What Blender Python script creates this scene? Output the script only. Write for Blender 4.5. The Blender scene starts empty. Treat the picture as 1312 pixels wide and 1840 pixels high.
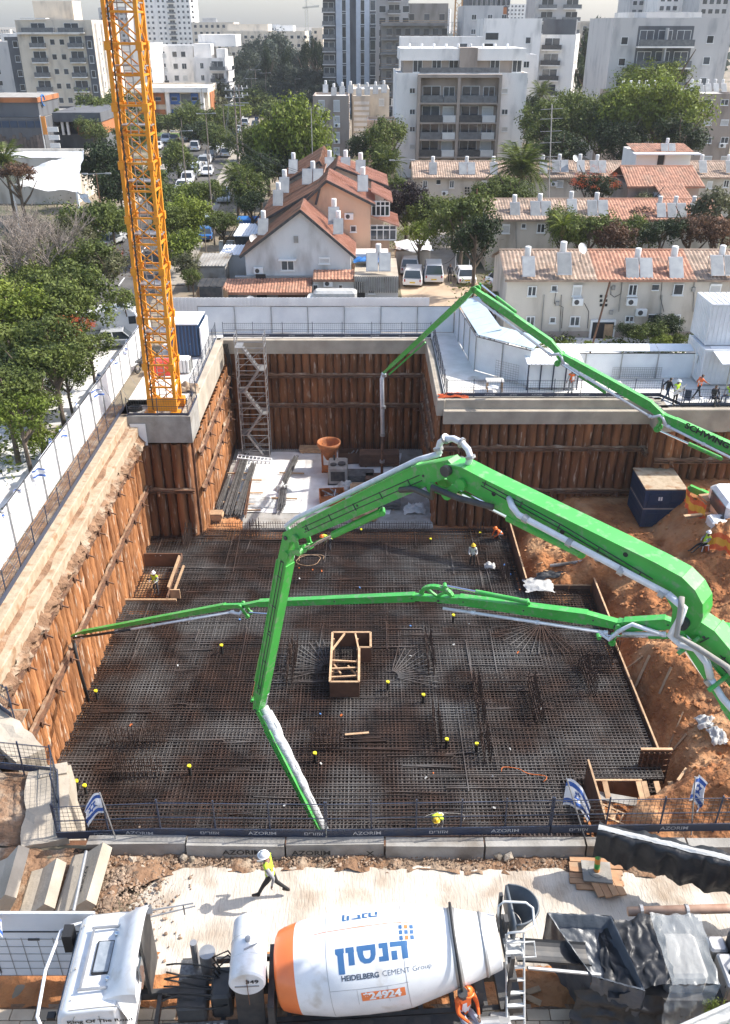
import bpy,bmesh,math,random
from math import sin,cos,pi,radians,sqrt,atan2
from mathutils import Vector,Matrix,noise
rnd=random.Random(7)
SC=bpy.context.scene
COL=SC.collection
TH=radians(29.3);F=1561.0;H=22.0;CX=656.0;CY=920.0
cd=bpy.data.cameras.new('camera');cam=bpy.data.objects.new('camera',cd);COL.objects.link(cam)
cd.sensor_fit='VERTICAL';cd.sensor_height=24.0;cd.lens=24.0*F/1840.0
cd.clip_start=0.5;cd.clip_end=20000
cam.location=(0,0,H);cam.rotation_euler=(radians(90)-TH,0,0)
SC.camera=cam
SUN_EL=45.0;SUN_AZ=76.0
w=bpy.data.worlds.new("World");SC.world=w;w.use_nodes=True
nt=w.node_tree;nt.nodes.clear()
sky=nt.nodes.new('ShaderNodeTexSky');sky.sky_type='NISHITA';sky.sun_disc=False
sky.sun_elevation=radians(SUN_EL);sky.sun_rotation=radians(SUN_AZ)
sky.air_density=1.0;sky.dust_density=2.2;sky.ozone_density=1.0
bg=nt.nodes.new('ShaderNodeBackground');bg.inputs[1].default_value=0.15
wo=nt.nodes.new('ShaderNodeOutputWorld')
nt.links.new(sky.outputs[0],bg.inputs[0]);nt.links.new(bg.outputs[0],wo.inputs[0])
sl=bpy.data.lights.new('sun','SUN');so=bpy.data.objects.new('sun',sl);COL.objects.link(so)
sl.energy=3.6;sl.angle=radians(0.5);sl.color=(1.0,0.955,0.88)
sd=Vector((sin(radians(SUN_AZ))*cos(radians(SUN_EL)),cos(radians(SUN_AZ))*cos(radians(SUN_EL)),sin(radians(SUN_EL))))
so.rotation_euler=sd.to_track_quat('Z','Y').to_euler();so.location=(60,20,80)
vs=SC.view_settings;vs.view_transform='Standard';vs.look='None';vs.exposure=1.0;vs.gamma=1;vs.use_curve_mapping=False
def ray(px,py):
 a=(px-CX)/F;b=-(py-CY)/F
 return(a,cos(TH)+b*sin(TH),-sin(TH)+b*cos(TH))
def PZ(px,py,z=0.0):
 d=ray(px,py);t=(z-H)/d[2];return Vector((d[0]*t,d[1]*t,z))
def PY(px,py,y):
 d=ray(px,py);t=y/d[1];return Vector((d[0]*t,y,H+d[2]*t))
def PX(px,py,x):
 d=ray(px,py);t=x/d[0];return Vector((x,d[1]*t,H+d[2]*t))
def PL(px,py,p,e):
 d=ray(px,py);n=(-e[1],e[0]);t=(n[0]*p[0]+n[1]*p[1])/(n[0]*d[0]+n[1]*d[1])
 return Vector((d[0]*t,d[1]*t,H+d[2]*t))
def tag(o,label=None,cat=None,group=None,kind=None):
 if label:o['label']=label
 if cat:o['category']=cat
 if group:o['group']=group
 if kind:o['kind']=kind
 return o
def thing(name,label,cat,loc=(0,0,0),rz=0.0,group=None):
 o=bpy.data.objects.new(name,None);COL.objects.link(o);o.empty_display_size=0.2
 o.location=loc;o.rotation_euler=(0,0,rz)
 return tag(o,label,cat,group)
def addmesh(name,me,parent=None,loc=(0,0,0),rot=(0,0,0),scl=(1,1,1)):
 o=bpy.data.objects.new(name,me);COL.objects.link(o)
 o.location=loc;o.rotation_euler=rot;o.scale=scl
 if parent:o.parent=parent
 return o
def kids(o):return list(o.children)
def dup(o,parent=None,loc=None,rz=None,scl=None,label=None,group=None):
 c=o.copy();COL.objects.link(c);c.parent=parent
 if loc is not None:c.location=loc
 if rz is not None:c.rotation_euler=(0,0,rz)
 if scl is not None:c.scale=scl
 if label:c['label']=label
 if group:c['group']=group
 for k in kids(o):dup(k,c)
 return c
ORD=['first','second','third','fourth','fifth','sixth','seventh','eighth','ninth','tenth','eleventh','twelfth','thirteenth','fourteenth','fifteenth','sixteenth','seventeenth','eighteenth','nineteenth','twentieth']
class MB:
 """collects geometry; build() links ONE mesh object"""
 def __init__(s):s.v=[];s.f=[];s.m=[]
 def add(s,vs,fs,mi=0):
  n=len(s.v);s.v.extend([tuple(v) for v in vs]);s.f.extend([tuple(i+n for i in f) for f in fs]);s.m.extend([mi]*len(fs));return s
 def box(s,x0,x1,y0,y1,z0,z1,mi=0):
  if x0>x1:x0,x1=x1,x0
  if y0>y1:y0,y1=y1,y0
  if z0>z1:z0,z1=z1,z0
  return s.add([(x0,y0,z0),(x1,y0,z0),(x1,y1,z0),(x0,y1,z0),(x0,y0,z1),(x1,y0,z1),(x1,y1,z1),(x0,y1,z1)],[(0,3,2,1),(4,5,6,7),(0,1,5,4),(1,2,6,5),(2,3,7,6),(3,0,4,7)],mi)
 def bevbox(s,x0,x1,y0,y1,z0,z1,b=0.05,mi=0):
  """box with chamfered vertical and top edges"""
  def ring(i,z):return[(x0+i+b,y0+i,z),(x1-i-b,y0+i,z),(x1-i,y0+i+b,z),(x1-i,y1-i-b,z),(x1-i-b,y1-i,z),(x0+i+b,y1-i,z),(x0+i,y1-i-b,z),(x0+i,y0+i+b,z)]
  vs=ring(0,z0)+ring(0,z1-b)+ring(b,z1)
  fs=[tuple(range(7,-1,-1)),tuple(range(16,24))]
  for r in(0,8):
   for i in range(8):fs.append((r+i,r+(i+1)%8,r+8+(i+1)%8,r+8+i))
  return s.add(vs,fs,mi)
 def bar(s,p,q,w,h=None,mi=0,up=(0,0,1)):
  h=h or w;p=Vector(p);q=Vector(q);d=q-p
  if d.length<1e-6:return s
  d.normalize();u=Vector(up)
  if abs(d.dot(u))>0.97:u=Vector((0,1,0))
  sd_=d.cross(u).normalized()*(w/2);u=sd_.cross(d).normalized()*(h/2)
  vs=[p-sd_-u,p+sd_-u,p+sd_+u,p-sd_+u,q-sd_-u,q+sd_-u,q+sd_+u,q-sd_+u]
  return s.add(vs,[(0,1,2,3),(7,6,5,4),(0,4,5,1),(1,5,6,2),(2,6,7,3),(3,7,4,0)],mi)
 def tube(s,pts,r,n=8,mi=0,caps=True):
  pts=[Vector(p) for p in pts];rr=r if isinstance(r,(list,tuple)) else[r]*len(pts)
  base=len(s.v);prev=None
  for i,p in enumerate(pts):
   d=(pts[min(i+1,len(pts)-1)]-pts[max(i-1,0)]).normalized()
   if prev is None:u=d.orthogonal().normalized()
   else:
    u=prev-d*prev.dot(d)
    u=u.normalized() if u.length>1e-6 else d.orthogonal().normalized()
   prev=u;v=d.cross(u)
   for k in range(n):
    a=2*pi*k/n;s.v.append(tuple(p+(u*cos(a)+v*sin(a))*rr[i]))
  for i in range(len(pts)-1):
   for k in range(n):
    a=base+i*n+k;b=base+i*n+(k+1)%n
    s.f.append((a,b,b+n,a+n));s.m.append(mi)
  if caps:
   s.f.append(tuple(base+k for k in range(n-1,-1,-1)));s.m.append(mi)
   e=base+(len(pts)-1)*n;s.f.append(tuple(e+k for k in range(n)));s.m.append(mi)
  return s
 def prism(s,poly,a,u,v,t,mi=0):
  """polygon (2D) in plane (origin a, axes u, v) extruded by vector t"""
  a=Vector(a);u=Vector(u);v=Vector(v);t=Vector(t);n=len(poly)
  vs=[a+u*p[0]+v*p[1] for p in poly];vs+=[q+t for q in vs]
  fs=[tuple(range(n-1,-1,-1)),tuple(range(n,2*n))]+[(i,(i+1)%n,n+(i+1)%n,n+i) for i in range(n)]
  return s.add(vs,fs,mi)
 def quad(s,a,b,c,d,mi=0):return s.add([a,b,c,d],[(0,1,2,3)],mi)
 def grid(s,fn,nu,nv,mi=0):
  n=len(s.v)
  for j in range(nv+1):
   for i in range(nu+1):s.v.append(tuple(fn(i/nu,j/nv)))
  for j in range(nv):
   for i in range(nu):
    a=n+j*(nu+1)+i;s.f.append((a,a+1,a+nu+2,a+nu+1));s.m.append(mi)
  return s
 def rev(s,prof,p,ax,n=32,mi=0):
  """surface of revolution: prof = [(u, r)] along ax from p"""
  p=Vector(p);ax=Vector(ax).normalized();a=ax.orthogonal().normalized();b=ax.cross(a);base=len(s.v)
  for(u,r) in prof:
   for k in range(n):
    t=2*pi*k/n;s.v.append(tuple(p+ax*u+(a*cos(t)+b*sin(t))*r))
  for i in range(len(prof)-1):
   for k in range(n):
    x=base+i*n+k;y=base+i*n+(k+1)%n
    s.f.append((x,y,y+n,x+n));s.m.append(mi if not isinstance(mi,(list,tuple)) else mi[i])
  return s
 def mesh(s,name,mats,off=(0,0,0),smooth=False):
  me=bpy.data.meshes.new(name)
  o=Vector(off)
  me.from_pydata([(v[0]-o.x,v[1]-o.y,v[2]-o.z) for v in s.v] if o.length else s.v,[],s.f)
  for m in(mats if isinstance(mats,(list,tuple)) else[mats]):me.materials.append(m)
  if any(s.m):me.polygons.foreach_set('material_index',s.m)
  if smooth:me.polygons.foreach_set('use_smooth',[True]*len(s.f))
  me.update();return me
 def build(s,name,mats,parent=None,w=False,smooth=False,**kw):
  """w=True: coordinates are world ones, the parent is unrotated"""
  off=tuple(parent.location) if(w and parent) else(0,0,0)
  return addmesh(name,s.mesh(name,mats,off,smooth),parent,**kw)
def autosmooth(o,ang=40):
 """smooth faces with sharp edges above an angle"""
 me=o.data;me.polygons.foreach_set('use_smooth',[True]*len(me.polygons))
 me.set_sharp_from_angle(angle=radians(ang));return o
MC={}
def mat(name,c1,c2=None,scale=2.0,rough=0.8,metal=0.0,bump=0.0,bscale=None,rng=(0.35,0.65),c3=None,s3=0.4,r3=(0.5,0.7),spec=0.5,stretch=None,rand=0.0,coat=0.0,world=False,island=0.0,detail=4,trans=0.0,alpha=1.0,subs=0.0):
 if name in MC:return MC[name]
 m=bpy.data.materials.new(name);m.use_nodes=True;t=m.node_tree;N=t.nodes;L=t.links
 b=N['Principled BSDF'];b.inputs['Roughness'].default_value=rough;b.inputs['Metallic'].default_value=metal
 b.inputs['Specular IOR Level'].default_value=spec
 if coat:b.inputs['Coat Weight'].default_value=coat;b.inputs['Coat Roughness'].default_value=0.15
 if trans:b.inputs['Transmission Weight'].default_value=trans
 if alpha<1:b.inputs['Alpha'].default_value=alpha
 if world:
  tc=N.new('ShaderNodeNewGeometry');src=tc.outputs['Position']
 else:
  tc=N.new('ShaderNodeTexCoord');src=tc.outputs['Object']
 if rand or True:
  oi=N.new('ShaderNodeObjectInfo')
 if stretch:
  mp=N.new('ShaderNodeMapping');mp.inputs['Scale'].default_value=stretch;L.new(src,mp.inputs[0]);vsrc=mp.outputs[0]
 else:vsrc=src
 if not world:
  ad=N.new('ShaderNodeVectorMath');ad.operation='ADD';mu=N.new('ShaderNodeMath');mu.operation='MULTIPLY';mu.inputs[1].default_value=37.0
  L.new(oi.outputs['Random'],mu.inputs[0]);L.new(vsrc,ad.inputs[0]);L.new(mu.outputs[0],ad.inputs[1]);vsrc=ad.outputs[0]
 def nz(sc,det=detail):
  n=N.new('ShaderNodeTexNoise');n.inputs['Scale'].default_value=sc;n.inputs['Detail'].default_value=det;L.new(vsrc,n.inputs['Vector']);return n
 def rmp(fac,lo,hi):
  r=N.new('ShaderNodeMapRange');r.inputs['From Min'].default_value=lo;r.inputs['From Max'].default_value=hi;L.new(fac,r.inputs['Value']);return r.outputs[0]
 def mix(f,a,bb):
  x=N.new('ShaderNodeMix');x.data_type='RGBA'
  if isinstance(f,float):x.inputs[0].default_value=f
  else:L.new(f,x.inputs[0])
  for i,c in((6,a),(7,bb)):
   if isinstance(c,tuple):x.inputs[i].default_value=(*c,1)
   else:L.new(c,x.inputs[i])
  return x.outputs[2]
 col=c1
 if c2 is not None:n1=nz(scale);col=mix(rmp(n1.outputs['Fac'],*rng),c1,c2)
 if c3 is not None:n3=nz(s3,6);col=mix(rmp(n3.outputs['Fac'],*r3),col,c3)
 if rand or island:
  hs=N.new('ShaderNodeHueSaturation')
  if isinstance(col,tuple):hs.inputs['Color'].default_value=(*col,1)
  else:L.new(col,hs.inputs['Color'])
  if island:
   ge=N.new('ShaderNodeNewGeometry');ro=ge.outputs['Random Per Island'];amt=island
  else:ro=oi.outputs['Random'];amt=rand
  L.new(rmp_(N,L,ro,1-amt,1+amt),hs.inputs['Value'])
  col=hs.outputs[0]
 if isinstance(col,tuple):b.inputs['Base Color'].default_value=(*col,1)
 else:L.new(col,b.inputs['Base Color'])
 if bump:
  nb=nz(bscale or scale*3,5);bp=N.new('ShaderNodeBump');bp.inputs['Strength'].default_value=0.9;bp.inputs['Distance'].default_value=bump
  L.new(nb.outputs['Fac'],bp.inputs['Height']);L.new(bp.outputs[0],b.inputs['Normal'])
 if subs:
  out=N['Material Output'];tr=N.new('ShaderNodeBsdfTranslucent');ms=N.new('ShaderNodeMixShader');ms.inputs[0].default_value=subs
  if isinstance(col,tuple):tr.inputs[0].default_value=(*col,1)
  else:L.new(col,tr.inputs[0])
  L.new(b.outputs[0],ms.inputs[1]);L.new(tr.outputs[0],ms.inputs[2]);L.new(ms.outputs[0],out.inputs['Surface'])
 MC[name]=m;return m
def rmp_(N,L,fac,lo,hi):
 r=N.new('ShaderNodeMapRange');r.inputs['To Min'].default_value=lo;r.inputs['To Max'].default_value=hi;L.new(fac,r.inputs['Value']);return r.outputs[0]
white=mat('white_paint',(0.78,0.78,0.77),(0.66,0.66,0.65),1.2,0.55,bump=0.0)
sheetw=mat('white_sheet_metal',(0.80,0.81,0.82),(0.70,0.71,0.73),0.8,0.5,world=True)
truckw=mat('white_truck_paint',(0.76,0.765,0.77),(0.68,0.685,0.69),2,0.38,coat=0.3,c3=(0.50,0.46,0.40),s3=2.2,r3=(0.56,0.78),detail=8)
concrete=mat('pale_concrete',(0.46,0.40,0.32),(0.35,0.30,0.235),0.8,0.92,bump=0.02,bscale=9,world=True,c3=(0.25,0.22,0.18),s3=0.5,r3=(0.55,0.8))
beamc=mat('beige_concrete_beam',(0.44,0.35,0.25),(0.34,0.26,0.175),2.2,0.95,bump=0.05,bscale=5,world=True,c3=(0.30,0.18,0.10),s3=1.6,r3=(0.55,0.66))
greyc=mat('grey_concrete',(0.36,0.345,0.32),(0.26,0.245,0.22),1.2,0.9,bump=0.02,bscale=8,world=True,c3=(0.17,0.14,0.11),s3=0.8,r3=(0.54,0.75))
whitec=mat('whitish_paving',(0.74,0.72,0.69),(0.62,0.60,0.56),0.9,0.9,bump=0.01,bscale=12,world=True,c3=(0.34,0.28,0.22),s3=0.35,r3=(0.58,0.72))
asphalt=mat('asphalt',(0.085,0.082,0.08),(0.055,0.053,0.052),1.5,0.9,world=True,c3=(0.14,0.13,0.12),s3=0.15)
townground=mat('dry_town_ground',(0.30,0.235,0.17),(0.18,0.15,0.105),0.25,0.95,world=True,c3=(0.07,0.075,0.04),s3=0.06,r3=(0.48,0.6),bump=0.05)
dirt=mat('orange_earth',(0.45,0.19,0.07),(0.26,0.10,0.036),0.9,0.97,bump=0.22,bscale=3.2,world=True,c3=(0.52,0.31,0.16),s3=0.33,r3=(0.5,0.7),detail=7)
browndirt=mat('brown_rubble_earth',(0.28,0.165,0.095),(0.15,0.082,0.046),1.5,0.97,bump=0.14,bscale=7,world=True,c3=(0.38,0.30,0.22),s3=1.1,r3=(0.5,0.7),detail=7)
rock=mat('broken_stone',(0.45,0.39,0.31),(0.30,0.24,0.18),2.5,0.9,bump=0.03,rand=0.3)
steel=mat('galvanised_steel',(0.42,0.42,0.42),(0.33,0.33,0.33),3,0.45,metal=0.6)
darksteel=mat('dark_steel',(0.05,0.052,0.056),(0.09,0.085,0.08),3,0.6,metal=0.3)
navy=mat('navy_fence_paint',(0.03,0.045,0.085),(0.045,0.05,0.07),3,0.5)
black=mat('black_rubber',(0.018,0.018,0.019),None,rough=0.6)
rust=mat('rusty_steel',(0.20,0.10,0.055),(0.11,0.06,0.04),4,0.8,metal=0.2,world=True)
timber=mat('raw_timber',(0.50,0.34,0.20),(0.38,0.24,0.14),3,0.8,rand=0.2,stretch=(1,1,1))
ply=mat('brown_plywood',(0.17,0.09,0.055),(0.11,0.06,0.04),2,0.7,world=True)
green=mat('green_boom_paint',(0.06,0.42,0.065),(0.045,0.35,0.05),1.2,0.5,coat=0.3,spec=0.55,c3=(0.20,0.31,0.17),s3=5.0,r3=(0.53,0.74))
pipew=mat('white_pipe_paint',(0.72,0.74,0.77),(0.60,0.61,0.63),4,0.4)
chrome=mat('chrome_rod',(0.75,0.76,0.78),None,rough=0.12,metal=1.0)
glass=mat('dark_window_glass',(0.035,0.045,0.055),(0.06,0.07,0.08),0.6,0.08,spec=0.7,rand=0.5)
frame=mat('white_window_frame',(0.75,0.75,0.73),None,rough=0.5)
shutter=mat('pale_roller_shutter',(0.62,0.62,0.60),(0.54,0.54,0.52),1,0.6,rand=0.12)
orangecrane=mat('orange_crane_paint',(0.78,0.30,0.015),(0.68,0.25,0.012),1.5,0.45,c3=(0.42,0.17,0.03),s3=1.2,r3=(0.6,0.8))
navybox=mat('navy_container_paint',(0.02,0.045,0.10),(0.028,0.05,0.09),2,0.5)
wrapm=mat('white_wrap_film',(0.66,0.68,0.68),(0.78,0.8,0.8),4,0.3,bump=0.03,bscale=9,alpha=0.8,c3=(.5,.52,.52),s3=5)
blackplastic=mat('black_plastic_sheet',(0.015,0.016,0.018),(0.03,0.03,0.032),3,0.45,spec=0.45,bump=0.03,bscale=5)
whiteplastic=mat('white_plastic_sheet',(0.62,0.62,0.60),(0.5,0.5,0.48),3,0.35,bump=0.03,bscale=6,subs=0.2)
clearplastic=mat('milky_plastic_wrap',(0.40,0.43,0.44),(0.55,0.58,0.58),3,0.3,bump=0.02,bscale=4,alpha=0.34)
bark=mat('tree_bark',(0.15,0.11,0.08),(0.09,0.07,0.05),6,0.95,bump=0.02)
tilered=mat('terracotta_tile',(0.44,0.225,0.145),(0.32,0.155,0.10),2.5,0.85,world=True,island=0.28,c3=(0.32,0.19,0.13),s3=0.6,r3=(0.52,0.7))
tileold=mat('weathered_roof_tile',(0.42,0.31,0.235),(0.30,0.21,0.155),2.0,0.9,world=True,island=0.25,c3=(0.22,0.17,0.13),s3=0.6,r3=(0.5,0.7))
roofmetal=mat('salmon_sheet_roof',(0.52,0.295,0.215),(0.42,0.22,0.155),1.2,0.55,world=True,c3=(0.36,0.17,0.10),s3=0.5,r3=(0.56,0.72))
def plaster(name,c,d=0.75,st=None):
 st=st or tuple(x*0.5 for x in c)
 return mat(name,c,tuple(x*d for x in c),0.5,0.92,world=True,stretch=(1,1,0.35),c3=st,s3=0.5,r3=(0.52,0.74),bump=0.01,bscale=6,detail=6)
pl_old=plaster('stained_old_plaster',(0.62,0.56,0.48),0.82,(0.32,0.27,0.21))
pl_white=plaster('white_plaster',(0.84,0.81,0.77),0.92,(0.5,0.49,0.47))
pl_gable=plaster('whitewashed_gable',(0.66,0.65,0.63),0.9,(0.3,0.28,0.25))
pl_peach=plaster('peach_plaster',(0.66,0.44,0.30),0.9,(0.4,0.27,0.19))
pl_beige=plaster('beige_stone',(0.70,0.61,0.49),0.92,(0.4,0.35,0.29))
pl_tan=plaster('taupe_plaster',(0.38,0.315,0.265),0.9,(0.2,0.165,0.14))
pl_grey=plaster('grey_cladding',(0.52,0.505,0.49),0.94,(0.3,0.3,0.31))
pl_dark=plaster('dark_grey_cladding',(0.12,0.125,0.135),0.85,(0.07,0.07,0.075))
pl_raw=plaster('raw_concrete_frame',(0.25,0.24,0.225),0.8,(0.14,0.13,0.12))
pl_orange=plaster('rust_orange_cladding',(0.42,0.16,0.06),0.85)
pl_blue=plaster('blue_wall_panel',(0.05,0.13,0.38),0.85)
leafm={}
def leafmat(name,c,d):
 leafm[name]=mat('foliage_'+name,c,d,0.6,0.65,world=False,island=0.5,subs=0.28,spec=0.3);return leafm[name]
leafmat('green',(0.13,0.16,0.034),(0.075,0.10,0.023))
leafmat('lime',(0.19,0.23,0.032),(0.12,0.16,0.023))
leafmat('dark',(0.038,0.058,0.018),(0.022,0.037,0.012))
leafmat('grey',(0.13,0.13,0.06),(0.085,0.09,0.045))
leafmat('purple',(0.035,0.022,0.024),(0.02,0.015,0.016))
leafmat('brown',(0.15,0.08,0.045),(0.075,0.045,0.028))
leafmat('far',(0.055,0.07,0.045),(0.035,0.05,0.035))
redflower=mat('red_orange_blossom',(0.50,0.08,0.02),(0.38,0.07,0.02),2,0.7,island=0.3,subs=0.3)

# ================= SETTING =================
def struct(o):o['kind']='structure';return o
def rect(mb,x0,x1,y0,y1,z):mb.quad((x0,y0,z),(x1,y0,z),(x1,y1,z),(x0,y1,z))
g=MB()
for r in((-7000,7000,69.2,9000),(-7000,-15.9,-400,69.2),(60,7000,-400,69.2),(-15.9,60,-400,18.3),(-15.9,-10.6,18.3,21.3),(-15.9,-12.4,21.3,24.4)):
 rect(g,*r,-0.03)
struct(g.build('ground',townground))
g=MB();rect(g,-15.88,-10.62,18.3,21.28,-.01);rect(g,-15.88,-12.42,21.3,24.3,-.01);struct(g.build('corner_earth',browndirt))
g=MB();rect(g,5.3,60,55.0,69.2,0);rect(g,20,60,53.4,55.0,0);struct(g.build('terrace_paving',whitec))
g=MB();rect(g,-15.9,-11.9,54.6,69.2,0);rect(g,-11.9,5.3,67.8,69.2,0);struct(g.build('crane_yard_paving',whitec))
g=MB();g.grid(lambda u,v:(-16.85+1.0*u,23.5+30*v,.02+.08*noise.noise(Vector((u*3,v*60,1)))),8,200);struct(g.build('earth_margin',browndirt,smooth=True))
def sstep(a,b,x):
 t=min(1,max(0,(x-a)/(b-a)));return t*t*(3-2*t)
def pit_h(x,y):
 n=noise.noise(Vector((x*0.35,y*0.35,3)))*0.55+noise.noise(Vector((x*1.1,y*1.1,7)))*0.28+noise.noise(Vector((x*2.7,y*2.7,1)))*0.14
 edge=10.2 if y>45.4 else 14.6
 if y<30:edge=10.9+3.6*sstep(27,30,y)
 h=-10.15
 if x>edge-0.4:
  k=sstep(edge-0.2,edge+1.2,x)
  up=-8.95+min(max(0,x-edge)*(0.36+0.30*sstep(42,26,y)),5.6)
  bumpx=1.1*math.exp(-((x-21)**2+(y-43)**2)/12)+0.9*math.exp(-((x-17)**2+(y-36)**2)/6)
  flat=sstep(19.5,22,x)*sstep(45,48,y)
  up=up*(1-flat)+flat*min(up,-5.2)
  h=-10.1*(1-k)+k*(up+n*(1.25-0.9*flat)+bumpx*(1-flat))
  h=min(h,-7.25+1.1*(max(0,14.2-x,x-19.0)+max(0,45.8-y))) if y>44 else h
 elif y>52.9:
  m=sstep(53.0,53.5,y)*sstep(56.5,54.2,y)*sstep(-8.2,-9.5,x)
  h=-9.75+m*(0.45+n*0.6)+0.3*sstep(-11.4,-14.6,x)*(1+n)
 return h
g=MB();NX=250;NY=250
g.grid(lambda u,v:(-15.2+46*u,18.0+50*v,pit_h(-15.2+46*u,18.0+50*v)),NX,NY)
struct(g.build('pit_floor',dirt,smooth=True))
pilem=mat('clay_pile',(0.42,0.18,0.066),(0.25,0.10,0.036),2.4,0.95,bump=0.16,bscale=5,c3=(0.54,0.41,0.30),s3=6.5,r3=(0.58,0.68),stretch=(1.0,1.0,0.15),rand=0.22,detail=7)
pilem_shade=mat('shaded_clay_pile',(0.25,0.105,0.042),(0.13,0.052,0.021),1.9,0.95,bump=0.12,bscale=5,c3=(0.40,0.29,0.21),s3=6.0,r3=(0.60,0.70),stretch=(1.0,1.0,0.13),rand=0.3,detail=7)  # clay pile darkened for walls away from the sun, shade put into the colour
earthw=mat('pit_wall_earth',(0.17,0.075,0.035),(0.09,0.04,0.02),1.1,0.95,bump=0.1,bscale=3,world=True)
def pile_mesh(k,top,bot,r,m):
 q=MB();n=10;rows=int((top-bot)/0.22)
 def fn(u,v):
  z=top+(bot-top)*v;a=-pi*0.08+u*pi*1.16
  rr=r*(1+0.13*noise.noise(Vector((a*1.2,z*0.9,k*9.1)))+0.14*noise.noise(Vector((a*3,z*2.2,k*5.3)))+0.05*noise.noise(Vector((a*6,z*8,k*2.3))))
  return(rr*cos(a),-rr*sin(a),z)
 q.grid(fn,n,rows);return q.mesh('pile',m,smooth=True)
PILE={}
def pile_wall(label,p,q,top,bot,walers,cap=None,m=None,sp=0.64,r=0.32,clods=0):
 """wall of bored piles from p to q (looking at its face, left to right); the face looks to the right-hand side of p->q"""
 p=Vector((*p,0));q=Vector((*q,0));d=q-p;Ln=d.length;rz=atan2(d.y,d.x)
 t=thing('pile_wall',label,'retaining wall',p,rz,'retaining walls of the pit')
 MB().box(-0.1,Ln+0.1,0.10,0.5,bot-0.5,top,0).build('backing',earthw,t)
 key=(top,bot,r,m.name)
 if key not in PILE:PILE[key]=[pile_mesh(k,top,bot,r,m) for k in range(5)]
 n=max(1,round(Ln/sp))
 for i in range(n):
  me=PILE[key][rnd.randrange(5)]
  addmesh('pile',me,t,((i+0.5)*Ln/n,rnd.uniform(-0.05,0.07),0),(0,0,rnd.uniform(-0.25,0.25)),(rnd.choice((-1,1))*rnd.uniform(0.9,1.1),rnd.uniform(0.85,1.15),1))
 for z in walers:
  b=MB();b.box(0,Ln,-0.60,-0.47,z-0.02,z+0.05);b.box(0,Ln,-0.60,-0.47,z-0.20,z-0.13)
  b.build('waler',rust,t)
  a=MB();x=1.1
  while x<Ln-0.5:
   a.box(x-0.13,x+0.13,-0.70,-0.63,z-0.27,z+0.08);a.bar((x,-0.7,z-0.1),(x+rnd.uniform(-.05,.05),-1.0,z-0.22),0.06);a.bar((x,-0.40,z-0.3),(x,-0.5,z+0.0),0.12,0.3);x+=2.25
  a.build('anchor_head',rust,t)
  g_=MB();
  g_.grid(lambda u,v:(u*Ln,-0.36-0.16*sin(v*pi)+0.12*noise.noise(Vector((u*Ln*1.3,v*3,z))),z+0.14-v*0.4+0.12*noise.noise(Vector((u*Ln*1.7,v*2,z+9)))),int(Ln*4),4)
  g_.build('rough_ledge',browndirt,t)
 if clods:
  g_=MB()
  g_.grid(lambda u,v:(u*Ln,-0.34-0.28*sin(v*pi)+0.30*noise.noise(Vector((u*Ln*1.9,v*3,2)))+0.15*noise.noise(Vector((u*Ln*5,v*7,2))),top+0.25-v*clods+0.18*noise.noise(Vector((u*Ln*1.7,v*2,19)))),int(Ln*6),8)
  g_.build('clay_crust',browndirt,t)
 if cap:
  for(y0,y1,z0,z1,cm) in cap:
   MB().bevbox(-0.02,Ln+0.02,y0,y1,z0,z1,0.04).build('capping_beam',cm,t)
   if cm is beamc and y1<.5:MB().grid(lambda u,v:(u*Ln,.28-.26*v*(.7+1.1*noise.noise(Vector((u*Ln*.5,3,1)))),z1+.10*(1-v)+.01),int(Ln*4),3).build('dirt_streak',browndirt,t)
 return t
pile_wall('long sunlit wall of orange clay piles along the left side of the pit',(-15.05,24.0),(-15.05,52.3),-1.2,-10.2,(-1.75,-5.1),[(0.22,1.0,-1.3,0.0,beamc),(-0.45,0.218,-1.9,-0.95,beamc)],pilem,clods=1.0) if False else None
t=pile_wall('long sunlit wall of orange clay piles along the left side of the pit',(-15.05,23.6),(-15.05,52.2),-1.5,-10.2,(-1.9,-5.1),[(0.28,0.95,-1.3,0.0,beamc),(-0.36,0.278,-1.9,-0.7,beamc)],pilem,clods=1.0)
pile_wall('short shaded pile wall under the concrete block of the yellow crane',(-14.9,52.1),(-11.45,52.1),-2.0,-10.2,(-5.3,),None,pilem_shade)
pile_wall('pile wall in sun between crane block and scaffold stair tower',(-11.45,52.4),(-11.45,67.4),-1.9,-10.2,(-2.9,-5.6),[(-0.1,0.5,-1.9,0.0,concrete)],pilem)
pile_wall('far shaded back wall of the deep end of the pit',(-11.6,67.6),(5.2,67.6),-1.15,-10.2,(-2.9,-5.5),[(-0.3,0.25,-1.15,0.0,concrete)],pilem_shade)
pile_wall('narrow side wall turning from back wall to the terrace',(5.15,67.4),(5.15,54.6),-1.15,-10.2,(-2.9,-5.5),[(-0.3,0.25,-1.15,0.0,concrete)],pilem_shade)
pile_wall('shaded pile wall below the pale site terrace',(5.3,54.7),(19.5,54.7),-1.55,-10.2,(-3.4,-6.7),[(-0.05,0.5,-0.65,0.0,concrete),(-0.5,0.3,-1.6,-0.652,concrete)],pilem_shade)
pile_wall('very short stepped wall by the terrace corner',(19.55,54.7),(19.55,53.2),-1.55,-10.2,(-3.4,),[(-0.3,0.5,-1.6,0.0,concrete)],pilem_shade)
pile_wall('right hand pile wall below the site office',(19.5,53.2),(45,53.2),-1.55,-8.2,(-3.6,-6.4),[(-0.3,0.5,-1.6,0.0,concrete)],pilem_shade)
t=thing('crane_foundation','raised concrete foundation block carrying the yellow crane','concrete foundation',(-13.2,53,0))
MB().box(-15.6,-11.25,51.75,54.6,-1.85,-0.35).build('block',greyc,t,w=True)
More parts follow.
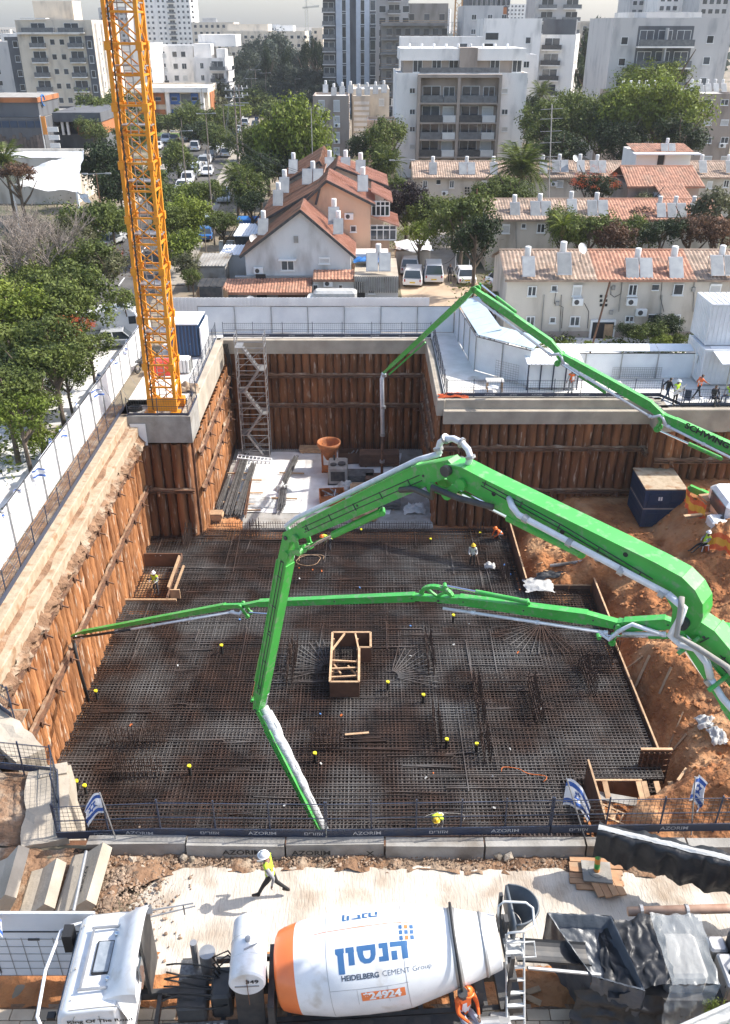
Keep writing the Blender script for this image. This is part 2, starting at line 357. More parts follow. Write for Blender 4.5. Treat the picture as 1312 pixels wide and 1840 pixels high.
MB().box(-15.6,-11.25,51.75,51.95,-0.348,0.0).box(-11.45,-11.25,51.95,54.6,-0.348,0).build('kerb',greyc,t,w=True)
MB().box(-15.2,-14.2,51.66,51.72,-2.0,-0.5).build('metal_plate',sheetw,t,w=True)
def rough_box(mb,x0,x1,y0,y1,z0,z1,s,amp=0.06,nx=8,ny=4,nz_=4):
 c=Vector(((x0+x1)/2,(y0+y1)/2,(z0+z1)/2))
 def dn(x,y,z):
  v=Vector((x,y,z));n=noise.noise_vector(v*1.7+Vector((s,s,s)))*amp;return v+n
 for fn,a,b in((lambda u,v:dn(x0+(x1-x0)*u,y0,z0+(z1-z0)*v),nx,nz_),(lambda u,v:dn(x1-(x1-x0)*u,y1,z0+(z1-z0)*v),nx,nz_),(lambda u,v:dn(x1,y0+(y1-y0)*u,z0+(z1-z0)*v),ny,nz_),(lambda u,v:dn(x0,y1-(y1-y0)*u,z0+(z1-z0)*v),ny,nz_),(lambda u,v:dn(x0+(x1-x0)*u,y0+(y1-y0)*v,z1),nx,ny)):
  mb.grid(fn,a,b)
 return mb
t=thing('corner_retaining_block','pale broken concrete beam end standing at left edge beside the piles','concrete block',(-12.6,22.8,0),radians(-42))
rough_box(MB(),-1.9,1.6,-0.5,0.55,-2.5,0.35,3,0.16).build('block',concrete,t,smooth=False)
t=thing('corner_retaining_block','pale concrete beam end inside the fence corner near the small flag','concrete block',(-10.0,19.7,0),radians(-75))
rough_box(MB(),-1.6,1.5,-0.85,0.5,-3.2,0.22,8,0.10).build('block',concrete,t)
MB().box(-1.7,-1.2,-0.5,0.4,-0.2,0.3).build('stub',concrete,t)
rough=MB();rough.grid(lambda u,v:(-15.9+5.6*u,18.2+6.5*v*(1-0.75*u),0.05+0.10*noise.noise(Vector((u*9,v*9,1)))+.07*noise.noise(Vector((u*21,v*21,1)))-(2.8*sstep(0.93,1.0,v)+1.5*sstep(.96,1,u))),50,50)
struct(rough.build('corner_embankment',browndirt,smooth=True))
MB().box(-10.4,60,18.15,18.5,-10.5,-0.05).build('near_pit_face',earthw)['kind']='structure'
kx=-8.6;ky=17.72;k=0
kt=thing('concrete_kerb','row of long grey concrete kerb blocks under the black site fence','concrete kerb',(2,17.7,0))
xs=-8.4
kseg=[]
while xs<16:
 L_=rnd.choice((2.9,3.0,3.05));y=18.05-0.10*sin((xs+8)*0.12)+rnd.uniform(-0.03,0.03)
 b=MB();dy=rnd.uniform(-0.05,0.05)
 b.prism([(-0.22,0),(0.22,0),(0.17,0.52),(-0.17,0.52)],(xs+0.03,y,0),(0.02,1,0),(0,0,1),(L_-0.06,dy,0))
 b.build('kerb_block',greyc,kt,w=True);kseg.append((xs,y,L_));xs+=L_
def road_edge_far(x):
 n=0.22*noise.noise(Vector((x*0.8,2,0)))+0.1*noise.noise(Vector((x*2.9,5,0)))
 return 17.5+n-0.035*max(0,x-2)-0.9*sstep(-5.2,-7.2,x)
def road_edge_near(x):return 14.0+0.3*noise.noise(Vector((x*0.7,9,0)))+.12*noise.noise(Vector((x*2.7,9,0)))+1.2*sstep(1.0,6.0,x)*0.3
roadm=mat('raked_concrete_apron',(0.56,0.515,0.45),(0.46,0.41,0.345),0.9,0.93,world=True,c3=(0.33,0.26,0.195),s3=0.75,r3=(0.50,0.70),detail=9)
N_=roadm.node_tree.nodes;L_=roadm.node_tree.links
geo=N_.new('ShaderNodeNewGeometry');mp=N_.new('ShaderNodeMapping');mp.inputs['Rotation'].default_value=(0,0,radians(18));mp.inputs['Scale'].default_value=(7,1.6,1)
wv=N_.new('ShaderNodeTexNoise');wv.inputs['Scale'].default_value=2.0;wv.inputs['Detail'].default_value=5;wv.inputs['Distortion'].default_value=0.6
L_.new(geo.outputs['Position'],mp.inputs[0]);L_.new(mp.outputs[0],wv.inputs['Vector'])
bp=N_.new('ShaderNodeBump');bp.inputs['Distance'].default_value=0.035;bp.inputs['Strength'].default_value=1.0;L_.new(wv.outputs['Fac'],bp.inputs['Height'])
L_.new(bp.outputs[0],N_['Principled BSDF'].inputs['Normal'])
def ground_near(x,y):
 """height of earth in front of the pit"""
 return 0.0
g=MB()
def apron(u,v):
 x=-7.6+30*u;a=road_edge_near(x);b=road_edge_far(x);sh=0.9*sstep(-7.4,-6.2,x)
 a+=(1-sstep(-7.6,-5.4,x))*0.6;b-=(1-sstep(-7.6,-6.2,x))*1.6
 y=a+(b-a)*v
 return(x+(0.5*noise.noise(Vector((y*1.3,4,0))) if u==0 else 0),y,0.075+0.035*noise.noise(Vector((x*.5,y*.5,0)))+0.004*sin(x*60+y*15+5*noise.noise(Vector((x*.6,y*.6,0))))*max(0,noise.noise(Vector((x*.4,y*.9,7)))+.3)-0.1*(sstep(0.04,0,v)+sstep(0.96,1,v)))
g.grid(apron,700,60);struct(g.build('concrete_apron',roadm,smooth=True))
def earth_far(u,v):
 x=-16+38*u;y=15.4+2.7*v
 if x>-7:y=road_edge_far(x)-0.25+(18.2-road_edge_far(x)+0.25)*v
 n=noise.noise(Vector((x*1.2,y*1.2,5)))*0.13+noise.noise(Vector((x*4,y*4,5)))*0.09
 pile=0.55*math.exp(-((x+7.0)**2/0.7+(y-16.0)**2/1.6))
 hole=0
 return(x,y,0.05+n+pile+hole)
g=MB();g.grid(earth_far,420,34);struct(g.build('rubble_strip',browndirt,smooth=True))
def earth_mid(u,v):
 x=-13+34*u;y=13.2+1.5*v
 n=noise.noise(Vector((x*1.6,y*1.6,15)))*0.12+noise.noise(Vector((x*5,y*5,5)))*0.05
 return(x,y,0.03+n)
struct(MB().grid(earth_mid,300,16).build('churned_earth_strip',dirt,smooth=True))
pav=thing('paver_pavement','sand coloured block paving under the mixer truck','pavement',(0,11,0));del pav['category'];del pav['label'];pav['kind']='structure'
paverm=mat('sand_paver',(0.50,0.40,0.29),(0.40,0.31,0.22),2,0.9,rand=0.18,world=True)
MB().box(-14,16,8.4,13.3,-0.05,0.018).build('bedding',browndirt,pav,w=True)
pm=MB().bevbox(-0.29,0.29,-0.14,0.14,0,0.05,0.012).mesh('paver',paverm)
cnt=0
for j in range(9):
 for i in range(9):
  x=-9.9+i*0.6+(j%2)*0.3;y=10.6+j*0.3
  addmesh('paver',pm,pav,(x,y-11,0.02),(0,0,rnd.uniform(-.02,.02)));cnt+=1
for j in range(9):
 for i in range(8):
  x=2.6+i*0.6+(j%2)*0.3;y=10.6+j*0.3
  addmesh('paver',pm,pav,(x,y-11,0.02),(0,0,rnd.uniform(-.02,.02)))
def stone_mesh(k):
 bm=bmesh.new();bmesh.ops.create_icosphere(bm,subdivisions=1,radius=1)
 for v in bm.verts:v.co=v.co*(1+0.5*noise.noise(v.co*1.3+Vector((k*7,0,0))))
 me=bpy.data.meshes.new('stone');bm.to_mesh(me);bm.free();me.materials.append(rock);return me
SM=[stone_mesh(k) for k in range(6)]
def stones_stuff(name,pts,m):
 q=MB()
 for(x,y,z,s) in pts:
  me=SM[rnd.randrange(6)];R=Matrix.Rotation(rnd.uniform(0,6),3,'Z')@Matrix.Diagonal((s,s*rnd.uniform(.6,1),s*rnd.uniform(.4,.8)))
  q.add([tuple(R@v.co+Vector((x,y,z))) for v in me.vertices],[tuple(p.vertices) for p in me.polygons])
 o=q.build(name,m);o['kind']='stuff';return o
pts=[]
for i in range(2600):
 x=rnd.uniform(-8.4,15);y=rnd.uniform(road_edge_far(x)-.1,17.95)
 pts.append((x,y,0.1,abs(rnd.gauss(0,0.022))+0.01))
for i in range(1500):
 a=rnd.gauss(0,1);b=rnd.gauss(0,1);x=-7.1+a*.7;y=15.9+b*0.85
 pts.append((x,y,0.1+0.5*math.exp(-((x+7.0)**2/0.7+(y-16.0)**2/1.6)),abs(rnd.gauss(0,0.03))+0.012))
stones_stuff('rubble',pts,mat('grey_rubble',(0.32,0.235,0.17),(0.20,0.135,0.09),2,0.95,world=True,island=0.5))['label']='loose broken stone and mortar lumps beside the kerb'
pts=[]
for i in range(3500):
 x=rnd.uniform(10.5,27);y=rnd.uniform(24,52)
 if x<14.8 and y<45.3:continue
 pts.append((x,y,pit_h(x,y)+0.03,abs(rnd.gauss(0,0.07))+0.025))
stones_stuff('earth_clods',pts,dirt)['label']='loose orange earth clods on the excavated slope'
BR=[(905,1530,.26),(895,1538,.17),(940,1533,.2),(912,1540,.2),(745,1530,.14),(330,1542,.15),(345,1545,.12),(960,1528,.12),(860,1535,.12),(240,1548,.18),(255,1560,.12),(1010,1535,.13)]
for i,(px,py,s) in enumerate(BR):
 c=PZ(px,py,0.12)
 o=addmesh('boulder',SM[i%6],None,c,(rnd.uniform(0,3),rnd.uniform(0,3),rnd.uniform(0,3)),(s,s,s*.8))
 near='by the right end of the kerb' if px>800 else('below the stencilled kerb in the middle' if px>500 else 'by the left end of the kerb')
 tag(o,'%s pale stone lump lying %s, %s from the left'%('large' if s>.16 else 'small',near,ORD[i]),'stone','stone lumps along the kerb')
rebarm=mat('rebar_mat_steel',(0.024,0.016,0.013),(0.062,0.033,0.022),0.9,0.6,metal=0.15,world=True,c3=(0.145,0.14,0.135),s3=0.3,r3=(0.46,0.70),detail=9)
rebard=mat('lower_rebar_steel',(0.05,0.036,0.032),(0.09,0.055,0.04),0.6,0.7,world=True)
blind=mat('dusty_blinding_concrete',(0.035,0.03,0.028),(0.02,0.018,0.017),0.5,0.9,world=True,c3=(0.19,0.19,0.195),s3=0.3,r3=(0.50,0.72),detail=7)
def bars_x(mb,x0,x1,y0,y1,z,sp,wd,jit=0.03,brk=True):
 n=int((y1-y0)/sp)
 for i in range(n+1):
  y=y0+i*sp+rnd.uniform(-jit,jit);x=x0
  while x<x1-.2:
   e=min(x1,x+rnd.uniform(5,12)) if brk else x1
   dy=rnd.uniform(-jit,jit);mb.bar((x,y,z+rnd.uniform(-.015,.015)),(e,y+dy,z+rnd.uniform(-.015,.015)),wd*rnd.uniform(.8,1.3));x=e-rnd.uniform(0,.6) if e<x1 else x1
def bars_y(mb,x0,x1,y0,y1,z,sp,wd,jit=0.03):
 n=int((x1-x0)/sp)
 for i in range(n+1):
  x=x0+i*sp+rnd.uniform(-jit,jit);y=y0
  while y<y1-.2:
   e=min(y1,y+rnd.uniform(5,12));dx=rnd.uniform(-jit,jit)
   mb.bar((x,y,z+rnd.uniform(-.015,.015)),(x+dx,e,z+rnd.uniform(-.015,.015)),wd*rnd.uniform(.8,1.3));y=e-rnd.uniform(0,.6) if e<y1 else y1
TOPZ=-8.95
REG=[(-14.8,9.9,18.6,44.0),(-12.2,9.9,44.0,49.2),(-14.8,9.9,49.2,52.9),(9.9,14.1,29.6,45.2)]
mt=thing('rebar_mat','huge dark rebar grid of the foundation raft covering the pit floor','rebar mat',(0,36,-9))
HX0,HX1,HY0,HY1=-1.75,0.55,31.7,37.2
def build_grid(name,z,sp,wd,m,holes=True):
 q=MB()
 for(x0,x1,y0,y1) in REG:
  bars_x(q,x0,x1,y0,y1,z,sp,wd);bars_y(q,x0,x1,y0,y1,z-wd*1.1,sp,wd)
 o=q.build(name,m,mt,w=True);o['kind']='stuff';return o
build_grid('top_bar_layer',TOPZ,0.19,0.034,rebarm)
build_grid('second_bar_layer',TOPZ-0.13,0.21,0.036,rebarm)
build_grid('lower_bar_layer',TOPZ-0.9,0.21,0.04,rebard)
q=MB()
for i in range(90):
 x=rnd.uniform(-14,9.5);y=rnd.uniform(27,52);L0=rnd.uniform(.8,5)
 if rnd.random()<.6:q.bar((x,y,TOPZ+.05),(min(9.8,x+L0),y+rnd.uniform(-.15,.15),TOPZ+.06),.05)
 else:q.bar((x,y,TOPZ+.05),(x+rnd.uniform(-.15,.15),min(52.8,y+L0),TOPZ+.06),.05)
def fan(cx,cy,n,a0,a1,L0):
 for i in range(n):
  a=radians(a0+(a1-a0)*i/(n-1)+rnd.uniform(-2,2));q.bar((cx+cos(a)*.4,cy+sin(a)*.4,TOPZ+.08),(cx+cos(a)*L0,cy+sin(a)*L0,TOPZ+.1),.04)
fan(-2.0,37.4,12,100,200,2.6);fan(1.4,36.8,12,-20,80,2.6);fan(10.4,41.6,14,190,300,3.0)
o=q.build('loose_bars',rebarm,mt,w=True);o['kind']='stuff'
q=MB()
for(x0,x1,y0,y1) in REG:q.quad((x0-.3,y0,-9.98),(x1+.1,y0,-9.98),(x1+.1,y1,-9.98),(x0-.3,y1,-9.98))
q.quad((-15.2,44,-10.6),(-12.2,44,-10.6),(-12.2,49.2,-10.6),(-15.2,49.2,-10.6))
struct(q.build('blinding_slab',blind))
q=MB();
for i in range(26):q.bar((-14.9,44.2+i*.2,-9.7),(-12.3,44.2+i*.2,-9.7),.035)
for i in range(14):q.bar((-14.9+i*.2,44.1,-9.74),(-14.9+i*.2,49.1,-9.74),.035)
o=q.build('sump_bar_grid',rebarm,mt,w=True);o['kind']='stuff'
t=thing('sump_formwork','dark plywood formwork round the sump where a worker stands at left','formwork',(-13.5,46.5,-9))
MB().box(-14.9,-12.2,49.12,49.2,-10.5,-8.75).build('panel',ply,t,w=True)
MB().box(-12.25,-12.17,44.0,49.1,-10.5,-8.75).build('panel',ply,t,w=True)
MB().box(-15.0,-11.6,43.9,44.0,-9.3,-8.8).build('panel',timber,t,w=True)
MB().box(-12.0,-11.4,44.2,44.3,-9,-8.3).bar((-11.9,44.4,-8.8),(-11.6,46.8,-8.2),.12).bar((-12.3,45,-8.7),(-12.0,47.6,-8.0),.1,.25).build('brace',timber,t,w=True)
def starters(px,py,n,dirn,label):
 c=PZ(px,py,TOPZ);q=MB()
 for k in range(n):
  for s in(0,1):
   x=c.x+(k*.2 if dirn=='x' else s*.3);y=c.y+(k*.2 if dirn=='y' else s*.3)
   q.bar((x,y,TOPZ-.3),(x+rnd.uniform(-.04,.04),y+rnd.uniform(-.04,.04),TOPZ+rnd.uniform(.9,1.25)),.035)
 for z in(.3,.7):q.bar((c.x,c.y,TOPZ+z),(c.x+(n*.2 if dirn=='x' else 0),c.y+(n*.2 if dirn=='y' else 0),TOPZ+z),.03)
 o=q.build('starter_bars',rebard);o.data.transform(Matrix.Translation(-c));o.location=c
 tag(o,label,'starter bars','starter bars rising from the rebar mat')
ST=[(770,1215,18,'y','right of the central formwork'),(860,1300,16,'y','left of the two right-hand yellow caps'),(782,1340,12,'y','beside the lower pair of yellow caps'),(870,1372,10,'y','just right of the lowest right yellow cap'),(965,1300,16,'y','in the right part of the mat'),(1060,1250,14,'y','near the right edge of the mat'),(515,1235,14,'y','left of the central formwork'),(522,1200,10,'y','nearest to the green boom joint'),(560,1345,8,'x','beside the cap nearest the plastic-wrapped boom tip'),(200,1340,14,'x','in the lower left part of the mat'),(205,1395,12,'x','left of the lone yellow cap'),(330,985,8,'y','right of the sump at upper left'),(1100,1180,12,'y','by the right formwork step'),(335,965,4,'x','at the far left edge by the earth mound'),(450,960,4,'x','at the far edge left of the boom elbow'),(858,965,3,'x','at the far edge behind the standing worker'),(1040,1205,10,'x','below the fan of bars at right'),(905,1045,8,'y','right of the standing worker')]
for s in ST:starters(*s[:4],'thin dark upright bars '+s[4])
capm=mat('yellow_plastic_cap',(0.75,0.68,0.03),None,rough=0.5)
def cap_pipe(px,py,label,h=0.75,r=.09):
 c=PZ(px,py,TOPZ+h);t=thing('capped_pipe',label,'capped pipe',(c.x,c.y,TOPZ-.1),0,'yellow capped pipes')
 MB().tube([(0,0,0),(0,0,h+.05)],r,10).build('pipe',black,t);MB().tube([(0,0,h+.05),(0,0,h+.13)],r*1.25,12).build('cap',capm,t)
CP=[(398,1159,'yellow capped pipe between hose end and green boom at left'),(172,1241,'yellow capped pipe beside the hanging hose end'),(137,1403,'left one of two close yellow capped pipes'),(152,1411,'right one of two close yellow capped pipes'),(340,1376,'lone yellow capped pipe in the lower left mat'),(566,1353,'yellow capped pipe right of plastic wrapped boom'),(697,1225,'yellow capped pipe just right of central formwork'),(761,1248,'yellow capped pipe left of the long starter rows'),(803,1328,'left one of the lower right pair of yellow caps'),(857,1336,'right one of the lower right pair of yellow caps'),(649,951,'small yellow capped pipe at far edge below the slab'),(774,968,'small yellow capped pipe at far edge behind standing worker'),(815,1105,'short yellow capped pipe under the thin boom bend'),(863,957,'small yellow capped pipe near the far right corner')]
for c in CP:cap_pipe(*c,h=0.55 if c[1]>1000 else .3,r=.075 if c[1]>1000 else .06)
t=thing('formwork_box','open wooden formwork box braced with timbers in centre of the rebar','formwork box',(-0.7,34.4,-8.9))
ZT=-8.0
a=PZ(593,1226,ZT);b=PZ(645,1226,ZT);c_=PZ(594,1137,ZT);d_=PZ(666,1137,ZT);e_=PZ(666,1164,ZT)
x0,x1,x2=a.x,b.x,d_.x;y0,y1,y2=a.y,e_.y,c_.y
pan=[]
def panel(p,q):
 mb=MB().bar((p[0],p[1],(ZT-9.9)/2),(q[0],q[1],(ZT-9.9)/2),.06,ZT+9.9);mb.build('panel',ply,t,w=True)
 MB().bar((p[0],p[1],ZT+.03),(q[0],q[1],ZT+.03),.12,.06).build('top_rail',timber,t,w=True)
for p,q in(((x0,y0),(x1,y0)),((x1,y0),(x1,y1)),((x1,y1),(x2,y1)),((x2,y1),(x2,y2)),((x2,y2),(x0,y2)),((x0,y2),(x0,y0))):panel(p,q)
for(u0,v0,u1,v1,dz) in((.0,.12,1,.15,-.1),(0,.3,1,.32,-.15),(0,.45,1,.42,-.1),(0,.03,1,.08,-.5),(0,.62,.45,.98,0),(.85,.98,1.0,.6,0),(0,.5,.35,.25,-.3),(.95,.2,.6,.4,-.3)):
 MB().bar((x0+(x1-x0)*u0,y0+(y2-y0)*v0,ZT+dz),(x0+(x1-x0)*u1,y0+(y2-y0)*v1,ZT+dz),.09,.09).build('brace',timber,t,w=True)
for i in range(4):
 y=y0+(y2-y0)*(.2+.22*i)
 MB().box(x1-.14,x1-.04,y,y+.08,-9.8,ZT).build('stud',timber,t,w=True)
 MB().box(x0+.04,x0+.14,y,y+.08,-9.8,ZT).build('stud',timber,t,w=True)
def board_wall(label,p,q,z0,z1,m=ply,n=None):
 p=Vector(p);q=Vector(q);L0=(q-p).length;n=n or max(1,int(L0/1.25))
 t=thing('formwork_wall',label,'formwork panels',(p.x,p.y,z0),0,'formwork round the rebar mat')
 for i in range(n):
  a=p.lerp(q,i/n);b=p.lerp(q,(i+1)/n-.006);dz=rnd.uniform(-.05,.05)
  MB().bar((a.x,a.y,(z0+z1)/2+dz),(b.x,b.y,(z0+z1)/2+dz),.05,z1-z0).build('panel',m,t,w=True)
 MB().bar((p.x,p.y,z1+.07),(q.x,q.y,z1+.07),.09,.05).build('top_rail',timber,t,w=True)
board_wall('long dark formwork panels along the upper right edge of the mat',(10.1,53.0),(10.1,45.4),-9.9,-8.3)
board_wall('low formwork panels between two steps of the mat edge',(10.1,45.3),(14.2,45.3),-9.9,-8.75)
board_wall('tilted formwork panels beside the fan of bars',(14.3,45.3),(14.25,40.2),-9.9,-8.2)
board_wall('thin edge formwork along the lower right side of the mat',(14.3,40.2),(14.3,31.2),-9.9,-8.85)
t=thing('formwork_shutter','tall brown ribbed formwork shutter at the lower right mat corner','formwork shutter',(13.5,30.2,-9))
a=PZ(1152,1345,-7.9);b=PZ(1207,1345,-7.9)
MB().box(a.x,b.x,a.y-.05,a.y,-10.0,-7.95).build('panel',ply,t,w=True)
MB().box(a.x-.02,b.x+.02,a.y-.12,a.y+.02,-7.948,-7.86).build('top_rail',timber,t,w=True)
for i in range(5):
 z=-9.7+i*.38;MB().box(a.x,b.x,a.y-.14,a.y-.06,z,z+.07).build('rib',rust,t,w=True)
for i in range(6):
 x=a.x+.08+(b.x-a.x-.2)*i/5;MB().box(x,x+.06,a.y-.2,a.y-.142,-10,-8.0).build('rib',ply,t,w=True)
board_wall('formwork panels closing the lower right notch of the mat',(10.4,29.4),(13.0,29.4),-10.1,-9.0)
board_wall('tall narrow formwork panels behind the right flag',(10.35,29.5),(10.35,26.0),-9.9,-7.8)
for i,px in enumerate((1145,1155,1177,1202,1085)):
 a=PZ(px,1412,-9.2)
 o=MB().bar((a.x,a.y,-8.9),(a.x+.15,a.y-1.5,-9.75),.25,.05).build('leaning_plank',timber)
 tag(o,'%s plank leaning on the low formwork by the right flag'%ORD[i],'plank','planks propping the formwork')
o=MB().bar(PZ(1066,1428,-9.3),PZ(1145,1442,-9.3),.5,.06).build('grey_board',greyc);tag(o,'long grey board lying before the low formwork','board')
t=thing('wooden_ladder','pale wooden ladder lying among scraps behind the fence at right','ladder',PZ(1100,1460,-9.2))
a=PZ(1070,1440,-9);b=PZ(1150,1475,-9);dd=(b-a).normalized();nn=Vector((-dd.y,dd.x,0))*.3
MB().bar(a,b,.08).build('rail',timber,t,w=True);MB().bar(a-nn*2,b-nn*2,.08).build('rail',timber,t,w=True)
for i in range(7):p=a.lerp(b,(i+.5)/7);MB().bar(p,p-nn*2,.06).build('rung',timber,t,w=True)
SCR=[((925,975),(985,1020),.12,'long pale plank on orange earth above the mat corner'),((935,990),(975,1008),.1,'short pale plank beside a longer one on orange earth'),((1120,1172),(1155,1178),.12,'short pale plank right of the tilted formwork'),((1143,1208),(1165,1190),.14,'brown plank stuck in the earth below the big boom elbow'),((1185,1245),(1200,1228),.12,'dark plank half buried in the earth slope'),((1203,1330),(1232,1325),.1,'thin timber strip near the white sacks'),((1215,1415),(1232,1387),.12,'tilted batten right of the brown shutter'),((1205,1320),(1225,1290),.06,'thin grey rod lying on the slope beside white sacks'),((1000,1015),(1100,1030),.0,'')]
for a_,b_,wd,lb in SCR[:8]:
 a=PZ(*a_,-8.4);b=PZ(*b_,-8.4);a.z=pit_h(a.x,a.y)+.12;b.z=pit_h(b.x,b.y)+.16
 tag(MB().bar(a,b,wd,.05).build('plank',timber),lb,'plank','loose planks on the earth')
a=PZ(990,1012,-8.3);b=PZ(1108,1031,-8.0);a.z=pit_h(a.x,a.y)+.2;b.z=pit_h(b.x,b.y)+.25
tag(MB().tube([a,a.lerp(b,.5)+Vector((0,0,.1)),b],.11,8).build('grey_pipe',greyc),'long grey pipe lying on the orange earth under the big boom','pipe')
def crumple(mb,c,rx,ry,h,seed,n=16,mi=0):
 def fn(u,v):
  x=(u-.5)*2;y=(v-.5)*2;k=max(0,1-(x*x+y*y)*.55)
  nn=noise.noise(Vector((x*2.1,y*2.1,seed)));n2=noise.noise(Vector((x*5,y*5,seed+4)))
  return(c[0]+x*rx*(1+.25*nn),c[1]+y*ry*(1+.25*n2),c[2]+h*k*(1+.9*nn+.4*n2)-.02)
 mb.grid(fn,n,n,mi);return mb
def sack(name,px,py,z,rx,ry,h,m,label,cat,seed,grp=None):
 c=PZ(px,py,z)
 o=crumple(MB(),(0,0,0),rx,ry,h,seed).build(name,m,smooth=True);o.location=c;tag(o,label,cat,grp);return o
zz=pit_h(16,32)
def onearth(px,py,z0=-8.0):
 z=z0
 for _ in range(12):p=PZ(px,py,z);z=pit_h(p.x,p.y)
 return z
sack('white_sack',1268,1300,onearth(1268,1300),.45,.4,.35,whiteplastic,'upper white crumpled sack on the slope at right','sack',2,'white sacks on the slope')
sack('white_sack',1290,1325,onearth(1290,1325),.4,.55,.35,whiteplastic,'lower white crumpled sack on the slope at right','sack',5,'white sacks on the slope')
sack('white_sheet',968,1052,-8.5,.9,.7,.25,whiteplastic,'crumpled white sheet at the mat corner under the thin boom','plastic sheet',12)
sack('dark_tarp',995,1035,-8.3,1.1,.35,.3,blackplastic,'rolled dark tarp beside the white sheet at the mat corner','tarpaulin',14)
sack('white_bag',880,1018,TOPZ,.35,.3,.25,whiteplastic,'small white bag on rebar right of the standing worker','bag',15)
for m_,n_,nm_ in((whiteplastic,14,'white'),(mat('orange_litter',(.55,.14,.03),None),7,'orange'),(mat('blue_litter',(.05,.16,.4),None),7,'blue')):
 q=MB()
 for i in range(n_):
  x=rnd.uniform(-14,9.5);y=rnd.uniform(27,52);a=rnd.uniform(0,3.1);l_=rnd.uniform(.05,.16);q.bar((x,y,TOPZ+.05),(x+cos(a)*l_,y+sin(a)*l_,TOPZ+.06+rnd.uniform(0,.05)),rnd.uniform(.04,.1),.03)
 tag(q.build('litter',m_),'small %s scraps scattered over the rebar mat'%nm_,None,None,'stuff')
def hose_on(px,py,r0,n_,label,m_,turns=1.6):
 c=PZ(px,py,TOPZ+.1);pts=[c+Vector((cos(i*turns*2*pi/n_)*r0*(1+.25*sin(i*.7)),sin(i*turns*2*pi/n_)*r0*.7*(1+.2*cos(i*.5)),.03*sin(i))) for i in range(n_)]
 tag(MB().tube(pts,.018,5).build('hose',m_,smooth=True),label,'hose','hoses on the rebar mat')
hose_on(556,1005,.9,26,'pale looped hose near the boom elbow on the far rebar',timber);hose_on(1120-190,1405,1.2,16,'orange cable curve on the lower right rebar',mat('orange_litter',(.55,.14,.03)),.4);hose_on(800,1475,.8,12,'short grey hose beside the bending worker in yellow helmet',greyc,.5)
for i,(px,py,l_,a) in enumerate(((620,1320,1.2,.1),)):
 c=PZ(px,py,TOPZ+.1);tag(MB().bar(c,c+Vector((cos(a)*l_,sin(a)*l_,.02)),.12,.04).build('plank',timber),('pale plank on rebar below the central formwork','long thin plank on the far rebar near the boom elbow','thin plank on rebar at left under the low boom','plank on rebar in the right part of the mat')[i],'plank')

# ================= LOWER SLAB AND ITS LOAD =================
g=MB();SZ=-9.55
g.box(-11.2,4.9,53.6,67.2,-10.2,SZ);struct(g.build('lower_slab',greyc))
membm=mat('white_membrane',(0.74,0.74,0.73),(0.62,0.61,0.59),0.9,0.7,world=True,c3=(0.42,0.36,0.30),s3=0.35,r3=(0.58,0.76),bump=0.04,bscale=3)
g=MB()
p=[PZ(402,920,SZ),PZ(700,925,SZ),PZ(722,815,SZ),PZ(428,812,SZ)]
g.grid(lambda u,v:tuple((p[0].lerp(p[1],u)).lerp(p[3].lerp(p[2],u),v)+Vector((0.12*noise.noise(Vector((v*9,u*3,0))),.12*noise.noise(Vector((u*9,v*3,5))),0.035+0.03*noise.noise(Vector((u*20,v*20,2)))))),60,50)
tag(g.build('white_membrane',membm,smooth=True),'bright white sheeting covering the lower slab at the back of the pit','sheeting')
q=MB()
x=-11
while x<4.8:
 q.bar((x,53.9,SZ-.1),(x+rnd.uniform(-.05,.05),53.85,SZ+.55),.03);q.bar((x,67.0,SZ),(x,67.05,SZ+.7),.03)
 if rnd.random()<.8:q.bar((x,53.3,SZ-.3),(x+.05,53.35,SZ+.2),.03)
 x+=.17
y=54
while y<67:q.bar((-11.0,y,SZ),(-11.05,y,SZ+.6),.03);y+=.17
for z in(.15,.35):q.bar((-11,53.9,SZ+z),(4.8,53.9,SZ+z),.025)
o=q.build('slab_edge_bars',rebard);tag(o,'thin upright bars fringing the lower white slab',None,None,'stuff')
def bundle(px0,py0,px1,py1,n,wd,label,bend=0.0,m=steel):
 a=PZ(px0,py0,SZ+.2);b=PZ(px1,py1,SZ+.2);d=(b-a);s=Vector((-d.y,d.x,0)).normalized()
 t=thing('bar_bundle',label,'steel bars',a,0,'bundles of steel bars on the slab');q=MB()
 for i in range(n):
  k=rnd.uniform(-wd,wd);h=rnd.uniform(0,.25);e=rnd.uniform(-.5,.5)
  q.tube([a+s*k+Vector((0,0,h))-d.normalized()*e,a.lerp(b,.5)+s*(k*.8+bend)+Vector((0,0,h)),b+s*(k*.7)+Vector((0,0,h))+d.normalized()*e],.03,4)
 q.build('bars',m,t,w=True)['kind']='stuff'
 for f in(.2,.7):c=a.lerp(b,f);MB().bar(c-s*1.0,c+s*1.0,.1,.1).build('bearer',timber,t,w=True)
barm=mat('grey_new_rebar',(0.17,0.165,0.16),(0.10,0.095,0.09),3,0.55,metal=0.3)
bundle(408,925,440,822,60,.42,'widest bundle of grey bars lying on the left of the slab',m=barm)
bundle(428,925,455,838,45,.28,'second bundle of grey bars crossing the widest one',m=barm)
bundle(505,915,532,825,36,.28,'bowed bundle of grey bars in the middle of the slab',.35,m=barm)
bundle(393,915,412,860,14,.2,'thin bundle of bars at the left slab edge',m=barm)
bundle(442,930,452,868,12,.15,'short rusty bars right of the grey bundles',m=rust)
c=PZ(592,845,SZ);t=thing('concrete_bucket','orange rusty funnel shaped concrete bucket on legs','concrete bucket',c)
orr=mat('rusty_orange_paint',(0.45,0.16,0.05),(0.28,0.10,0.04),3,0.7)
